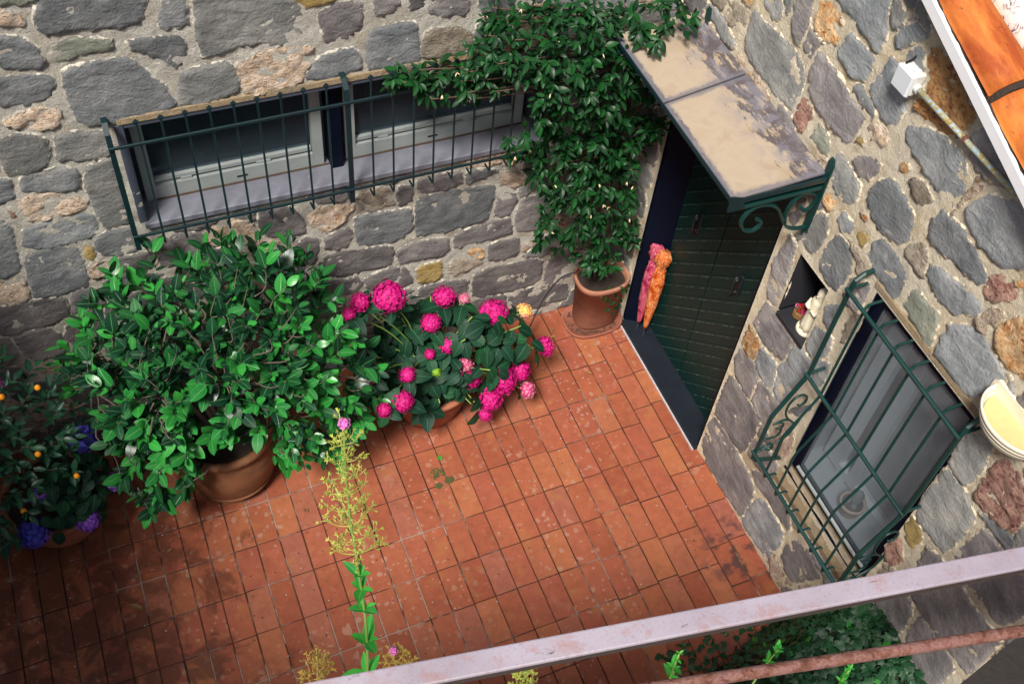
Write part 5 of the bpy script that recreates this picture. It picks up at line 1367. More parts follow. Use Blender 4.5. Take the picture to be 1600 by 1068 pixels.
# niche
nic = part('niche', M['navy'], hr, ((.215, -1.90, 1.68), (.225, -1.60, 2.16)))
part('side', M['niche_in'], nic, ((.001, -1.621, 1.70), (.214, -1.600, 2.146)))
part('side', M['niche_in'], nic, ((.001, -1.91, 1.70), (.214, -1.886, 2.146)))
part('side', M['niche_in'], nic, ((.001, -1.885, 2.1455), (.214, -1.622, 2.17)))
part('base', M['niche_base'], nic, ((-.012, -1.884, 1.660), (.2145, -1.623, 1.697)), bevel=.004)

# right window: navy frame near the wall face, sloping tan sill, pane, casement and grey room behind
wr = part('window', M['navy'], hr, ((.012, -2.20, .925), (.06, -2.145, 2.44)), ((.012, -2.93, .925), (.06, -2.876, 2.44)), ((.013, -2.875, 2.385), (.06, -2.201, 2.439)), ((.013, -2.875, .926), (.06, -2.201, .955)))
v = [(-.012, -2.10, .70), (-.012, -2.96, .70), (-.020, -2.96, .755), (-.020, -2.10, .755), (.05, -2.96, .925), (.05, -2.10, .925), (.06, -2.96, .70), (.06, -2.10, .70)]
obj('sill', MB().add(v, [(0, 3, 2, 1), (3, 5, 4, 2), (5, 7, 6, 4), (7, 0, 1, 6), (0, 7, 5, 3), (1, 2, 4, 6)]), M['cream_sill'], wr)
part('sill_rail', M['navy'], wr, ((-.004, -2.93, .855), (.030, -2.13, .872)), bevel=.003)
part('sill_rail', M['white_frame'], wr, ((.004, -2.874, .956), (.020, -2.202, .968)))
part('pane', M['glass'], wr, ((.034, -2.877, .955), (.038, -2.199, 2.386)))
part('lintel', M['cream_sill'], wr, ((-.008, -2.965, 2.4405), (.06, -2.12, 2.482)), bevel=.006)
part('casement', M['casement'], wr, ((.20, -2.30, .99), (.245, -2.17, 2.40)), ((.20, -2.46, .99), (.245, -2.385, 2.40)), ((.201, -2.90, .96), (.245, -2.461, 1.04)), ((.201, -2.386, .96), (.245, -2.301, 1.04)))
part('casement', M['casement'], wr, ((.25, -2.90, .965), (.262, -2.17, .985)), ((.285, -2.90, .965), (.296, -2.17, .985)))
part('inner_sill', M['room_pale'], wr, ((.061, -2.93, .90), (.42, -2.13, .954)))
part('room', M['room_pale'], wr, ((.42, -3.0, .9), (.44, -2.05, 2.6)), ((.061, -2.128, .9), (.42, -2.10, 2.6)), ((.061, -2.96, .9), (.42, -2.932, 2.6)), ((.061, -2.931, 2.45), (.42, -2.129, 2.48)))

# roof: white verge board, barrel tiles with mortar plugs
sl = math.atan(.373)
def on_roof(s, x, up):
    return Vector((x, -s - up * math.sin(sl), GZ(s) + up * math.cos(sl)))
roof = MB()
v = []
for s in (.8, 4.2):
    for (x, up) in ((-.092, -.030), (-.064, -.030), (-.064, .018), (-.092, .018)):
        v.append(on_roof(s, x, up))
roof.add(v, [(3, 2, 1, 0), (4, 5, 6, 7), (0, 1, 5, 4), (1, 2, 6, 5), (2, 3, 7, 6), (3, 0, 4, 7)])
rf = obj('roof', roof, M['white_paint'], hr, label='white painted verge board under the orange tiles')
v = []
for s in (.8, 4.2):
    for (x, up) in ((-.062, -.06), (1.2, -.06), (1.2, -.01), (-.062, -.01)):
        v.append(on_roof(s, x, up))
obj('roof_deck', MB().add(v, [(3, 2, 1, 0), (4, 5, 6, 7), (0, 1, 5, 4), (1, 2, 6, 5), (2, 3, 7, 6), (3, 0, 4, 7)]), M['timber'], hr)
vm = MB().tube([on_roof(.9 + 3.2 * k / 200, -.066 + .004 * noise.noise((k * .35, 0, 0)), .016 + .005 * noise.noise((k * .5, 4, 0))) for k in range(201)], [.010 + .005 * noise.noise((k * .6, 9, 0)) for k in range(201)], 6)
obj('mortar_bead', vm, M['soil'], rf)
def barrel(s0, L, x, r0, r1, up0, concave, mat, name, th=.014):
    mb = MB()
    n, m_ = 14, 6
    for side in (0, 1):
        for i in range(m_ + 1):
            t = i / m_
            r = (r0 + (r1 - r0) * t) - side * th
            for k in range(n + 1):
                a = math.pi * k / n
                dx = r * math.cos(a)
                du = r * math.sin(a) * .82
                wob = .003 * noise.noise((s0 * 7 + t * 3, x * 9, k * .7))
                up = (up0 + .034 * t) + (du if not concave else -du + r0 * .82)
                mb.v.append(on_roof(s0 + L * t, x + dx, up + wob) if not concave else on_roof(s0 + L * t, x + dx, up + wob - .02))
    N = (n + 1) * (m_ + 1)
    for side in (0, 1):
        for i in range(m_):
            for k in range(n):
                a = side * N + i * (n + 1) + k
                q = (a, a + 1, a + n + 2, a + n + 1)
                mb.f.append(q if side == 0 else q[::-1])
    for k in range(n):
        a = m_ * (n + 1) + k
        mb.f.append((a, a + 1, N + a + 1, N + a))
        mb.f.append((k + 1, k, N + k, N + k + 1))
    for i in range(m_):
        for k in (0, n):
            a, b = i * (n + 1) + k, (i + 1) * (n + 1) + k
            mb.f.append((a, b, N + b, N + a))
    return obj(name, mb, mat, rf, smooth=True)
for ci, x in enumerate((.030, .250, .470, .690)):
    s = .93 - .04 * (ci % 2)
    while s < 4.0:
        barrel(s, .455, x, .098, .112, .012, False, M['roof_orange'] if ci == 0 else M['roof_lichen'], 'roof_tile')
        pl = MB()
        q = on_roof(s + .452, x, .012)
        ring = [on_roof(s + .448, x + .104 * math.cos(a), .040 + .086 * math.sin(a)) for a in [math.pi * k / 10 for k in range(11)]]
        ring2 = [p + (on_roof(1, 0, 0) - on_roof(0, 0, 0)) * (.022 + .010 * noise.noise(p * 30)) - Vector((0, 0, .012)) for p in ring]
        pl.add(ring + ring2, [(i, i + 1, 12 + i, 11 + i) for i in range(10)] + [tuple(range(11, 22))])
        obj('mortar_plug', pl, M['soil'], rf)
        s += .425
for x in (.140, .360, .580):
    s = 1.0
    while s < 3.8:
        barrel(s, .455, x, .080, .070, .005, True, M['roof_lichen'], 'roof_tile')
        s += .425

# --- unseen house added left of the frame, its height set for the shade
hl = thing('stone_house', 'plain rendered neighbouring house closing the left side of the courtyard', 'house', (-5.6, -2.4, 0))
part('wall', M['render'], hl, ((-5.9, -6.2, -.02), (-5.35, 0.0, 4.7)), bevel=.02)
part('coping', M['slab'], hl, ((-5.95, -6.25, 4.70), (-5.30, .0, 4.78)), bevel=.01)

# ------------------------------------------------------------------ window grille on the back wall
g = thing('window_grille', 'long low iron grille with spear-tipped bars over the wide back window', 'grille', (-1.94, -.1, 1.66))
def flat_bar(path, w, t, axis):
    """rectangular bar swept along a path; axis = direction of its width"""
    P = [Vector(p) for p in path]
    ax = Vector(axis).normalized()
    v, f = [], []
    for i, p in enumerate(P):
        d = (P[min(i + 1, len(P) - 1)] - P[max(i - 1, 0)]).normalized()
        nrm = d.cross(ax).normalized()
        for a, b in ((-1, -1), (1, -1), (1, 1), (-1, 1)):
            v.append(p + ax * (a * w / 2) + nrm * (b * t / 2))
    for i in range(len(P) - 1):
        for k in range(4):
            j = (k + 1) % 4
            f.append((i * 4 + k, i * 4 + j, i * 4 + 4 + j, i * 4 + 4 + k))
    n = (len(P) - 1) * 4
    f += [(3, 2, 1, 0), (n, n + 1, n + 2, n + 3)]
    return v, f
for x in (-3.138, -1.940, -.742):
    obj('post', MB().add(*flat_bar([(x, .02, 2.500), (x, -.045, 2.495), (x, -.088, 2.455), (x, -.100, 2.39), (x, -.100, 1.655)], .028, .012, (1, 0, 0))), M['iron_dark'], g)
    obj('wall_stay', MB().add(*flat_bar([(x - .004, -.094, 1.66), (x - .004, -.05, 1.675), (x - .004, .015, 1.68)], .02, .008, (1, 0, 0))), M['iron_dark'], g)
for z in (2.387, 1.765):
    obj('rail', MB().box((-3.152, -.119, z - .009), (-.728, -.1075, z + .009), .002), M['iron_dark'], g)
grng = random.Random(5)
for k in range(19):
    x = -2.996 + .1185 * (k if k < 9 else k)
    if abs(x + 1.94) < .06:
        continue
    if x > -.80:
        break
    mb = MB().tube([(x, -.100, 2.505), (x, -.100, 1.672), (x, -.094, 1.662), (x - .006, -.045, 1.672)], .0062, 6)
    zt = 2.50
    mb.add([(x - .005, -.105, zt), (x + .005, -.105, zt), (x + .005, -.095, zt), (x - .005, -.095, zt), (x - .015, -.107, zt + .014), (x + .015, -.107, zt + .014), (x + .015, -.093, zt + .014), (x - .015, -.093, zt + .014), (x, -.1, zt + .034)],
           [(0, 1, 5, 4), (1, 2, 6, 5), (2, 3, 7, 6), (3, 0, 4, 7), (4, 5, 8), (5, 6, 8), (6, 7, 8), (7, 4, 8)])
    obj('bar', mb, M['iron_dark'], g)

# ------------------------------------------------------------------ bellied grille on the right window
g2 = thing('window_grille', 'green bellied iron grille with side scrolls over the right wall window', 'grille', (-.1, -2.51, .85))
IR = M['iron']
def W3(s, d, z):
    return (-d, -s, z)
for s in (2.080, 2.942):
    obj('post', MB().add(*tube([W3(s, -.02, 2.505), W3(s, .05, 2.50), W3(s, .090, 2.465), W3(s, .098, 2.39), W3(s, .100, 1.735), W3(s, .225, 1.40), W3(s, .222, .99), W3(s, .20, .955), W3(s, -.02, .868)], .0125, 6)), IR, g2, smooth=False)
    obj('wall_stay', MB().tube([W3(s, .095, 2.415), W3(s, -.02, 2.415)], .008, 6), IR, g2)
    obj('wall_stay', MB().tube([W3(s, .10, 1.745), W3(s, -.02, 1.752)], .008, 6), IR, g2)
    for pts, r in (([(.072, 1.446), (.050, 1.428), (.028, 1.452), (.030, 1.497), (.066, 1.535), (.113, 1.530), (.136, 1.476), (.132, 1.399), (.096, 1.324), (.04, 1.259), (.015, 1.212)], .0068),
                   ([(.150, 1.258), (.130, 1.238), (.112, 1.245), (.108, 1.275), (.136, 1.305), (.184, 1.309)], .0062),
                   ([(.184, 1.309), (.136, 1.322), (.081, 1.304), (.028, 1.246)], .0062),
                   ([(.112, 1.245), (.105, 1.192), (.131, 1.160), (.200, 1.170)], .0062),
                   ([(.150, 1.04), (.125, 1.025), (.110, 1.05), (.125, 1.085), (.165, 1.09), (.20, 1.06)], .0062),
                   ([(-.02, 1.42), (.02, 1.19), (.060, 1.112), (.222, 1.04)], .007),
                   ([(.060, 1.112), (.045, .90)], .007)):
        obj('scroll', MB().tube(smooth_path([W3(s, d, z) for d, z in pts], 5), r, 6), IR, g2, smooth=True)
for d, z in ((.112, 2.402), (.113, 1.735), (.236, 1.055)):
    obj('rail', MB().tube([W3(2.068, d, z), W3(2.954, d, z)], .0105, 6), IR, g2)
for k in range(6):
    s = 2.205 + .1228 * k
    obj('bar', MB().tube([W3(s, .010, 2.43), W3(s, .085, 2.428), W3(s, .098, 2.40), W3(s, .100, 1.72), W3(s, .106, 1.69), W3(s, .216, 1.415), W3(s, .222, 1.385), W3(s, .222, 1.0), W3(s, .214, .975), W3(s - .008, .135, .958), W3(s + .004, .13, .955)], .0072, 6), IR, g2)

# ------------------------------------------------------------------ door canopy
ca = thing('door_canopy', 'two weathered sandstone slabs on green scrolled iron brackets above the door', 'canopy', (-.27, -.95, 2.29))
def slab(s0a, s0b, s1a, s1b, label):
    """s..a at the wall, s..b at the front edge"""
    x0, x1, z0, z1 = -.527, -.002, 2.648, 2.668
    n = 8
    mb = MB()
    for (sa, sb) in ((s0a, s0b), (s1a, s1b)):
        for (x, s, z) in ((x1, sa, z1), (x0, sb, z1 - .012), (x0, sb, z0 - .012), (x1, sa, z0)):
            mb.v.append((x, -s, z))
    mb.f = [(0, 1, 2, 3), (7, 6, 5, 4), (0, 4, 5, 1), (1, 5, 6, 2), (2, 6, 7, 3), (3, 7, 4, 0)]
    o = obj('slab', mb, M['slab'], ca, label=label)
    md = o.modifiers.new('bevel', 'BEVEL')
    md.width = .006
    md.segments = 2
slab(.24, .30, .795, .868, 'shorter sandstone slab beside the climbing plant')
slab(.806, .880, 1.572, 1.590, 'longer sandstone slab with black lichen streaks')
fr = MB()
fr.box((-.535, -1.602, 2.634), (-.529, -.29, 2.657))
obj('edge_angle', fr, M['iron_dark'], ca)
fr = MB().box((-.5285, -1.602, 2.630), (-.001, -1.594, 2.660))
obj('edge_angle', fr, M['iron_dark'], ca)
fr = MB().box((-.5275, -1.593, 2.622), (-.002, -.30, 2.631))
obj('under_plate', fr, M['iron_dark'], ca)
pl = MB().add([(-.556, -1.612, 2.60), (-.556, -1.606, 2.60), (-.556, -1.612, 2.70), (-.556, -1.606, 2.70), (-.47, -1.612, 2.60), (-.47, -1.606, 2.60), (-.47, -1.612, 2.67), (-.47, -1.606, 2.67)], [(0, 2, 3, 1), (4, 5, 7, 6), (0, 4, 6, 2), (1, 3, 7, 5), (2, 6, 7, 3), (0, 1, 5, 4)])
obj('corner_plate', pl, M['iron_dark'], ca)
for s in (1.585, .36):
    br = obj('bracket', MB().box((-.012, -s - .024, 2.283), (-.001, -s + .024, 2.735), .002).add([(-.012, -s - .024, 2.735), (-.001, -s - .024, 2.735), (-.001, -s + .024, 2.735), (-.012, -s + .024, 2.735), (-.010, -s - .012, 2.765), (-.002, -s - .012, 2.765), (-.002, -s + .012, 2.765), (-.010, -s + .012, 2.765)], [(0, 1, 5, 4), (1, 2, 6, 5), (2, 3, 7, 6), (3, 0, 4, 7), (4, 5, 6, 7)]), M['iron'], ca)
    obj('arm', MB().box((-.53, -s - .012, 2.575), (-.012, -s + .012, 2.5955), .002), M['iron'], br)
    for pts in ([(-.345, 2.465), (-.324, 2.457), (-.309, 2.434), (-.317, 2.403), (-.345, 2.388), (-.394, 2.407), (-.425, 2.454), (-.429, 2.494), (-.404, 2.539), (-.363, 2.561), (-.296, 2.551), (-.242, 2.515), (-.2, 2.45), (-.163, 2.385), (-.127, 2.343), (-.074, 2.317), (-.008, 2.310)],
                [(-.088, 2.472), (-.080, 2.450), (-.058, 2.439), (-.033, 2.45), (-.020, 2.484), (-.020, 2.517), (-.042, 2.548), (-.08, 2.567), (-.128, 2.560), (-.160, 2.511), (-.169, 2.44), (-.158, 2.385)]):
        obj('scroll', MB().add(*flat_bar(smooth_path([(x, -s, z) for x, z in pts], 5), .018, .013, (0, 1, 0))), M['iron'], br, smooth=False)
    obj('finial', MB().tube([(-.006, -s + .004, 2.285), (-.014, -s + .004, 2.262), (-.004, -s + .004, 2.240)], [.009, .007, .003], 6), M['iron'], br)

# ------------------------------------------------------------------ junction box, conduit, lamp
jb = thing('junction_box', 'pale grey electrical junction box high on the gable wall', 'junction box', (-.05, -1.82, 3.36))
part('case', M['plastic'], jb, ((-.050, -1.878, 3.372), (.005, -1.775, 3.475)), bevel=.006)
part('lid', M['lid'], jb, ((-.072, -1.881, 3.369), (-.0505, -1.772, 3.478)), bevel=.008)
for yy in (-1.80, -1.85):
    obj('knockout', MB().add(*tube([(-.028, yy, 3.474), (-.028, yy, 3.482)], .016, 14)), M['plastic'], jb)
obj('clip', MB().tube(smooth_path([(-.045, -1.79, 3.478), (-.030, -1.80, 3.50), (-.005, -1.79, 3.505)], 4), .005, 6), M['black'], jb)
co = thing('conduit', 'thin rusty pale blue conduit running from the junction box under the roof edge', 'pipe', (-.03, -2.3, 3.4))
obj('pipe', MB().tube([(-.030, -1.878, 3.418), (-.028, -2.10, 3.418), (-.028, -2.75, 3.418), (-.028, -3.0, 3.35)], .0125, 10), M['conduit'], co, smooth=True)
obj('collar', MB().tube([(-.030, -1.879, 3.418), (-.030, -1.898, 3.418)], .018, 10), M['plastic'], co)
for s in (2.20, 2.60):
    obj('clip', MB().tube([(-.028, -s, 3.418), (-.028, -s - .018, 3.418)], .0165, 8), M['rust'], co)

la = thing('wall_lamp', 'half-round cream ribbed wall lamp on the stone wall beside the roof', 'lamp', (-.08, -3.06, 2.5))
def half_bowl(prof, c, n=22, th=.008):
    mb = MB()
    for side in (0, 1):
        for (r, z) in prof:
            for k in range(n + 1):
                a = math.pi / 2 + math.pi * k / n
                rr = max(.004, r - side * th)
                mb.v.append((c[0] + rr * math.cos(a) * .88, c[1] + rr * math.sin(a), c[2] + z + side * th * .5))
    N = len(prof) * (n + 1)
    for side in (0, 1):
        for i in range(len(prof) - 1):
            for k in range(n):
                a = side * N + i * (n + 1) + k
                q = (a, a + 1, a + n + 2, a + n + 1)
                mb.f.append(q[::-1] if side else q)
    i = len(prof) - 1
    for k in range(n):
        a = i * (n + 1) + k
        mb.f.append((a, a + 1, N + a + 1, N + a))
    return mb
LC = (-.012, -3.07, 2.50)
obj('shade', half_bowl([(.06, .055), (.115, .062), (.140, .076), (.150, .092), (.144, .095), (.156, .098), (.166, .120), (.160, .123), (.170, .126), (.178, .148), (.173, .151), (.180, .154), (.182, .172)], LC), M['lamp'], la, smooth=True)
v = [( -.014, -3.07 - .195, 2.57), (-.014, -3.07 + .195, 2.57), (-.014, -3.07 + .195, 2.685), (-.014, -3.07 + .175, 2.705), (-.014, -3.07 - .175, 2.705), (-.014, -3.07 - .195, 2.685)]
n = len(v)
bp = MB().add(v + [(.004, y, z) for x, y, z in v], [tuple(range(n)), tuple(range(2 * n - 1, n - 1, -1))] + [(i, n + i, n + (i + 1) % n, (i + 1) % n) for i in range(n)])
obj('back_plate', bp, M['lamp'], la)
dd = [(-.014 - .152 * .88 * math.sin(math.pi * k / 20), -3.07 - .152 * math.cos(math.pi * k / 20)) for k in range(21)]
obj('diffuser', MB().add(*prism(dd, 2.628, 2.634)), M['lamp_in'], la)
obj('screw', MB().tube([(-.06, -3.10, 2.56), (-.06, -3.10, 2.53)], .016, 8), M['plastic'], la)

# ------------------------------------------------------------------ statue and posy in the niche
st = thing('statue', 'small cream robed figure standing in the wall niche', 'statue', (.075, -1.795, 1.697))
def robe(prof, c, n=30, folds=9, amp=.006):
    mb = MB()
    for (r, z, sq) in prof:
        for k in range(n):
            a = 2 * math.pi * k / n
            rr = r + amp * math.sin(a * folds + z * 30) * min(1, r / .05) * (1 if z < .2 else .3)
            mb.v.append((c[0] + rr * math.cos(a) * sq, c[1] + rr * math.sin(a), c[2] + z))
    for i in range(len(prof) - 1):
        for k in range(n):
            j = (k + 1) % n
            mb.f.append((i * n + k, i * n + j, (i + 1) * n + j, (i + 1) * n + k))
    mb.f.append(tuple(range(n - 1, -1, -1)))
    mb.f.append(tuple(range((len(prof) - 1) * n, len(prof) * n)))
    return mb
SC0 = (.075, -1.795, 1.697)
body = robe([(.050, .018, .9), (.047, .05, .9), (.043, .10, .85), (.040, .15, .8), (.043, .19, .75), (.046, .215, .7), (.040, .235, .7), (.022, .250, .8), (.016, .258, .9), (.022, .268, 1), (.025, .285, 1), (.023, .302, 1), (.014, .316, 1), (.003, .321, 1)], SC0)
body.add(*tube([(SC0[0] - .005, SC0[1] - .042, 1.905), (SC0[0] - .034, SC0[1] - .038, 1.87), (SC0[0] - .044, SC0[1] - .008, 1.885)], [.015, .013, .008], 8))
body.add(*tube([(SC0[0] - .005, SC0[1] + .042, 1.905), (SC0[0] - .034, SC0[1] + .038, 1.87), (SC0[0] - .044, SC0[1] + .008, 1.885)], [.015, .013, .008], 8))
body.add(*tube([(SC0[0] - .024, SC0[1], 1.978), (SC0[0] - .031, SC0[1], 1.974)], [.005, .003], 6))
obj('body', body, M['cream'], st, smooth=True)
obj('plinth', MB().lathe([(.060, 0), (.062, .004), (.060, .014), (.052, .018)], SC0, 24), M['cream'], st)
veil = robe([(.040, .16, .8), (.043, .20, .75), (.044, .225, .75), (.030, .25, .85), (.029, .285, 1), (.026, .306, 1), (.015, .322, 1), (.003, .327, 1)], (SC0[0] + .006, SC0[1], SC0[2]), 24, 7, .004)
obj('veil', veil, M['cream'], st, smooth=True)
po = thing('posy', 'tiny basket of red and pink flowers beside the niche statue', 'flowers', (.08, -1.70, 1.697))
PC = (.08, -1.700, 1.697)
bk = MB().lathe([(.022, 0), (.030, .012), (.034, .03), (.032, .042), (.026, .044)], PC, 16)
for a in range(3):
    bk.add(*tube([(PC[0] + .034 * math.cos(t), PC[1] + .034 * math.sin(t), PC[2] + .012 + a * .013) for t in [2 * math.pi * k / 16 for k in range(17)]], .004, 5))
obj('basket', bk, M['wicker'], po, smooth=True)
prng = random.Random(3)

# ------------------------------------------------------------------ leaf shapes
def leaf_shape(L, W, n=6, fold=.25, droop=.18, tip=1.35, serr=0.0, base=.88, pw=.72):
    """blade along +Y, normal +Z; returns verts, faces, uv"""
    v, f, uv = [], [], []
    for i in range(n + 1):
        t = i / n
        w = (math.sin(math.pi * min(1, t ** base)) ** pw) if 0 < t < 1 else 0.0
        w *= (1 - .22 * t ** 3)
        w *= W / 2
        if serr:
            w *= 1 + serr * (1 if i % 2 else -1)
        z = -droop * L * t * t + .02 * L * math.sin(t * 3)
        y = L * t
        if i in (0, n):
            v.append((0, y, z))
            uv.append((.5, t))
        else:
            for k, u in ((-1, 0), (-.5, .25), (0, .5), (.5, .75), (1, 1)):
                v.append((k * w, y, z + abs(k) ** 1.4 * w * fold))
                uv.append((u, t))
    def row(i):
        if i == 0:
            return [0] * 5
        if i == n:
            return [len(v) - 1] * 5
        return [1 + (i - 1) * 5 + k for k in range(5)]
    for i in range(n):
        a, b = row(i), row(i + 1)
        for k in range(4):
            q = [a[k], a[k + 1], b[k + 1], b[k]]
            q2 = []
            for x in q:
                if x not in q2:
                    q2.append(x)
            if len(q2) > 2:
                f.append(tuple(q2))
    return v, f, uv

def ivy_shape(S):
    pts = [(0, 0), (.22, -.05), (.48, .12), (.36, .30), (.50, .62), (.22, .60), (0, 1.0), (-.22, .60), (-.50, .62), (-.36, .30), (-.48, .12), (-.22, -.05)]
    v = [(x * S, y * S, .05 * S * math.cos(x * 5) - .08 * S * y * y) for x, y in pts] + [(0, .32 * S, .10 * S)]
    uv = [(.5 + x * .9, max(0, y)) for x, y in pts] + [(.5, .32)]
    n = len(pts)
    return v, [(i, (i + 1) % n, n) for i in range(n)], uv

def lmesh(name, shp, mat):
    return mesh(name, shp[0], shp[1], mat, True, shp[2])

class Foliage:
    """collects leaf placements; the ones nearest the viewer's side become single leaf objects, the others one mass"""
    def __init__(s, shapes, mat, mat_new=None):
        s.sh, s.mat, s.mat_new = shapes, mat, mat_new
        s.items = []
    def add(s, p, axis, nrm, scale, k, new=False):
        y = Vector(axis).normalized()
        z = Vector(nrm)
        z = z - y * z.dot(y)
        z = z.normalized() if z.length > 1e-4 else y.orthogonal().normalized()
        x = y.cross(z)
        mw = Matrix.Translation(p) @ Matrix((x, y, z)).transposed().to_4x4() @ Matrix.Diagonal((scale, scale, scale, 1))
        s.items.append((mw, k % len(s.sh), new))
    def build(s, parent, key, limit=300, rest_name='inner_leaves'):
        s.items.sort(key=lambda it: key(it[0].translation))
        ms = [lmesh('leaf', q, s.mat) for q in s.sh]
        mn = [lmesh('leaf', q, s.mat_new) for q in s.sh] if s.mat_new else ms
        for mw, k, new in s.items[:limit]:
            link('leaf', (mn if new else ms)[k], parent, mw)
        for flag, mt in ((False, s.mat), (True, s.mat_new or s.mat)):
            rest = [it for it in s.items[limit:] if bool(it[2]) == flag]
            if not rest:
                continue
            V, F, U = [], [], []
            off = 0
            A = [np.array(q[0]) for q in s.sh]
            for mw, k, new in rest:
                m_ = np.array(mw)
                V.append(A[k] @ m_[:3, :3].T + m_[:3, 3])
                F += [tuple(i + off for i in q) for q in s.sh[k][1]]
                U += s.sh[k][2]
                off += len(A[k])
            V = np.concatenate(V)
            c = V.mean(0)
            c[2] = V[:, 2].min()
            o = link(rest_name, mesh(rest_name, V - c, F, mt, True, U), parent, Matrix.Translation(c))
            o['kind'] = 'stuff'

def tips(s):
    out = []
    for t in s.split():
        a = [int(x) for x in t.split(',')]
        out.append((Vector(a[:3]) / 1000, Vector(a[3:]) / 100))
    return out
to_cam = lambda p: (p - CAM).length
UP = Vector((0, 0, 1))

def rosette(fo, p, n, rg, count, scale, elev=(.1, .7), droop=.25, new=False, spread=.012):
    n = (n + UP * .55 + Vector((rg.uniform(-.25, .25), rg.uniform(-.25, .25), 0))).normalized()
    t1 = n.orthogonal().normalized()
    t2 = n.cross(t1)
    a0 = rg.random() * 6.28
    for k in range(count):
        a = a0 + k * 2.4 + rg.uniform(-.3, .3)
        e = rg.uniform(*elev) * (1 - .2 * k / count)
        rad = t1 * math.cos(a) + t2 * math.sin(a)
        ax = rad * math.cos(e) + n * math.sin(e) - UP * droop * rg.uniform(.4, 1.3)
        back = -n * rg.uniform(0, .05) * (k / max(1, count - 1)) * (scale)
        fo.add(p + rad * spread + back, ax, n + rad * .15 + UP * .25, scale * rg.uniform(.75, 1.12), rg.randrange(99), new)

def spray(fo, p, n, rg, count, scale, length=.13, droop=.3, new=False, ang=(.7, 1.15), new_frac=0.0):
    """leaves set alternately along the last piece of a twig that ends in p"""
    n = (n + UP * .35 + Vector((rg.uniform(-.45, .45), rg.uniform(-.45, .45), rg.uniform(-.2, .3)))).normalized()
    t1 = n.orthogonal().normalized()
    t1 = Matrix.Rotation(rg.random() * 6.28, 3, n) @ t1
    t2 = n.cross(t1)
    for k in range(count):
        f_ = k / max(1, count - 1)
        q = p - n * length * (1 - f_)
        a = k * 2.4 + rg.uniform(-.35, .35)
        th = rg.uniform(*ang) * (1 - .45 * f_)
        rad = t1 * math.cos(a) + t2 * math.sin(a)
        ax = n * math.cos(th) + rad * math.sin(th) - UP * droop * rg.uniform(.2, 1.2)
        nr = n * .8 - rad * .15 + UP * .75 + Vector((rg.uniform(-.35, .35), rg.uniform(-.45, .25), 0))
        fo.add(q + rad * .006, ax, nr, scale * rg.uniform(.58, 1.18), rg.randrange(99), rg.random() < (.68 if new else new_frac))

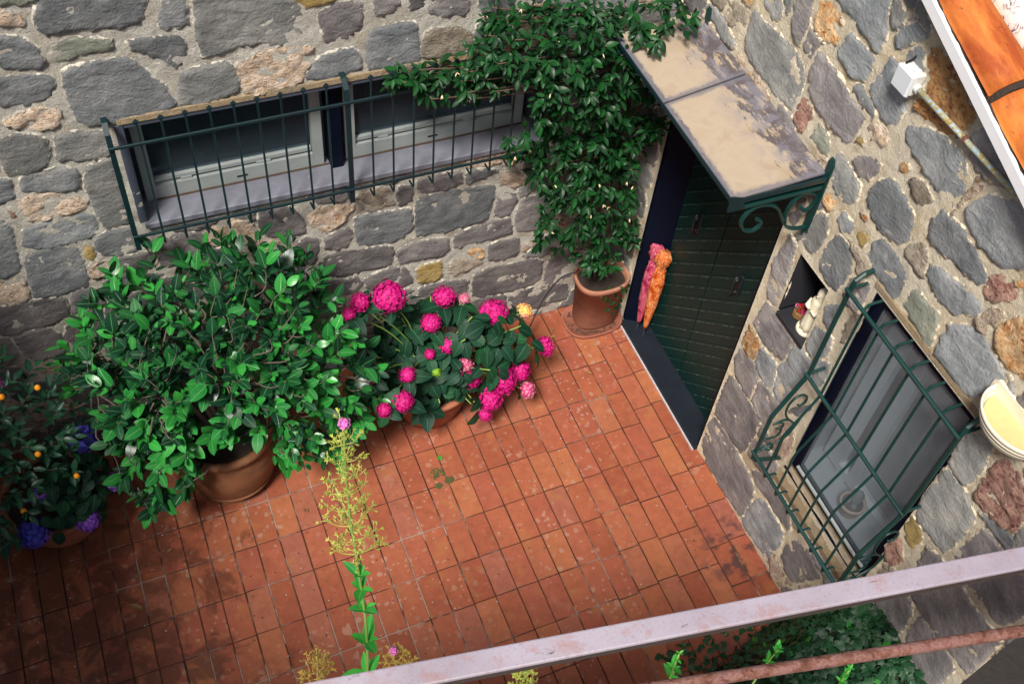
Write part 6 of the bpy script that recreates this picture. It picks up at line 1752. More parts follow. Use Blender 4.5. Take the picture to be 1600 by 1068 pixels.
TIPS = {
'camellia': (
'-3004,-998,1458,-17,-84,52 -2905,-716,955,-26,-73,-63 -3518,-299,1458,-59,62,51 -2343,-213,1588,33,71,62 -2684,-1142,1354,8,-95,31 -2659,-199,1635,10,73,68 -3693,-443,1292,-87,38,32 -2919,-1039,1256,-10,-97,24 -2880,-526,1539,-10,23,97 -2334,-1054,791,35,-85,-40 -2403,-930,1521,34,-70,62 -2143,-955,1259,58,-78,24 -2292,-596,1415,68,1,73 -3452,-277,1549,-50,62,60 -2736,-398,873,10,78,-61 -3592,-708,1109,-95,-32,2 -3299,-362,1530,-46,55,69 -3397,-1002,721,-44,-75,-49 -2235,-788,571,48,-40,-78 -3288,-458,1663,-42,31,85 -3077,-145,1686,-18,73,66 -3367,-911,1398,-52,-71,47 -2001,-805,967,82,-52,-24 -3306,-186,1618,-35,71,62 -3207,-164,1472,-31,82,48 -2244,-1082,1098,42,-91,0 -3452,-607,717,-70,-2,-71 -2602,-271,1100,23,97,0 '
'-2629,-792,1742,14,-39,91 -2808,-174,1657,-1,74,67 -2613,-342,1596,17,59,79 -3650,-553,1196,-97,13,19 -2532,-1019,853,23,-90,-37 -3224,-937,1135,-45,-89,6 -2766,-679,778,6,-33,-94 -2829,-610,1729,-3,-2,100 -3305,-958,1224,-48,-85,21 -2175,-978,752,49,-74,-47 -3264,-797,1011,-67,-71,-22 -2180,-901,1436,54,-66,51 -3517,-606,1339,-86,-2,50 -3149,-315,1666,-28,56,78 -3344,-687,1577,-53,-21,82 -3353,-1021,871,-44,-84,-32 -2553,-991,1212,24,-95,19 -2217,-723,1613,53,-28,80 -2657,-906,1479,14,-75,65 -2471,-681,1750,28,-17,95 -2374,-462,1525,46,38,80 -2559,-960,1310,24,-90,36 -3193,-1142,1113,-28,-96,2 -3134,-888,1345,-37,-80,47 -2688,-732,470,10,-29,-95 -3590,-474,1348,-83,33,45 -2722,-171,1701,5,72,70 -3293,-1051,1039,-40,-91,-9 '
'-2954,-1075,1088,-13,-99,-2 -2080,-979,1200,60,-79,14 -3404,-423,969,-77,57,-29 -2671,-1003,1410,11,-88,47 -3172,-614,1499,-47,-4,88 -3550,-928,798,-61,-67,-43 -2659,-598,1723,13,1,99 -2506,-192,1653,21,71,67 -3186,-1089,1001,-30,-95,-13 -2366,-291,1617,34,61,71 -3285,-571,1255,-87,13,48 -2847,-333,1202,-7,96,26 -3200,-549,770,-56,18,-81 -3538,-674,1399,-80,-20,57 -2829,-923,1598,-2,-68,73 -2688,-219,1422,10,86,50 -2562,-1102,657,16,-84,-52 -3427,-988,1193,-54,-83,14 -2295,-981,1484,40,-75,53 -3136,-992,1170,-32,-94,12 -2966,-1115,1260,-13,-97,21 -2825,-1046,1556,-2,-82,58 -3324,-219,1541,-39,72,58 -3177,-852,1581,-34,-57,75 -2646,-897,1570,14,-67,73 -3489,-1012,705,-49,-73,-48 -2288,-809,1312,62,-64,45 -2646,-1138,892,11,-96,-26 '
'-2642,-524,457,14,17,-98 -2553,-810,1594,24,-51,83 -2802,-819,1576,0,-55,83 -2638,-1181,969,11,-98,-15 -3271,-651,1534,-52,-14,84 -2947,-170,1609,-10,77,63 -2819,-966,1468,-2,-82,57 -3475,-501,1252,-88,32,34 -2895,-1087,1427,-7,-90,42 -2599,-596,733,30,2,-95 -3249,-1061,690,-31,-81,-50 -3013,-952,1611,-17,-69,70 -2490,-897,1339,34,-82,46 -2563,-436,1718,20,35,91 -2695,-372,1674,9,49,86 -2400,-912,1148,45,-89,9 -2294,-183,1033,43,90,-10 -2445,-1124,1190,26,-96,11 -2235,-131,1087,43,90,-2 -3251,-815,1669,-37,-44,82 -2864,-1083,1316,-5,-95,30 -3329,-487,1505,-57,31,76 -2937,-652,1751,-12,-11,99 -3214,-803,1322,-54,-67,51 -2952,-167,904,-13,95,-30 -3453,-821,1148,-76,-64,10 -2569,-1115,1039,18,-98,-8 -3225,-1109,1270,-31,-93,21 '
'-3266,-676,1660,-42,-17,89 -3027,-421,1190,-43,85,30 -2386,-1020,1257,36,-90,23 -2478,-224,1129,32,95,5 -3016,-679,1622,-23,-21,95 -2924,-939,1401,-12,-84,52 -2097,-838,1255,73,-62,28 -2887,-245,1553,-7,75,66 -2976,-293,1584,-15,67,73 -3452,-1109,653,-40,-78,-48 -2246,-420,1433,60,49,63 -2617,-524,1571,21,22,95 -3233,-911,1475,-39,-71,59 -2783,-36,1097,1,100,0 -2326,-884,1472,44,-66,60 -2489,-427,1381,43,60,68 -3107,-546,1692,-28,12,95 -3328,-404,887,-65,61,-46 -2342,-392,1639,39,45,80 -2052,-932,854,62,-69,-36 -2794,-405,675,1,55,-83 -3145,-500,1530,-40,29,87 -3037,-1056,1126,-20,-98,4 -3538,-377,1328,-73,56,39 -2335,-996,873,40,-85,-34 -2435,-698,1666,34,-23,91 -3125,-749,1235,-59,-68,43 -2432,-808,1564,36,-51,79 '
'-2461,-890,1667,27,-57,78 -2645,-992,856,14,-91,-39 -2314,-1008,1061,43,-90,-6 -3029,-781,1764,-18,-36,92 -2644,-926,1058,19,-98,-9 -2289,-771,670,51,-43,-75 -2173,-990,1100,54,-84,0 -2834,-1014,1016,-3,-99,-14 -3122,-174,711,-25,82,-52 -2638,-303,1696,13,58,81 -2548,-724,1566,28,-34,90 -3134,-1050,1503,-24,-82,51 -3401,-572,1320,-84,10,54 -2730,-864,1742,5,-51,86 -2453,-487,1663,32,26,91 -2917,-806,1553,-12,-54,83 -2492,-966,604,24,-71,-67 -3027,-738,1458,-30,-46,83 -2861,-883,1333,-7,-87,49 -2535,-1114,1295,19,-95,25 -2826,-354,1002,-4,96,-27 -2758,-668,1747,4,-15,99 -3479,-856,967,-71,-67,-24 -3536,-797,1489,-66,-44,61 -3249,-615,1731,-38,-3,93 -3225,-724,1357,-61,-45,65 -2257,-900,1543,45,-62,64 -3491,-469,761,-71,34,-61 '
'-2420,-700,1476,48,-32,82 -2350,-363,1519,43,57,70 -2400,-549,1587,42,14,90 -3177,-1008,1277,-33,-90,27 -3363,-407,589,-49,42,-77 -2585,-203,1038,21,97,-10 -3315,-333,747,-49,64,-59 -2599,-1074,1477,15,-87,48 -2275,-603,1677,46,-1,89 -2465,-1092,652,22,-82,-52 -3390,-933,1495,-48,-68,56 -3445,-757,641,-59,-36,-73 -3427,-399,1521,-58,46,67 -2661,-630,910,38,-20,-90 -3368,-256,1472,-47,71,53 -2378,-1113,651,27,-82,-50 -3020,-580,1798,-18,4,98 -3648,-409,1390,-77,44,46 -2164,-857,1165,70,-71,12 -3214,-980,911,-38,-87,-30 -3452,-756,1366,-73,-44,52 -2449,-798,1708,29,-41,87 -2505,-1162,988,20,-97,-13 -3162,-171,951,-31,92,-22 -3299,-1105,1174,-36,-93,9 -2977,-548,1696,-17,12,98 -2683,-503,1781,10,20,97 -3187,-707,1706,-34,-23,91 '
'-2496,-383,1699,25,45,86 -3522,-896,1280,-67,-69,29 -3139,-429,1152,-61,77,16 -3027,-519,1370,-41,36,84 -3653,-566,1350,-89,9,45 -3098,-413,1553,-31,48,82 -2151,-809,797,66,-53,-53 -3315,-341,1613,-42,53,73 -2860,-992,1207,-6,-98,19 -2613,-1048,986,16,-97,-17 -3037,-623,1691,-22,-6,97 -3531,-617,1475,-74,-4,67 -3312,-849,1534,-46,-56,68 -3287,-969,998,-46,-87,-17 -3478,-570,1581,-63,7,78 -2552,-945,1553,21,-72,66 -3347,-1065,1252,-42,-89,20 -2772,-457,1798,2,28,96 -2256,-600,1070,100,0,-10 -3237,-1058,1122,-36,-93,3 -2425,-1000,672,29,-77,-57 -3179,-1048,1400,-29,-87,40 -3525,-388,1488,-65,47,60 -2502,-1095,1394,22,-90,37 -3127,-500,1212,-72,55,43 -2992,-575,1531,-25,8,97 -3329,-742,1652,-46,-31,83 -3347,-1008,1318,-45,-84,31 '
'-3371,-633,1662,-50,-7,86 -2633,-921,1659,13,-63,76 -2287,-1036,983,42,-89,-17 -2782,-1119,1426,1,-92,40 -3216,-982,643,-32,-73,-61 -2392,-1073,1408,30,-87,39 -2267,-1025,704,39,-77,-50 -2994,-1024,1548,-15,-80,58 -3342,-679,948,-85,-31,-42 -2299,-534,730,60,20,-77 -3446,-836,1257,-70,-64,30 -3467,-972,1351,-54,-76,36 -3099,-699,1733,-26,-21,94 -2793,-1111,1142,1,-100,6 -2552,-952,1440,23,-81,54 -3555,-749,1183,-88,-44,17 -3248,-757,834,-59,-52,-61 -2905,-399,1756,-8,40,91 -2705,-405,573,9,47,-88 -2534,-709,1451,37,-38,85 -2903,-831,1700,-9,-48,87 -3345,-468,1422,-64,39,66 -2267,-269,1519,43,68,60 -3454,-912,844,-59,-70,-40 -3561,-323,1071,-74,67,-5 -3247,-520,1079,-91,41,-7 -2806,-771,1753,-1,-35,94 -2794,-1000,1623,0,-74,67 '
'-2530,-963,744,24,-80,-55 -2047,-853,801,68,-57,-47 -3095,-850,1637,-25,-54,80 -2983,-277,817,-19,84,-51 -2422,-775,1103,65,-76,1 -2748,-1064,1349,4,-94,35 -3227,-516,1678,-38,19,90 -2137,-561,955,93,14,-35 -2226,-730,1395,69,-39,61 -2375,-789,639,42,-46,-78 -2959,-683,1353,-31,-40,86 -3355,-591,1462,-66,3,75 -3407,-527,1568,-59,18,79 -2384,-264,1171,44,89,13 -2236,-419,1329,68,55,48 -2516,-807,1510,31,-56,77 -2733,-561,1583,8,11,99 -3272,-904,1583,-38,-62,68 -2215,-198,962,49,85,-20 -3251,-932,838,-43,-79,-43 -2665,-125,797,10,91,-40 -2496,-346,683,30,63,-72 -3418,-701,984,-89,-36,-29 -3168,-602,1611,-38,-1,92 -2320,-629,713,58,-9,-81 -3349,-1066,649,-36,-77,-52 -3102,-247,1543,-25,73,64 -2396,-859,1431,42,-68,60 '
'-3542,-960,1183,-63,-77,12 -2828,-409,1622,-3,47,88 -2809,-501,1221,-3,76,65 -2880,-324,739,-9,74,-67 -2830,-684,1543,-4,-26,96 -2658,-1024,630,11,-79,-61 -2154,-275,904,59,74,-31 -3520,-778,1028,-84,-52,-15 -2543,-530,1786,21,14,97 -2665,-1017,1507,11,-82,56 '),
'vine': (
'-409,-354,2553,13,-97,22 -506,-345,1988,-9,-97,21 -309,-278,805,-3,-100,1 -1226,-279,2581,-59,-71,39 -870,-393,2212,-14,-92,-38 -1371,-247,2500,-85,-49,18 -242,-518,2829,-12,-46,88 -301,-278,1790,23,-95,19 -932,-364,2742,-18,-84,50 -542,-398,2443,3,-100,-1 -538,-400,2168,3,-90,-43 -297,-363,2849,-22,11,97 -523,-328,2145,5,-78,-62 -669,-308,1474,-34,-93,-9 -359,-122,1527,12,99,-8 -950,-155,2747,-32,39,86 -806,-140,1731,-71,69,12 -1517,-59,2433,-9,98,-16 -902,-329,2294,-22,-90,-37 -1047,-370,2543,-26,-95,17 -40,-214,1896,91,-21,36 -487,-343,2433,8,-100,-4 -527,-333,1637,-13,-99,2 -508,-435,2577,4,-98,18 -994,-119,1758,-74,66,10 -233,-136,1593,42,91,-1 -750,-303,1955,-44,-86,24 -398,-346,2359,14,-97,-20 '
'-823,-289,2067,-15,-57,-81 -1068,-233,2755,-42,-28,86 -1608,-95,2488,-23,77,59 -276,-343,2217,21,-86,-47 -135,-264,1286,55,-78,-31 -621,-449,2466,-1,-100,2 -983,-317,2492,-32,-94,11 -729,-329,1828,-35,-93,13 -1481,-215,2448,-6,-100,-1 -1362,-165,2364,-87,38,-31 -774,-298,1872,-49,-85,19 -578,-325,1162,-19,-94,-27 -1429,-91,2497,-6,76,64 -1171,-270,2410,-64,-75,-14 -182,-319,1986,30,-92,24 -607,-340,1689,-21,-98,5 -915,-360,2205,-18,-88,-45 -120,-338,943,34,-93,15 -230,-328,1663,23,-97,4 -478,-366,1599,-6,-100,0 -1066,-280,2000,-28,-45,-85 -938,-377,2534,-20,-97,15 -1517,-206,2385,-8,-86,-51 -608,-186,1730,-86,41,30 -878,-376,2469,-16,-99,4 -516,-68,2394,7,99,-14 -854,-286,2825,-17,-56,81 -344,-40,2638,16,92,36 '
'-1255,-290,2632,-54,-70,47 -615,-372,1821,-18,-98,10 -860,-431,2419,-12,-99,-4 -542,-291,2616,6,-85,52 -1339,-152,2512,-83,51,22 -726,-415,2375,-6,-99,-12 -1155,-69,2651,-37,83,42 -818,-300,1459,-53,-84,-10 -571,-318,1450,-20,-97,-10 -1561,-145,2541,-13,-23,96 -798,-215,2249,-29,-21,-93 -962,-431,2434,-16,-99,-2 -789,-395,2728,-9,-90,43 -1090,-304,2051,-29,-59,-75 -1277,-199,2508,-97,1,26 -224,-296,1009,20,-93,32 -565,-231,988,-37,-49,-79 -353,-243,732,-32,-92,-23 -735,-383,2550,-8,-98,18 -1345,-282,2450,-69,-72,0 -456,-567,2773,-74,-66,-13 -714,-279,2856,-8,-50,86 -1104,-368,2550,-30,-94,19 -423,-339,2076,0,-96,27 -1082,-251,2703,-46,-46,76 -369,-344,822,-13,-99,2 -697,-321,1213,-33,-91,-24 -863,-221,2735,-27,-21,94 '
'-1144,-95,2718,-39,70,60 -566,-236,1066,-38,-59,-71 -634,-318,2100,-2,-71,-70 -815,-210,1966,-89,-14,42 -608,-297,1596,-30,-96,0 -747,-214,1258,-86,-23,-46 -989,-400,2396,-20,-98,-9 -1061,-119,2789,-33,55,77 -629,-361,1465,-20,-98,-7 -68,-291,1903,51,-83,23 -754,-237,2860,-11,-26,96 -1196,-116,2657,-50,67,55 -454,-395,1532,-3,-100,-3 -221,-331,1946,23,-95,21 -1143,-207,2697,-57,-7,82 -654,-304,1776,-34,-93,13 -399,-312,1141,3,-95,-32 -1299,-111,2403,-63,76,-14 -1077,-82,2701,-33,77,55 -220,-277,2726,-5,45,-89 -1416,-177,2526,-4,-67,74 -541,-373,1352,-11,-99,-12 -189,-241,1616,67,-74,2 -712,-261,2376,-18,-91,-37 -302,-322,1618,15,-99,1 -674,-354,2737,-4,-85,53 -786,-278,1556,-60,-80,-4 -111,-276,1062,52,-75,41 '
'-867,-403,2595,-13,-96,23 -655,-440,2318,-2,-98,-18 -1044,-376,2654,-24,-91,35 -188,-236,2112,34,-29,-89 -238,-338,1183,20,-95,-23 -1527,-128,2397,-19,5,-98 -356,-359,1348,6,-99,-13 -1701,-141,2514,-29,-23,93 -291,-399,2261,15,-94,-30 -453,-330,2808,-78,30,55 -259,-357,1416,16,-98,-9 -479,-431,2817,-76,-12,64 -89,-275,1835,56,-80,20 -342,-237,2745,-42,65,-64 -1218,-276,2671,-53,-61,59 -1296,-294,2573,-58,-74,33 -991,-303,2058,-24,-60,-76 -304,-358,1857,12,-98,13 -346,-277,1917,14,-94,32 -577,-360,2135,1,-83,-55 -760,-324,1330,-40,-90,-16 -311,-297,1668,18,-98,6 -263,-337,1027,7,-96,26 -533,-265,2820,5,-47,88 -1571,-165,2472,-23,-89,39 -902,-118,1719,-68,73,9 -1336,-87,2527,1,63,78 -787,-432,2467,-8,-100,2 '
'-428,-269,1999,-2,-90,43 -936,-339,2577,-24,-93,28 -786,-175,2784,-17,21,96 -763,-216,1029,-74,-22,-63 -509,-371,1675,-8,-100,4 -676,-218,2803,-7,-15,99 -209,-213,1920,76,-30,58 -538,-366,1944,-11,-98,17 -1106,-260,2604,-56,-63,54 -624,-359,1539,-20,-98,-3 -1154,-85,2798,-34,66,67 -356,-308,940,-14,-97,20 -1151,-353,2629,-33,-88,34 -945,-406,2638,-17,-94,29 -1183,-249,2539,-73,-58,35 -445,-315,1770,-3,-99,12 -191,-255,1028,42,-76,50 -1302,-135,2602,-67,59,46 -290,-86,1688,18,98,6 -627,-282,2752,-2,-63,77 -821,-428,2348,-10,-98,-15 -796,-85,2673,-15,83,54 -352,-401,2895,-21,0,98 -408,-359,1218,1,-98,-19 -805,-113,2785,-15,61,78 -1368,-263,2387,-77,-60,-20 -704,-190,1863,-89,20,42 -520,-207,2479,57,-50,65 '
'-1003,-53,2785,-22,78,59 -668,-286,2065,-5,-56,-83 -638,-278,1678,-41,-91,7 -1506,-115,2474,-27,63,73 -387,-290,1207,6,-94,-34 -442,-429,2638,7,-96,26 -369,-336,2037,6,-97,25 -979,-164,2833,-29,26,92 -545,-307,1704,-18,-98,8 -340,-432,2732,-42,-13,-90 -330,-246,921,-17,-91,38 -600,-65,2356,0,97,-23 -1295,-207,2383,-95,-9,-29 -509,-272,887,-62,-77,15 -815,-312,2575,-19,-92,34 -503,-265,2515,15,-94,31 -750,-236,1955,-75,-51,41 -805,-201,2077,-17,-1,-99 -1290,-185,2664,-71,15,69 -907,-293,2718,-24,-70,67 -680,-375,2133,-4,-85,-52 -649,-328,1939,-27,-94,20 -172,-95,1189,34,90,-29 -372,-348,1759,5,-99,9 -412,-122,1673,2,100,8 -553,-401,2231,2,-94,-34 -1177,-236,2743,-50,-30,81 -853,-152,1834,-80,55,22 '
'-764,-331,2533,-13,-97,20 -794,-393,2587,-10,-97,23 -742,-133,2253,-16,70,-69 -700,-262,1953,-55,-76,35 -784,-258,1210,-66,-66,-36 -777,-236,2793,-15,-30,94 -733,-127,1463,-56,82,-13 -825,-88,2544,-20,94,26 -891,-114,1844,-65,74,17 -421,-333,958,-24,-95,18 -895,-352,2417,-20,-98,-7 -942,-310,2781,-23,-69,69 -566,-390,2745,2,-89,46 -744,-374,2191,-8,-89,-44 -496,-334,1896,-9,-98,18 -683,-385,2599,-5,-96,26 -344,-331,1029,-9,-96,27 -533,-308,1404,-16,-98,-14 -246,-351,776,10,-99,-3 -704,-422,2508,-5,-100,9 -745,-176,1185,-78,36,-51 -626,-268,1500,-43,-89,-11 -446,-374,1882,-2,-99,13 -622,-244,2847,-2,-31,95 -528,-346,1187,-11,-97,-22 -736,-238,1445,-78,-59,-20 -466,-50,1388,-5,99,-11 -1009,-262,2534,-54,-77,35 '
'-1186,-239,2610,-68,-43,59 -237,-436,2846,-9,-12,99 -847,-300,1646,-57,-82,3 -338,-85,2475,23,97,7 -768,-113,2164,-14,67,-73 -738,-313,1527,-41,-91,-5 -1658,-72,2494,-18,87,46 -997,-355,2575,-25,-93,25 -146,-340,1911,29,-94,17 -175,-171,1756,78,57,25 -1001,-248,2716,-39,-44,81 -370,-37,1329,5,99,-13 -364,-153,2237,28,53,-80 -215,-127,1529,41,91,-7 -557,-240,1638,-48,-88,7 -471,-193,2668,18,9,98 -639,-420,2690,-2,-94,34 -1479,-211,2511,-6,-88,46 -288,-82,2249,24,84,-48 -495,-285,1289,-13,-95,-28 -731,-349,1580,-32,-95,-1 -601,-363,2191,0,-88,-47 -223,-321,1113,16,-91,38 -957,-86,2797,-23,68,69 -572,-148,1780,-41,88,25 -257,-283,1184,28,-89,-36 -1203,-326,2634,-41,-82,40 -653,-370,2313,-3,-97,-26 '
'-929,-432,2517,-15,-98,10 -789,-80,1533,-44,90,-4 -878,-232,2811,-23,-25,94 -294,-385,1700,11,-99,4 -1095,-381,2611,-27,-92,27 -474,-287,2718,-55,31,-77 -570,-371,2325,2,-97,-24 -732,-264,1701,-61,-79,10 -633,-100,2394,-3,98,-18 -425,-545,2726,-50,-44,-75 -959,-268,2602,-41,-73,55 -450,-433,2384,7,-99,-9 -397,-302,1395,3,-99,-16 -480,-382,1335,-5,-99,-12 -587,-309,1066,-22,-91,-36 -189,-475,2838,3,-27,96 -1448,-124,2552,-6,8,100 -348,-248,1138,19,-77,-61 -628,-122,1113,-36,83,-42 -149,-300,2768,31,84,-44 -509,-220,2730,10,-21,97 -396,-265,788,-38,-92,-3 -600,-358,2797,0,-81,59 -827,-134,2730,-21,57,80 -762,-315,1723,-43,-90,8 -853,-165,1780,-88,45,19 -1246,-164,2387,-85,45,-26 -344,-474,2800,-67,-47,58 '
'-1726,-88,2416,-30,83,-47 -1362,-82,2388,-1,75,-67 -477,-346,2317,8,-95,-29 -613,-169,2464,-4,99,15 -771,-208,1106,-81,-12,-58 -884,-47,2737,-16,84,52 -928,-131,1778,-75,64,14 -668,-245,1413,-64,-72,-25 -847,-254,2675,-27,-56,78 -244,-359,1473,17,-98,-6 -462,-271,1012,-8,-82,-56 -1097,-141,2517,-64,72,27 -707,-428,2287,-5,-97,-23 -425,-424,2443,8,-100,-1 -731,-275,2792,-10,-55,83 -676,-315,2364,-7,-97,-24 -573,-383,1786,-13,-99,8 -427,-389,1820,-1,-100,9 -1156,-292,2577,-50,-79,36 -1260,-116,2443,-64,77,-2 -281,-384,1613,12,-99,1 -192,-276,780,37,-93,-4 -242,-342,1270,19,-96,-18 -1179,-125,2408,-63,77,-14 -456,-465,2716,-53,-18,-83 -362,-45,1441,6,99,-8 -1111,-321,2671,-36,-80,49 -497,-397,2357,5,-99,-16 '
'-725,-310,1621,-41,-91,1 -815,-238,1709,-85,-51,12 -495,-412,2655,5,-95,31 -145,-326,1032,31,-91,27 -1093,-83,2763,-31,71,63 -928,-403,2361,-17,-98,-14 -422,-196,1664,-5,59,81 -520,-90,1796,-14,98,14 -1432,-208,2385,-4,-86,-50 -184,-56,1570,25,97,-2 -585,-119,823,-70,71,3 -639,-271,1971,-41,-84,36 -645,-429,2411,-2,-100,-6 -454,-252,1921,-9,-89,45 -673,-316,2821,-5,-68,73 -666,-275,2664,-7,-72,69 -532,-362,1441,-11,-99,-8 -664,-301,2609,-6,-88,47 -746,-188,1928,-87,20,45 -390,-367,1540,3,-100,-3 -632,-161,2675,-4,46,89 -958,-395,2245,-18,-93,-33 -1063,-56,2251,-30,87,-40 -707,-298,1875,-41,-89,20 -786,-343,2801,-11,-77,63 -159,-276,1887,46,-85,26 -840,-371,2266,-14,-93,-33 -1346,-264,2568,-72,-59,36 '
'-629,-232,1765,-70,-66,28 -296,-306,1372,18,-97,-17 -1144,-91,2366,-45,86,-22 -368,-270,2000,11,-90,42 -908,-295,2480,-32,-94,10 -913,-422,2462,-15,-99,2 -588,-455,2526,0,-100,10 -746,-298,1405,-46,-87,-14 -716,-438,2620,-5,-97,23 -271,-265,1106,30,-81,-51 -440,-361,2714,-50,11,-86 -375,-363,2286,14,-94,-32 -692,-150,2773,-8,42,90 -472,-451,2520,5,-99,9 -214,-302,1835,30,-94,18 -701,-454,2404,-4,-100,-6 -489,-344,2074,-7,-96,26 -384,-282,1046,6,-87,-48 -485,-308,2655,9,-84,53 -1197,-310,2442,-50,-87,-2 -652,-199,2498,-32,4,95 -1221,-61,2587,-41,87,28 -123,-266,2066,53,-73,43 -389,-217,2192,25,-19,-95 -234,-364,1328,18,-98,-13 -494,-414,2224,5,-94,-33 -753,-108,2093,-11,61,-79 -877,-293,2079,-19,-59,-79 '
'-414,-331,1278,1,-98,-20 -85,-147,1895,68,67,30 -742,-308,2726,-10,-76,64 -316,-288,1576,18,-98,-2 -721,-89,2606,-10,90,42 -830,-332,2700,-15,-84,53 -1186,-134,2594,-60,65,47 -777,-325,2083,-11,-71,-70 -401,-120,1280,4,95,-31 -118,-267,1949,55,-77,33 -493,-322,1148,-9,-95,-29 -1018,-132,2641,-43,66,62 -545,-159,2670,7,49,87 -440,-311,1621,-3,-100,2 -602,-364,2570,0,-97,24 -872,-208,2871,-20,-5,98 -1253,-296,2521,-57,-80,19 -1097,-56,2480,-34,94,7 -39,-82,1739,46,89,8 -335,-379,793,-5,-100,-1 -282,-169,632,12,75,-65 -671,-135,1600,-52,85,0 -240,-288,1562,31,-95,-3 -619,-352,2715,-1,-86,50 -176,-292,980,34,-90,28 -566,-222,2757,3,-21,98 -426,-343,812,-24,-97,1 -461,-292,2602,14,-87,48 '
'-978,-378,2335,-21,-95,-21 -443,-351,867,-25,-96,7 -970,-418,2576,-17,-97,19 -1093,-153,2756,-42,38,82 -82,-152,643,75,59,-31 -455,-289,1864,-6,-97,24 -543,-321,1255,-16,-96,-22 -520,-259,2250,9,-66,-74 -863,-284,2615,-27,-81,53 -706,-46,2357,-7,98,-20 -817,-201,1872,-94,-1,33 -164,-178,1332,80,42,-43 -544,-316,1916,-16,-96,21 -483,-439,2763,-92,-17,-35 -887,-160,2787,-25,33,91 -777,-218,2724,-20,-19,96 -653,-329,2552,-4,-97,25 -290,-205,2069,25,-4,-97 -610,-165,2020,-1,23,-97 -1433,-78,2410,-6,88,-47 -735,-352,1655,-31,-95,3 -66,-154,1683,77,63,9 -1311,-259,2629,-67,-52,53 -1199,-70,2735,-37,75,55 -577,-389,1594,-13,-99,0 -58,-258,902,75,-64,18 -571,-374,2614,2,-95,30 -722,-223,1608,-91,-42,1 '
'-399,-143,2395,33,90,-29 -843,-245,1815,-82,-54,21 -570,-262,1879,-34,-88,32 -471,-424,2285,6,-97,-24 -1128,-60,2889,-27,67,70 -290,-280,2027,23,-89,39 -648,-120,1248,-39,86,-31 -512,-326,1583,-12,-99,-1 -229,-206,1547,97,-18,-14 -798,-444,2551,-8,-99,14 '),
'hydrangea': (
'-1215,-821,295,21,-83,-52 -1204,-667,1003,25,-47,85 -1344,-712,303,11,-73,-68 -1036,-686,862,50,-59,63 -1687,-307,898,-34,61,71 -1675,-784,887,-28,-76,58 -1724,-803,555,-38,-93,-5 -1154,-430,692,71,46,53 -1945,-697,666,-72,-66,21 -1608,-310,318,-28,69,-67 -1815,-336,815,-56,58,59 -947,-680,675,71,-66,25 -1929,-627,352,-71,-44,-55 -1383,-799,641,5,-99,14 -1915,-403,710,-83,40,38 -1868,-590,845,-66,-33,68 -2031,-328,682,-80,56,23 -1615,-862,237,-18,-82,-55 -1682,-219,414,-33,87,-36 -1520,-754,623,-16,-98,12 -1610,-811,806,-21,-87,45 -1521,-460,1071,-12,11,99 -1588,-568,1035,-20,-20,96 -1895,-516,739,-86,-7,50 -1003,-493,385,77,3,-63 -1713,-575,850,-50,-32,80 -1005,-775,593,52,-85,3 -1098,-781,404,39,-84,-37 '
'-1572,-784,888,-17,-78,60 -1725,-839,685,-34,-92,20 -1774,-672,830,-50,-60,62 -926,-561,736,85,-26,47 -1499,-413,593,-34,93,10 -1116,-697,731,48,-77,42 -2005,-578,658,-93,-31,21 -1880,-647,514,-77,-61,-19 -1560,-371,1030,-16,37,91 -1351,-218,346,9,86,-50 -1687,-796,352,-31,-84,-45 -1538,-808,704,-15,-95,27 -1779,-318,933,-43,53,73 -1926,-491,828,-76,3,65 -1433,-659,287,-2,-61,-79 -1197,-801,844,25,-82,51 -1346,-413,906,12,35,93 -1403,-912,520,2,-99,-10 -1949,-284,749,-66,66,36 -1398,-794,770,3,-91,42 -1889,-720,313,-55,-64,-54 -1674,-155,869,-25,83,49 -1610,-647,789,-35,-66,66 -1747,-825,243,-31,-77,-56 -1533,-892,165,-9,-80,-60 -1587,-713,463,-28,-89,-35 -1358,-610,1005,8,-34,94 -1536,-833,411,-13,-93,-33 '
'-1312,-862,351,11,-91,-40 -1498,-744,841,-10,-79,60 -1812,-214,846,-42,76,50 -1945,-392,825,-72,37,59 -1450,-739,949,-3,-68,74 -2030,-383,573,-90,43,-2 -1794,-557,939,-50,-19,84 -1440,-893,420,-2,-96,-28 -1862,-806,505,-50,-85,-15 -1271,-899,497,15,-98,-14 -1914,-230,822,-53,72,45 -1514,-359,884,-15,54,83 -1678,-628,924,-36,-44,83 -2072,-541,454,-94,-14,-32 -1050,-822,338,38,-82,-43 -1964,-519,527,-98,-9,-17 -1235,-676,764,32,-76,56 -1685,-735,251,-31,-68,-67 -1503,-890,753,-8,-95,30 -1986,-501,704,-93,0,36 -1935,-335,411,-71,57,-41 -1452,-873,627,-3,-100,9 -1783,-371,525,-74,65,-19 -1540,-907,606,-12,-99,4 -1742,-251,772,-42,80,43 -1833,-723,758,-55,-73,41 -1378,-579,858,8,-37,93 -1649,-440,915,-36,23,91 '
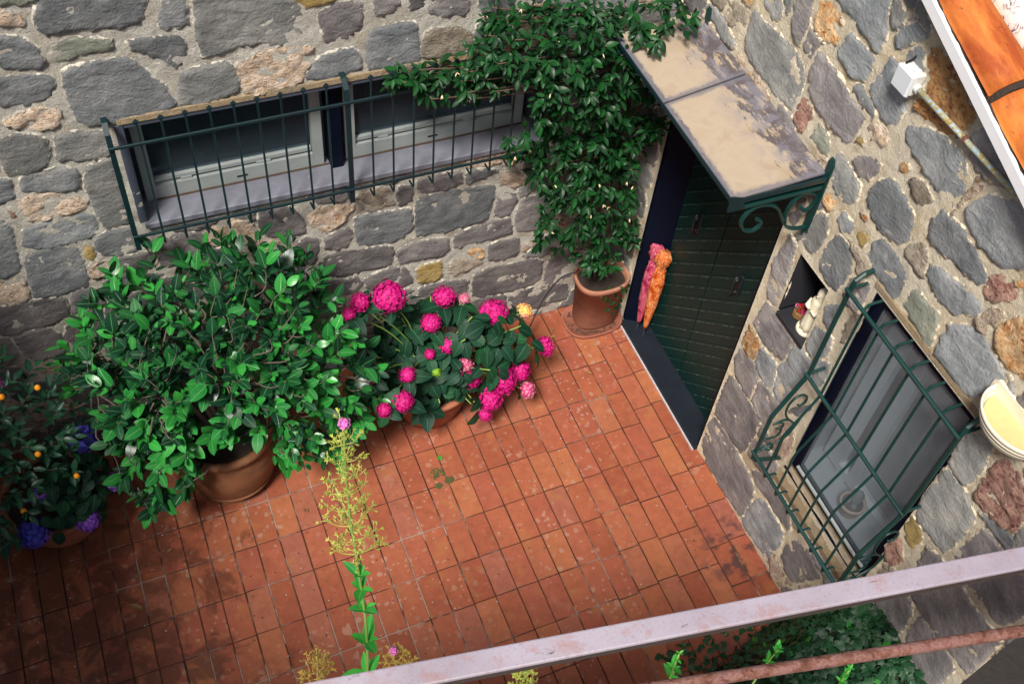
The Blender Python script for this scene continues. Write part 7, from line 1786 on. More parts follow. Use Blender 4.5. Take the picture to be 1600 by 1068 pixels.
'-1861,-257,518,-59,80,-14 -1601,-719,664,-31,-92,25 -1388,-801,519,4,-99,-14 -1321,-881,735,10,-96,27 -2014,-367,478,-85,47,-25 -1713,-333,572,-58,81,-3 -1325,-613,142,12,-34,-93 -1178,-734,672,37,-89,25 -881,-690,581,75,-66,0 -1528,-546,897,-19,-20,96 -1716,-506,581,-100,-5,1 -1867,-806,634,-51,-86,11 -1818,-730,439,-54,-77,-33 -1304,-819,886,12,-82,56 -1770,-420,855,-56,32,77 -1151,-590,549,76,-63,-15 -1819,-720,666,-58,-79,22 -1120,-453,609,92,35,15 -1659,-884,523,-24,-96,-10 -1541,-186,885,-13,82,56 -1983,-680,523,-78,-61,-14 -2032,-627,351,-77,-40,-50 -1297,-727,646,21,-96,20 -1902,-636,773,-71,-50,50 -974,-778,407,51,-79,-35 -1520,-487,333,-22,7,-97 -1587,-778,283,-19,-78,-59 -1459,-900,223,-3,-85,-53 '
'-1917,-531,645,-96,-15,22 -991,-549,503,92,-26,-29 -1493,-656,971,-9,-49,87 -1736,-505,792,-65,-2,76 -1503,-516,205,-13,-6,-99 -1170,-650,909,34,-51,79 -1871,-217,715,-52,81,27 -1391,-475,198,4,9,-99 -1567,-475,951,-22,9,97 -1451,-654,854,-5,-62,78 -1313,-621,390,23,-65,-72 -1241,-449,393,46,32,-83 -1251,-899,669,17,-97,15 -948,-763,735,56,-77,32 -1800,-765,285,-42,-72,-56 -1944,-755,563,-64,-77,-4 -2105,-428,550,-97,25,-7 -1780,-439,969,-46,19,87 -1674,-534,1032,-31,-10,95 -1285,-741,812,18,-81,55 -1478,-809,240,-6,-79,-61 -2032,-476,623,-99,9,12 -1724,-271,263,-36,67,-65 -1611,-654,336,-32,-63,-71 -1249,-777,498,24,-95,-20 -1419,-542,1025,0,-13,99 -1237,-543,807,41,-23,88 -1372,-857,246,5,-83,-55 '),
'kumquat': (
'-4403,-1065,1254,-29,-90,32 -4063,-1055,1336,20,-89,41 -4020,-719,1403,46,-27,85 -4291,-940,1450,-16,-76,63 -4314,-453,934,-35,94,-4 -4297,-1039,879,-16,-98,-9 -4308,-978,1120,-20,-95,24 -4017,-1012,1207,30,-90,31 -4411,-1075,1011,-31,-95,7 -4475,-283,623,-41,84,-36 -4271,-699,1464,-18,-19,97 -3913,-1008,1227,44,-84,31 -3858,-679,1274,81,-11,57 -4263,-1053,1316,-9,-91,40 -3754,-706,1270,87,-17,46 -4114,-603,1500,20,17,96 -3724,-882,1085,79,-59,17 -3851,-854,1143,71,-64,29 -3842,-692,1406,72,-13,68 -4161,-536,1610,8,34,94 -4234,-992,574,-6,-88,-47 -4233,-867,1342,-7,-75,65 -3906,-681,1555,55,-9,83 -3726,-689,1389,82,-10,56 -4196,-941,1192,1,-93,37 -4159,-1015,1235,7,-93,35 -4148,-986,1396,8,-84,54 -4191,-297,1514,1,79,61 '
'-4208,-571,1208,-4,54,84 -3904,-597,1432,63,17,76 -3739,-808,1375,76,-40,52 -4045,-567,1583,30,25,92 -4079,-926,1196,25,-89,38 -3942,-472,1511,46,49,74 -4174,-778,1511,6,-43,90 -4245,-555,374,-10,32,-94 -4329,-1054,687,-19,-94,-29 -3938,-835,1540,45,-49,75 -3918,-808,1198,68,-59,44 -4083,-828,1470,24,-56,79 -4032,-967,1375,28,-81,52 -4288,-1128,819,-12,-98,-13 -3726,-431,861,81,58,-11 -4131,-1135,797,9,-98,-15 -4241,-660,638,-17,-6,-98 -4373,-592,672,-61,31,-73 -4147,-873,1583,9,-59,80 -4515,-1032,765,-46,-86,-20 -3964,-840,1299,52,-64,57 -4330,-935,1246,-26,-86,43 -4187,-671,1589,3,-7,100 -4195,-981,1480,1,-79,61 -3951,-859,1418,47,-60,65 -4270,-849,1506,-14,-59,80 -3896,-950,1334,49,-74,46 -3701,-849,1172,82,-50,27 '
'-4091,-478,1610,19,47,86 -3823,-964,1227,58,-75,32 -4167,-882,1029,9,-98,16 -4109,-648,1662,17,1,99 -3986,-936,1027,43,-89,12 -4162,-1109,936,5,-100,-1 -4236,-1083,1213,-5,-96,28 -4188,-737,1360,4,-40,91 -4362,-938,464,-27,-75,-61 -4135,-832,1326,16,-70,70 -4243,-812,1626,-8,-44,89 -3782,-427,691,73,60,-33 -4260,-246,1112,-9,98,19 -4160,-548,410,9,36,-93 -3612,-737,1043,97,-22,11 -3975,-491,428,44,48,-76 -4562,-548,569,-75,32,-58 -3751,-901,1258,71,-61,36 -4014,-670,1607,36,-6,93 -4149,-969,1110,10,-97,23 -4010,-1123,967,25,-97,2 -3949,-1044,983,38,-92,4 -3939,-1049,1120,38,-90,19 -4060,-716,899,79,-57,-21 -4098,-992,942,19,-98,-1 -4030,-815,1596,30,-45,84 -4317,-605,1463,-29,17,94 -4043,-722,1517,34,-24,91 '
'-3674,-474,739,86,44,-26 -4197,-1039,1002,1,-100,6 -4230,-526,1479,-7,44,90 -4091,-163,864,14,99,-8 -3699,-642,845,99,2,-15 -4096,-683,1449,27,-13,95 -3837,-913,1023,67,-74,10 -3714,-764,1073,93,-34,17 -4255,-389,1535,-9,68,73 -3756,-524,1075,90,39,19 -4028,-511,648,49,60,-63 -4370,-251,936,-27,96,-2 -4206,-480,1212,-2,80,60 -3804,-501,1391,70,41,58 -4496,-978,979,-51,-86,4 -3618,-648,1166,96,1,27 -4218,-1085,681,-3,-96,-29 -4405,-492,1158,-58,69,44 -3906,-649,570,72,0,-69 -4184,-466,835,5,96,-29 -4345,-791,1337,-37,-56,74 -4117,-276,894,14,99,-7 -4548,-590,386,-63,17,-76 -3858,-614,1337,76,12,64 -4110,-459,1420,19,63,75 -4354,-791,884,-57,-80,-18 -4166,-1016,720,6,-96,-29 -4128,-936,1299,14,-85,50 '
'-3750,-938,995,71,-70,5 -4014,-611,1062,88,29,39 -3928,-747,1287,68,-37,63 -4387,-386,535,-35,75,-57 -3732,-578,1334,84,20,51 -4206,-898,648,-1,-86,-51 -3934,-397,1403,46,67,58 -3742,-679,1007,99,-9,9 -4001,-360,1306,36,80,48 -4321,-1127,1069,-16,-98,12 -4274,-1102,939,-11,-99,-1 -4158,-1111,1046,6,-99,10 -4342,-436,751,-37,85,-38 -4241,-299,1594,-6,75,66 -4270,-605,1620,-14,14,98 -3985,-1018,1295,33,-86,39 -4020,-1070,1067,27,-96,13 -4223,-972,1340,-4,-86,50 '),
'blue': (
'-3620,-694,624,82,-24,51 -3663,-894,558,59,-76,27 -3697,-737,665,63,-40,67 -3582,-763,475,89,-44,7 -3934,-515,354,-22,75,-62 -3858,-751,673,16,-54,83 -4176,-884,336,-66,-70,-27 -3938,-875,679,-11,-77,63 -3638,-844,647,64,-60,48 -3851,-712,791,14,-28,95 -4053,-954,553,-37,-89,25 -3858,-922,591,12,-91,39 -3770,-805,550,50,-78,38 -3774,-566,783,35,17,92 -3650,-791,735,59,-45,67 -3604,-542,235,79,23,-57 -3945,-976,470,-11,-99,5 -3904,-859,785,-1,-62,79 -3981,-793,92,-20,-46,-87 -3742,-778,761,41,-45,80 -3655,-806,524,75,-63,22 -3854,-949,680,11,-84,53 -3626,-525,429,93,36,-7 -3790,-827,182,30,-62,-73 -3740,-892,219,39,-73,-56 -3937,-886,453,-13,-99,1 -3725,-938,464,45,-89,4 -3766,-947,551,34,-91,25 '
'-3659,-832,341,68,-66,-31 -3851,-996,482,12,-99,8 -3569,-566,636,86,16,48 -3933,-993,578,-8,-95,30 -3579,-654,695,79,-9,60 -3707,-717,516,84,-46,29 -3974,-987,359,-18,-96,-22 -3730,-532,709,52,30,80 -3693,-392,292,57,69,-44 -3726,-913,336,45,-84,-30 -4155,-769,181,-63,-41,-66 -3823,-639,843,19,-5,98 ')
}

# ------------------------------------------------------------------ pots
def pot_obj(name, label, c, prof, mat, rim_r, soil_z, n=40, bands=()):
    t = thing(name, label, 'flower pot', (c[0], c[1], 0))
    mb = MB()
    v, f = lathe(prof, (c[0], c[1], 0), n)
    f = f[:-2] + [f[-2]]
    mb.add(v, f)
    obj('body', mb, mat, t, smooth=True)
    for r, z in bands:
        obj('band', MB().tube([(c[0] + r * math.cos(a), c[1] + r * math.sin(a), z) for a in [2 * math.pi * k / 40 for k in range(41)]], .010, 6, False), mat, t, smooth=True)
    so = MB().lathe([(rim_r, soil_z - .03), (rim_r, soil_z), (rim_r * .5, soil_z + .012), (.01, soil_z + .016)], (c[0], c[1], 0), 30)
    obj('soil', so, M['soil'], t, smooth=True)
    return t
CP = (-2.95, -.60)
pot_obj('flower_pot', 'large aged round terracotta pot under the big glossy shrub', CP,
        [(.16, .002), (.20, .01), (.235, .06), (.275, .16), (.30, .28), (.305, .36), (.29, .45), (.275, .50), (.30, .515), (.315, .53), (.315, .56), (.30, .575), (.275, .57), (.262, .54), (.262, .50)], M['pot_aged'], .262, .52, 48, ((.258, .105),))
HP = (-1.60, -.50)
pot_obj('flower_pot', 'round terracotta pot under the pink hydrangea', HP,
        [(.17, .002), (.20, .01), (.24, .12), (.275, .25), (.29, .33), (.305, .335), (.31, .37), (.295, .38), (.27, .375), (.262, .33)], M['pot_red'], .264, .335, 44)
BP = (-3.98, -.57)
pot_obj('flower_pot', 'dark terracotta pot under the blue and violet hydrangea', BP,
        [(.18, .002), (.215, .01), (.25, .10), (.28, .22), (.29, .28), (.305, .285), (.31, .32), (.295, .33), (.27, .325), (.262, .28)], M['pot_red'], .264, .285, 44)
KP = (-4.55, -.45)
pot_obj('flower_pot', 'terracotta pot of the small orange citrus bush at the left edge', KP,
        [(.17, .002), (.20, .01), (.24, .12), (.27, .28), (.285, .285), (.29, .32), (.275, .33), (.25, .32), (.245, .28)], M['pot_red'], .247, .285, 40)

def rsq(hx, hy, c, z, rr, n=40, bulge=0.0, back=1.0):
    """rounded rectangle ring"""
    out = []
    for k in range(n):
        a = 2 * math.pi * (k + .5) / n
        ca_, sa_ = math.cos(a), math.sin(a)
        e = 2.0 / rr
        x = math.copysign(abs(ca_) ** e, ca_) * hx
        y = math.copysign(abs(sa_) ** e, sa_) * hy
        out.append((c[0] + x, c[1] + y, z))
    return out
def ring_stack(rings, cap0=True, cap1=True):
    n = len(rings[0])
    v = [p for r in rings for p in r]
    f = []
    for i in range(len(rings) - 1):
        for k in range(n):
            j = (k + 1) % n
            f.append((i * n + k, i * n + j, (i + 1) * n + j, (i + 1) * n + k))
    if cap0:
        f.append(tuple(range(n - 1, -1, -1)))
    if cap1:
        f.append(tuple(range((len(rings) - 1) * n, len(rings) * n)))
    return v, f
VC = (-.205, -.172)
vp = thing('flower_pot', 'salmon rounded square planter in the corner on a saucer', 'flower pot', (VC[0], VC[1], .03))
obj('body', MB().add(*ring_stack([rsq(hx, hy, (VC[0], VC[1] + dy), z, 2.5) for hx, hy, z, dy in ((.150, .108, .03, 0), (.160, .118, .05, 0), (.182, .142, .445, 0), (.196, .156, .450, 0), (.198, .158, .490, 0), (.190, .150, .497, 0), (.176, .136, .490, 0), (.168, .128, .43, 0))], True, False)), M['pot_pink'], vp, smooth=True)
obj('soil', MB().add(*ring_stack([rsq(.170, .130, VC, .430, 2.5), rsq(.168, .128, VC, .445, 2.5)])), M['soil'], vp)
sa = thing('saucer', 'brown D-shaped saucer with dry leaves under the corner planter', 'saucer', (VC[0], VC[1], 0))
obj('dish', MB().add(*ring_stack([rsq(hx, hy, (VC[0] - .016, VC[1] - .006), z, rr) for hx, hy, z, rr in ((.200, .150, .002, 2.8), (.212, .158, .006, 2.8), (.222, .166, .034, 2.8), (.217, .161, .038, 2.8), (.205, .152, .034, 2.8), (.197, .145, .016, 2.8))])), M['saucer'], sa, smooth=True)
lit = MB()
for k in range(60):
    a = prng.random() * 6.28
    x, y = VC[0] - .014 + math.cos(a) * .182, VC[1] + math.sin(a) * .134
    q = leaf_shape(.03, .014, 3)
    mw = Matrix.Translation((x, y, .024 + prng.random() * .008)) @ Matrix.Rotation(prng.random() * 6.28, 4, 'Z') @ Matrix.Rotation(prng.uniform(-.5, .5), 4, 'X')
    lit.add([mw @ Vector(p) for p in q[0]], q[1])
obj('litter', lit, M['litter'], sa, kind='stuff')

# ------------------------------------------------------------------ big glossy shrub
rg = random.Random(21)
sh = thing('camellia_shrub', 'big glossy-leaved green shrub in the large terracotta pot', 'shrub', (CP[0], CP[1], .52))
fo = Foliage([leaf_shape(.096, .054, 8, .05, .12, pw=.55), leaf_shape(.086, .046, 8, .12, .04, pw=.55), leaf_shape(.106, .060, 8, .0, .18, pw=.55)], M['leaf_cam'], M['leaf_cam_new'])
core = Vector((CP[0], CP[1], .52))
br = MB()
hubs = []
for k in range(11):
    a = k * 2.4
    d = Vector((math.cos(a) * .62, math.sin(a) * .34, .45 + .45 * ((k * 7) % 5) / 4))
    e = core + d
    hubs.append(e)
    mid = core + Vector((d.x * .35, d.y * .35, d.z * .6))
    br.tube(smooth_path([core - UP * .05 + Vector((d.x, d.y, 0)) * .05, mid, e], 5), [.020 - .0012 * i for i in range(11)], 6)
tl = tips(TIPS['camellia'])
for i, (p, n) in enumerate(tl):
    h = min(hubs, key=lambda q: (q - p).length)
    if (h - p).length > .12:
        h = p + (h - p).normalized() * min((h - p).length, rg.uniform(.10, .22))
        mid = (h + p) / 2 + Vector((rg.uniform(-.05, .05), rg.uniform(-.05, .05), rg.uniform(-.05, .01)))
        br.tube(smooth_path([h, mid, p], 3), [.0045, .0042, .004, .0036, .0032, .0026, .002], 5)
    new = p.y < -.88 and rg.random() < .75 or p.z < .98 and rg.random() < .65 or rg.random() < .25  # bright new leaves massed in front and low, painting in the light there
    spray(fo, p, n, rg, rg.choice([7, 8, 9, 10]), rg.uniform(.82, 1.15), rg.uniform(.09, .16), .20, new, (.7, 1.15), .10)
obj('branches', br, M['bark'], sh, smooth=True)
fo.build(sh, to_cam, 300)
for q in ((-2.68, -.80, 1.55),):
    obj('seed_pod', MB().lathe([(.004, -.012), (.012, -.006), (.014, 0), (.011, .008), (.003, .012)], q, 12), M['pot_red'], sh, smooth=True)

# ------------------------------------------------------------------ climbing plant in the corner
cl = thing('climbing_plant', 'dark green climber with cream buds covering the corner and window end', 'climber', (VC[0], VC[1], .47))
fo = Foliage([leaf_shape(.070, .031, 5, .2, .16), leaf_shape(.062, .027, 5, .28, .08), leaf_shape(.076, .034, 5, .14, .28)], M['leaf_vine'])
tl = tips(TIPS['vine'])
br = MB()
for dx in (-.05, .02, .07):
    br.tube(smooth_path([(VC[0] + dx, VC[1], .45), (VC[0] + dx * 1.5, -.10, .9), (VC[0] - .05 + dx, -.07, 1.5), (VC[0] - .15 + dx * 2, -.08, 2.1), (VC[0] - .3 + dx * 3, -.10, 2.6)], 6), .011, 6)
br.tube(smooth_path([(-.5, -.10, 2.35), (-.9, -.12, 2.42), (-1.3, -.12, 2.44), (-1.72, -.12, 2.46)], 6), .006, 6)
buds = MB()
for i, (p, n) in enumerate(tl):
    n2 = (n + Vector((-.2, -.8, .2))).normalized()
    spray(fo, p, n2, rg, rg.choice([7, 8, 9]), rg.uniform(.75, 1.08), rg.uniform(.07, .12), .8, False, (.6, 1.3))
    if i % 12 == 0:
        q = p + Vector((rg.uniform(-.03, .03), rg.uniform(-.05, -.02), rg.uniform(-.04, 0)))
        for b in range(2):
            d = Vector((rg.uniform(-1, 1), rg.uniform(-1, 0), rg.uniform(-1, -.2))).normalized()
            buds.tube([q, q + d * .012, q + d * .024], [.0014, .0034, .001], 5)
    if i % 5 == 0:
        x0 = Vector((max(-.35, min(-.08, p.x)), -.07, p.z - .25))
        br.tube(smooth_path([x0, (x0 + p) / 2 + Vector((0, -.03, .02)), p], 3), .0035, 5)
for px, pz in ((-.20, .44), (-.14, .36), (-.17, .28), (-.24, .47), (-.10, .50)):
    rosette(fo, Vector((px, -.335, pz)), Vector((0, -1, 0)), rg, 4, .85, (-.4, .2), .9)
obj('branches', br, M['bark_dark'], cl, smooth=True)
obj('buds', buds, M['petal_cream'], cl, smooth=True, kind='stuff')
fo.build(cl, to_cam, 300)

# ------------------------------------------------------------------ hydrangeas
def floret_head(r, n, seed, pet, small=False, flat=.85):
    rg2 = random.Random(seed)
    mb = MB()
    for k in range(n):
        z = 1 - (k + .5) / n * 1.62
        a = k * 2.39996
        s = math.sqrt(max(0, 1 - z * z))
        d = Vector((s * math.cos(a), s * math.sin(a), z)).normalized()
        wob = 1 + .22 * noise.noise(d * 1.9 + Vector((seed * 3.7, 0, 0)))
        c = Vector((d.x, d.y, d.z * flat)) * r * wob * rg2.uniform(.86, 1.06)
        t1 = d.orthogonal().normalized()
        t1 = Matrix.Rotation(rg2.random() * 6.28, 3, d) @ t1
        t2 = d.cross(t1)
        ps = pet * rg2.uniform(.8, 1.15)
        for q in range(4):
            e = t1 * math.cos(q * math.pi / 2) + t2 * math.sin(q * math.pi / 2)
            g_ = d.cross(e)
            b = c + d * .001
            up = d * (ps * rg2.uniform(-.10, .35))
            v = [b, b + e * ps * .55 + g_ * ps * .48 + up * .5, b + e * ps * 1.05 + up, b + e * ps * .55 - g_ * ps * .48 + up * .5]
            mb.add(v, [(0, 1, 2, 3)])
    core_ = lathe([(.002, -r * .6), (r * .6, -r * .45), (r * .84, 0), (r * .72, r * .42 * flat), (r * .4, r * .68 * flat), (.002, r * .76 * flat)], (0, 0, 0), 14)
    return mb, core_
def add_head(parent, c, r, mat, seed, n=None, pet=None, base=None):
    n = n or int(26 + r * 560)
    mb, co_ = floret_head(r, n, seed, pet or max(.0105, r * .235))
    mb.add(*co_)
    n2 = (Vector(c) - Vector(base)).normalized() if base is not None else UP
    q = UP.rotation_difference((n2 + UP * .5).normalized()).to_matrix().to_4x4()
    mb.v = [tuple((Matrix.Translation(c) @ q) @ Vector(p)) for p in mb.v]
    return obj('flower_head', mb, mat, parent)
hy = thing('hydrangea', 'bushy hydrangea with bright magenta flower heads in the terracotta pot', 'hydrangea', (HP[0], HP[1], .335))
base = Vector((HP[0], HP[1], .36))
PK, PL, YL, GR = M['petal_pink'], M['petal_pale'], M['petal_yellow'], M['petal_green']
HEADS = [(-2.034, -.49, 1.239, .060, PK), (-1.852, -.468, 1.198, .099, PK), (-1.46, -.367, .941, .072, PK), (-1.583, -.47, .849, .064, PK), (-1.499, -.555, .698, .057, PK),
         (-1.328, -.375, .882, .036, PL), (-1.135, -.43, .732, .091, PK), (-.91, -.423, .657, .055, YL), (-.962, -.572, .451, .047, YL), (-.795, -.562, .397, .070, PK),
         (-1.396, -.632, .543, .049, PL), (-1.372, -.688, .451, .060, PK), (-1.631, -.593, .70, .032, PK), (-1.151, -.685, .357, .105, PK), (-1.004, -.655, .34, .068, PK),
         (-1.258, -.765, .28, .080, PK), (-.977, -.732, .204, .060, PL), (-1.903, -.877, .697, .066, PK), (-2.03, -.91, .713, .046, PK), (-1.839, -.772, .808, .050, PK),
         (-1.304, -.80, .17, .050, PK), (-2.114, -.535, 1.216, .04, PK), (-2.078, -.785, .896, .04, PK), (-1.611, -.663, .593, .028, GR)]
stems = MB()
HEADS_OUT = []
for k, (x, y, z, r, mt) in enumerate(HEADS):
    c = Vector((x, y, z)) + (CAM - Vector((x, y, z))).normalized() * .15
    r *= .97
    HEADS_OUT.append((*c, r))
    add_head(hy, c, r * 1.02, mt, k, base=base)
    q = c - (c - base).normalized() * r * .6
    stems.tube(smooth_path([base + Vector((rg.uniform(-.08, .08), rg.uniform(-.08, .08), 0)), (base + q) / 2 + UP * .12, q], 5), .0045, 5)
fo = Foliage([leaf_shape(.135, .092, 9, .12, .22, 1.6, .02, .74), leaf_shape(.120, .080, 9, .16, .12, 1.6, .02, .74), leaf_shape(.145, .098, 9, .08, .34, 1.6, .02, .74)], M['leaf_hyd'])
for i, (p, n) in enumerate(tips(TIPS['hydrangea'])):
    p = p - n * .035
    if p.z < .40 and p.x > -1.75:
        continue
    skip = False
    for h in HEADS_OUT:
        e = p - Vector(h[:3])
        out_ = (Vector(h[:3]) - base).normalized() + UP * .6
        if e.length < h[3] + .02 or (e.length < h[3] + .09 and e.dot(out_) > .02):
            skip = True
    if skip:
        continue
    rosette(fo, p - n * .05, n, rg, rg.choice([3, 4]), rg.uniform(.7, 1.05), (-.15, .3), .3, False, .02)
    if i % 3 == 0:
        stems.tube(smooth_path([base, (base + p) / 2 + UP * .05, p], 3), .004, 5)
for (hx, hy_, hz, hr_) in HEADS_OUT:
    c = Vector((hx, hy_, hz))
    dd_ = (c - base).normalized()
    q = c - dd_ * hr_ * .9 - UP * .02
    t1 = dd_.orthogonal().normalized()
    t2 = dd_.cross(t1)
    for k in range(4):
        an = k * 1.571 + hx * 9
        rad = t1 * math.cos(an) + t2 * math.sin(an)
        fo.add(q + rad * .01, rad + dd_ * .1 - UP * .15, dd_ + UP * .3, rg.uniform(.75, 1.0), k)
# the large low sprig hanging in front of the pot
for a, s in ((-2.6, 1.0), (-1.75, 1.1), (-.6, 1.0), (.5, .9), (2.4, .85)):
    fo.add(Vector((-1.72, -.80, .42)), (math.cos(a), math.sin(a) * .7, -.35), (0, -.35, 1), s * 1.15, 1)
obj('stems', stems, M['stem_green'], hy, smooth=True)
fo.build(hy, to_cam, 300)

bl = thing('hydrangea', 'dark-leaved hydrangea with blue and violet flower heads at the left', 'hydrangea', (BP[0], BP[1], .285))
base = Vector((BP[0], BP[1], .30))
for k, (x, y, z, r, mt) in enumerate([(-3.69, -.70, .93, .078, M['petal_blue']), (-3.60, -.78, .55, .054, M['petal_purple']), (-4.10, -.90, .45, .085, M['petal_blue']), (-3.80, -.90, .42, .066, M['petal_purple']), (-3.99, -.86, .75, .048, M['petal_purple']), (-4.02, -.45, 1.25, .045, M['petal_val'])]):
    add_head(bl, Vector((x, y, z)), r, mt, 40 + k, base=base)
fo = Foliage([leaf_shape(.125, .085, 9, .12, .22, 1.6, .02, .74), leaf_shape(.110, .074, 9, .16, .12, 1.6, .02, .74)], M['leaf_hyd'])
for p, n in tips(TIPS['blue']):
    rosette(fo, p - n * .08 + UP * .06, n, rg, 3, rg.uniform(.7, .95), (-.15, .4), .25, False, .02)
fo.build(bl, to_cam, 300)

ku = thing('citrus_bush', 'small dark citrus bush with tiny orange fruits at the left edge', 'shrub', (KP[0], KP[1], .285))
fo = Foliage([leaf_shape(.080, .034, 5, .18, .18), leaf_shape(.074, .030, 5, .26, .08)], M['leaf_kum'])
br = MB()
base = Vector((KP[0], KP[1], .28))
for i, (p, n) in enumerate(tips(TIPS['kumquat'])):
    spray(fo, p, n, rg, rg.choice([5, 6, 7]), rg.uniform(.85, 1.1), .10, .35)
    if i % 9 == 0:
        br.tube(smooth_path([base + Vector((0, 0, rg.uniform(0, .4))), (base + p) / 2 + UP * .12, p], 4), [.008 - .0006 * k for k in range(9)], 5)
obj('branches', br, M['bark_dark'], ku, smooth=True)
for q in ((-3.777, -.78, 1.56), (-3.936, -.83, 1.62), (-3.869, -.98, 1.29), (-3.744, -.98, 1.01), (-4.046, -1.03, .90), (-4.12, -.98, 1.3)):
    obj('fruit', MB().lathe([(.002, -.018), (.011, -.014), (.016, -.003), (.015, .006), (.008, .015), (.002, .018)], q, 14), M['fruit'], ku, smooth=True)
fo.build(ku, to_cam, 300)

# posy flowers
for k in range(16):
    a = prng.random() * 6.28
    q = leaf_shape(.03, .018, 4)
    mw = Matrix.Translation((PC[0] + .012 * math.cos(a), PC[1] + .012 * math.sin(a), PC[2] + .045)) @ Matrix.Rotation(a, 4, 'Z') @ Matrix.Rotation(prng.uniform(.3, 1.2), 4, 'X')
    link('leaf', mesh('leaf', q[0], q[1], M['leaf_cam_new'], True, q[2]), po, mw)
for dx, dy, dz, mt in ((-.01, .028, .062, M['petal_pale']), (-.008, -.03, .068, M['petal_pink']), (.01, -.012, .078, M['petal_red']), (-.02, -.012, .072, M['petal_red']), (-.005, .008, .083, M['petal_red'])):
    mb, co_ = floret_head(.011, 12, 5, .006)
    mb.v = [(x + PC[0] + dx, y + PC[1] + dy, z + PC[2] + dz) for x, y, z in mb.v]
    obj('flower', mb, mt, po)

# ------------------------------------------------------------------ umbrellas on the step
def umbrella(label, foot, top, mat, seed, tip_mat):
    foot, top = Vector(foot), Vector(top)
    t = thing('umbrella', label, 'umbrella', foot, 'folded umbrellas leaning in the doorway')
    ax = (top - foot).normalized()
    L = (top - foot).length
    t1 = ax.orthogonal().normalized()
    t2 = ax.cross(t1)
    prof = [(.09, .010), (.14, .017), (.25, .026), (.40, .036), (.55, .042), (.68, .043), (.76, .036), (.82, .026), (.86, .030), (.90, .042), (.94, .046), (.97, .040), (1.0, .030)]
    n = 48
    mb = MB()
    for (h, r) in prof:
        for k in range(n):
            a = 2 * math.pi * k / n
            rr = r * (1 + .42 * abs(math.sin(a * 4 + h * 8)) ** .6 - .25 + .10 * noise.noise((math.cos(a) * 2, math.sin(a) * 2, h * 9 + seed)))
            if h > .85:
                rr *= 1 + .55 * noise.noise((math.cos(a) * 3.5, math.sin(a) * 3.5, h * 20 + seed))
            mb.v.append(foot + ax * (L * h) + (t1 * math.cos(a) + t2 * math.sin(a)) * rr)
    for i in range(len(prof) - 1):
        for k in range(n):
            j = (k + 1) % n
            mb.f.append((i * n + k, i * n + j, (i + 1) * n + j, (i + 1) * n + k))
    mb.f.append(tuple(range(n - 1, -1, -1)))
    mb.f.append(tuple(range((len(prof) - 1) * n, len(prof) * n)))
    obj('canopy', mb, mat, t, smooth=True)
    obj('tip', MB().tube([foot, foot + ax * L * .10], [.003, .005], 6), tip_mat, t)
    strap = [foot + ax * L * .80 + (t1 * math.cos(a) + t2 * math.sin(a)) * .033 for a in [2 * math.pi * k / 16 for k in range(17)]]
    obj('strap', MB().tube(strap, .006, 5, False), mat, t)
umbrella('pink folded umbrella leaning beside the door', (.045, -.385, .036), (.085, -.330, .86), M['umb_pink'], 1, M['steel_tip'])
umbrella('orange folded umbrella leaning beside the door', (.065, -.448, .036), (.100, -.405, .86), M['umb_orange'], 5, M['steel_tip'])

# ------------------------------------------------------------------ watering hose, cactus pot, fallen leaves
hs = obj('hose', MB().tube(smooth_path([(-.36, -.10, .54), (-.40, -.13, .545), (-.50, -.10, .47), (-.62, -.12, .30), (-.75, -.22, .16), (-.92, -.40, .18), (-1.10, -.46, .36), (-1.35, -.50, .39), (-1.50, -.52, .36)], 6), .005, 6), M['black'], None, smooth=True)
tag(hs, 'thin black watering hose curving from corner planter to pink hydrangea', 'hose')
cp = thing('cactus_pot', 'small pale pot with a grey cactus inside the right window', 'flower pot', (.14, -2.56, .955))
CC = (.135, -2.545, .955)
obj('pot', MB().lathe([(.055, 0), (.060, .01), (.068, .075), (.074, .078), (.074, .095), (.064, .095), (.060, .08)], CC, 26), M['pot_pale'], cp, smooth=True)
obj('soil', MB().lathe([(.060, .07), (.060, .082), (.01, .085)], CC, 20), M['soil'], cp)
mb = MB()
for (dx, dy, r, h) in ((.012, .0, .030, .115), (-.02, .02, .016, .04), (-.015, -.025, .018, .03)):
    v, f = lathe([(r * .8, .078), (r, .078 + h * .4), (r * .95, .078 + h * .75), (r * .5, .078 + h), (.002, .08 + h)], (CC[0] + dx, CC[1] + dy, CC[2]), 18)
    v = [(CC[0] + dx + (x - CC[0] - dx) * (1 + .12 * math.cos(9 * math.atan2(y - CC[1] - dy, x - CC[0] - dx))), CC[1] + dy + (y - CC[1] - dy) * (1 + .12 * math.cos(9 * math.atan2(y - CC[1] - dy, x - CC[0] - dx))), z) for x, y, z in v]
    mb.add(v, f)
obj('cactus', mb, M['cactus'], cp, smooth=True)

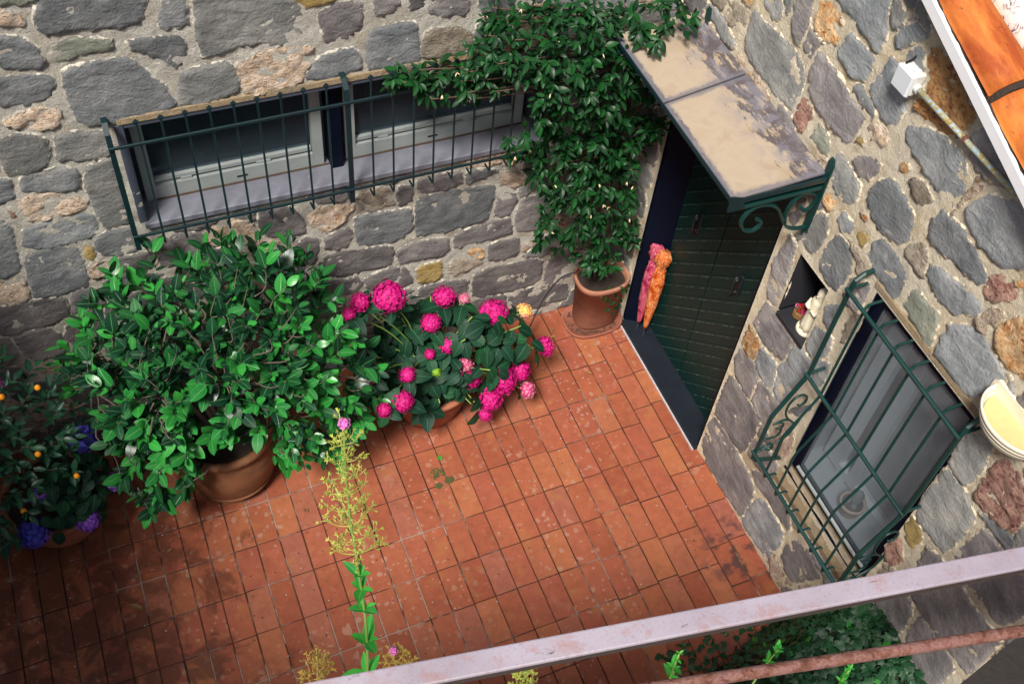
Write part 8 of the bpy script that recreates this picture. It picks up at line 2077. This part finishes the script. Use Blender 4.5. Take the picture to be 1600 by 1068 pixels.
dead = [leaf_shape(.085, .040, 5, .5, -.25), leaf_shape(.05, .024, 5, .6, .3), leaf_shape(.035, .018, 4, .5, .3)]
dm = [lmesh('fallen_leaf', q, M['leaf_dead']) for q in dead]
dg = lmesh('fallen_leaf', leaf_shape(.05, .03, 5, .3, .1), M['leaf_lime'])
for x, y, a, k, lab in ((-3.65, -1.33, 1.0, 0, 'largest curled brown leaf lying on the tiles left of the flower stalk'),
                        (-3.41, -1.00, 1.9, 1, 'narrow yellow-brown leaf on dark tiles below the large pot'),
                        (-2.58, -1.03, .3, 1, 'dark curled leaf on the tiles right of the large pot'),
                        (-.42, -.63, .8, 1, 'small brown leaf on the tiles near the door step'),
                        (-.51, -.16, 2.2, 1, 'dry leaf on the tiles touching the back wall, left of the saucer'),
                        (-.53, -.24, 1.2, 1, 'dry leaf on the tiles just below the one touching the back wall'),
                        (-1.66, -.95, .2, 3, 'small fresh green leaf on the tiles below the hydrangea'),
                        (-1.90, -2.11, .5, 2, 'tiny dark leaf on the bright tiles just above the railing')):
    o = link('fallen_leaf', dg if k == 3 else dm[k], None, Matrix.Translation((x, y, .006)) @ Matrix.Rotation(a, 4, 'Z'))
    tag(o, lab, 'leaf', 'leaves fallen on the tiles')
db = MB()
for k in range(700):
    x, y = prng.uniform(-4.6, -.1), prng.uniform(-2.6, -.25)
    if prng.random() > .25 + .75 * max(0, noise.noise((x * 1.4, y * 1.4, 4))) * 1.6:
        continue
    q = leaf_shape(prng.uniform(.008, .022), prng.uniform(.005, .011), 2, .5, prng.uniform(-.4, .4))
    mw = Matrix.Translation((x, y, .003)) @ Matrix.Rotation(prng.random() * 6.28, 4, 'Z')
    db.add([mw @ Vector(p) for p in q[0]], q[1])
o = obj('leaf_litter', db, M['litter'])
tag(o, 'scattered crumbs of dry leaf over the terracotta tiles', 'litter', kind='stuff')
wt = MB()
for k in range(60):
    x, y = prng.uniform(-4.4, -.2), prng.uniform(-2.5, -.4)
    wt.box((x, y, .001), (x + .007, y + .005, .004))
o = obj('white_specks', wt, M['white_line'])
tag(o, 'tiny white petal specks dotted over the tiles', 'litter', kind='stuff')
ms = MB()
for (x, y, r) in ((-1.72, -1.03, .05), (-1.66, -1.10, .03), (-1.74, -1.12, .022)):
    for k in range(70):
        a, d = prng.random() * 6.28, prng.random() ** .5 * r
        ms.add(*lathe([(.007, 0), (.006, .004), (.001, .007)], (x + d * math.cos(a), y + d * math.sin(a) * .8, -.001), 6))
o = obj('moss', ms, M['moss'])
tag(o, 'small olive moss patch on the tiles below the hydrangea pot', 'moss', kind='stuff')

# ------------------------------------------------------------------ ivy mound by the right wall
iv = thing('ivy_hedge', 'dense ivy mound against the stone wall below the railing', 'ivy', (-.4, -3.3, 0))
def ivy_h(x, s):
    e = min(1, max(0, (x + .86) / .30)) * min(1, max(0, (s - 2.68 + .25 * x) / .35))
    return (.50 + .45 * (x + .8) / .8) * (1 - (1 - e) ** 2) + .05 * noise.noise((x * 6, s * 6, 2)) * e
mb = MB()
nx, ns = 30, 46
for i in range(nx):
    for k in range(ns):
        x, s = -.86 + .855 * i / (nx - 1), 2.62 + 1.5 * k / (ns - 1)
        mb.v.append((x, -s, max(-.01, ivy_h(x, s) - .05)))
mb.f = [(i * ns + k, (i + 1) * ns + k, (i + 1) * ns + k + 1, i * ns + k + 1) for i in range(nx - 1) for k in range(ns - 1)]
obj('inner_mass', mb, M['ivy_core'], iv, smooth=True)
fo = Foliage([ivy_shape(.050), ivy_shape(.042), ivy_shape(.057)], M['leaf_ivy'], M['leaf_lime'])
for k in range(3600):
    x, s = rg.uniform(-.90, -.005), rg.uniform(2.62, 4.05)
    z = ivy_h(x, s)
    if z < .02 and rg.random() < .75:
        continue
    e = .02
    n = Vector((-(ivy_h(x + e, s) - ivy_h(x - e, s)) / (2 * e), (ivy_h(x, s + e) - ivy_h(x, s - e)) / (2 * e), 1)).normalized()
    n = (n + Vector((rg.uniform(-.6, .6), rg.uniform(-.6, .6), 0))).normalized()
    a = rg.random() * 6.28
    ax = Vector((math.cos(a), math.sin(a), 0)) + Vector((-.5, .4, -.4))
    fo.add(Vector((x, -s, max(.01, z - rg.random() ** 2 * .06))), ax, n, rg.uniform(.7, 1.1), rg.randrange(9), rg.random() < .02)
def ivy_key(p):
    u, v = proj(p)
    return to_cam(p) + (0 if v < 1075 and u < 1610 else 10)
fo.build(iv, ivy_key, 300, 'inner_leaves')

# ------------------------------------------------------------------ balcony, railing, flower stalks in front
rail_at = lambda x: -3.98 - .1593 * (x + 2.92)
ROD_Y = lambda x: -4.016 - .206 * (x + 2.409)
bal = MB()
v = []
for z in (3.42, 3.60):
    v += [(-4.7, rail_at(-4.7) - .0, z), (-1.75, rail_at(-1.75) - .0, z), (-1.75, -5.6, z), (-4.7, -5.6, z)]
v = [(x, y + (.18 if i % 4 < 2 else 0), z) for i, (x, y, z) in enumerate(v)]
bal.add(v, [(3, 2, 1, 0), (4, 5, 6, 7), (0, 1, 5, 4), (1, 2, 6, 5), (2, 3, 7, 6), (3, 0, 4, 7)])
bo = obj('balcony', bal, M['concrete'])
tag(bo, kind='structure')
ra = thing('railing', 'balcony railing with a faded lilac flat top bar above a rusty round rod', 'railing', (-2.5, rail_at(-2.5), 3.6))
a, b = Vector((-4.6, rail_at(-4.6), 4.741)), Vector((-.55, rail_at(-.55), 4.741))
wdir = (b - a).cross(UP).normalized()
tb = MB().add(*flat_bar([a + Vector((0, 0, .004)), b + Vector((0, 0, .004))], .034, .008, wdir))
obj('bar_web', MB().add(*flat_bar([a - Vector((0, 0, .0065)), b - Vector((0, 0, .0065))], .033, .0126, wdir)), M['web'], ra)
o = obj('top_bar', tb, M['rail'], ra, label='faded lilac flat top bar')
md = o.modifiers.new('bevel', 'BEVEL')
md.width = .0025
md.segments = 2
pts = [Vector((-4.6 + 4.05 * t / 60, ROD_Y(-4.6 + 4.05 * t / 60), 4.35)) for t in range(61)]
pts = [p + Vector((0, 0, .0012 * noise.noise(p * 9))) for p in pts]
obj('rod', MB().tube(pts, [.0112 + .0008 * noise.noise((t * .9, 1, 2)) for t in range(61)], 14), M['rust'], ra, smooth=True, label='flaking rusty round rod')
for x in (-4.5, -1.0):
    obj('post', MB().box((x - .015, rail_at(x) - .012, 3.5 if x < -2 else 2.95), (x + .015, rail_at(x) + .012, 4.731)), M['rust'], ra)
bm_ = MB()
d = Vector((.974, .2265, 0))
n_ = Vector((.2265, -.974, 0))
p0 = Vector((-1.9, -4.126, 3.0))
q = [p0, p0 + d * 1.95, p0 + d * 1.95 + n_ * .34, p0 + n_ * .34]
bm_.add([p + Vector((0, 0, -.16)) for p in q] + q, [(3, 2, 1, 0), (4, 5, 6, 7), (0, 1, 5, 4), (1, 2, 6, 5), (2, 3, 7, 6), (3, 0, 4, 7)])
tm = obj('timber_beam', bm_, M['timber'])
tag(tm, 'dark weathered timber beam at the lower right corner under the rod', 'beam')

def valerian(label, x, y, z0, z1, panicle, seed, leaves, dry=False, flower=True, lean=(0, 0)):
    rv = random.Random(seed)
    t = thing('valerian', label, 'flower stalk', (x, y, z0), 'valerian stalks growing below the railing')
    H = z1 - z0
    ax = lambda h: Vector((x + lean[0] * h + .006 * math.sin(h * 9 + seed), y + lean[1] * h + .004 * math.cos(h * 7), z0 + H * h))
    obj('stem', MB().tube([ax(k / 24) for k in range(25)], [.0040 - .0024 * k / 24 for k in range(25)], 7), M['stem_green'] if not dry else M['panicle_dry'], t, smooth=True)
    pm = MB()
    if panicle:
        h0 = 1 - panicle / H
        k = 0
        h = h0
        while h < .985:
            w = (1 - (h - h0) / (1 - h0)) ** .8
            for s_ in (0, 1):
                a = k * 1.571 + s_ * math.pi + rv.uniform(-.3, .3)
                L = (.016 + .034 * w * rv.uniform(.6, 1.2)) * (panicle / .36) ** .35
                p = ax(h)
                d = Vector((math.cos(a), math.sin(a), .55)).normalized()
                e = p + d * L
                pm.tube(smooth_path([p, p + d * L * .5 - UP * .004, e + UP * .008], 3), [.0008] * 7, 4)
                for m_ in range(int(5 + 8 * w)):
                    c0 = p + d * L * rv.uniform(.3, 1) + UP * rv.uniform(0, .008)
                    dd = (d * .6 + Vector((rv.uniform(-1, 1), rv.uniform(-1, 1), rv.uniform(0, 1.2)))).normalized()
                    l2 = rv.uniform(.006, .014)
                    pm.tube([c0, c0 + dd * l2], [.0006, .0005], 3)
                    for q in range(4):
                        d3 = (dd + Vector((rv.uniform(-1, 1), rv.uniform(-1, 1), rv.uniform(-.5, 1)))).normalized()
                        pm.tube([c0 + dd * l2, c0 + dd * l2 + d3 * .005], [.0010, .0005], 3)
            k += 1
            h += .016 * (.36 / max(panicle, .2)) ** .6
        obj('panicle', pm, M['panicle_dry'] if dry else M['panicle'], t)
    if flower:
        mb, co_ = floret_head(.0065, 16, seed, .0035)
        mb.add(*co_)
        tp = ax(1)
        mb.v = [(px + tp.x, py + tp.y, pz + tp.z) for px, py, pz in mb.v]
        obj('flower', mb, M['petal_val'], t)
    lm = [lmesh('leaf', leaf_shape(.062, .026, 6, .25, .1), M['leaf_lime']), lmesh('leaf', leaf_shape(.050, .020, 6, .35, -.05), M['leaf_lime']), lmesh('leaf', leaf_shape(.034, .014, 5, .3, 0), M['leaf_lime'])]
    for (h, size) in leaves:
        p = ax(h)
        for q in range(4):
            a = q * 3.1416 + (q // 2) * 1.2 + h * 40 + rv.uniform(-.35, .35)
            axv = Vector((math.cos(a), math.sin(a), rv.uniform(.5, 1.3)))
            y_ = axv.normalized()
            z_ = (UP - y_ * y_.z).normalized()
            mw = Matrix.Translation(p) @ Matrix((y_.cross(z_), y_, z_)).transposed().to_4x4() @ Matrix.Scale(size * rv.uniform(.7, 1.15), 4)
            link('leaf', lm[rv.randrange(2) if q < 2 and size > .45 else 2], t, mw)
valerian('tall flower stalk with yellow-green plume and pink tip, left of centre', -2.92, -3.73, 3.60, 4.99, .36, 3, [(.40, 1.2), (.505, 1.3), (.60, 1.0), (.655, .9), (.69, .6), (.28, 1.2)])
valerian('short straw-coloured seed head left of the tall plume, above the railing', -3.012, -3.745, 3.60, 4.335, .10, 5, [], True, False)
valerian('short seed head with a mauve tip right of the tall plume, above the railing', -2.872, -3.775, 3.60, 4.32, .09, 8, [], True, True)
valerian('yellow seed head showing below the lilac railing bar at bottom centre', -2.66, -3.865, 3.60, 4.27, .12, 11, [], False, False)
valerian('small leafy green sprig below the railing, left of the ivy', -2.40, -3.955, 3.60, 4.32, 0, 14, [(.84, .5), (.90, .5), (.96, .4), (1.0, .3)], False, False)
valerian('thin leafy sprig in front of the ivy, beside the rusty rod', -2.20, -3.99, 3.60, 4.25, 0, 17, [(.90, .55), (.97, .5), (1.0, .35)], False, False)
valerian('leafy green sprig tip at the bottom edge in front of the ivy', -2.06, -4.06, 3.60, 4.20, 0, 20, [(.88, .55), (.95, .55), (1.0, .4)], False, False)
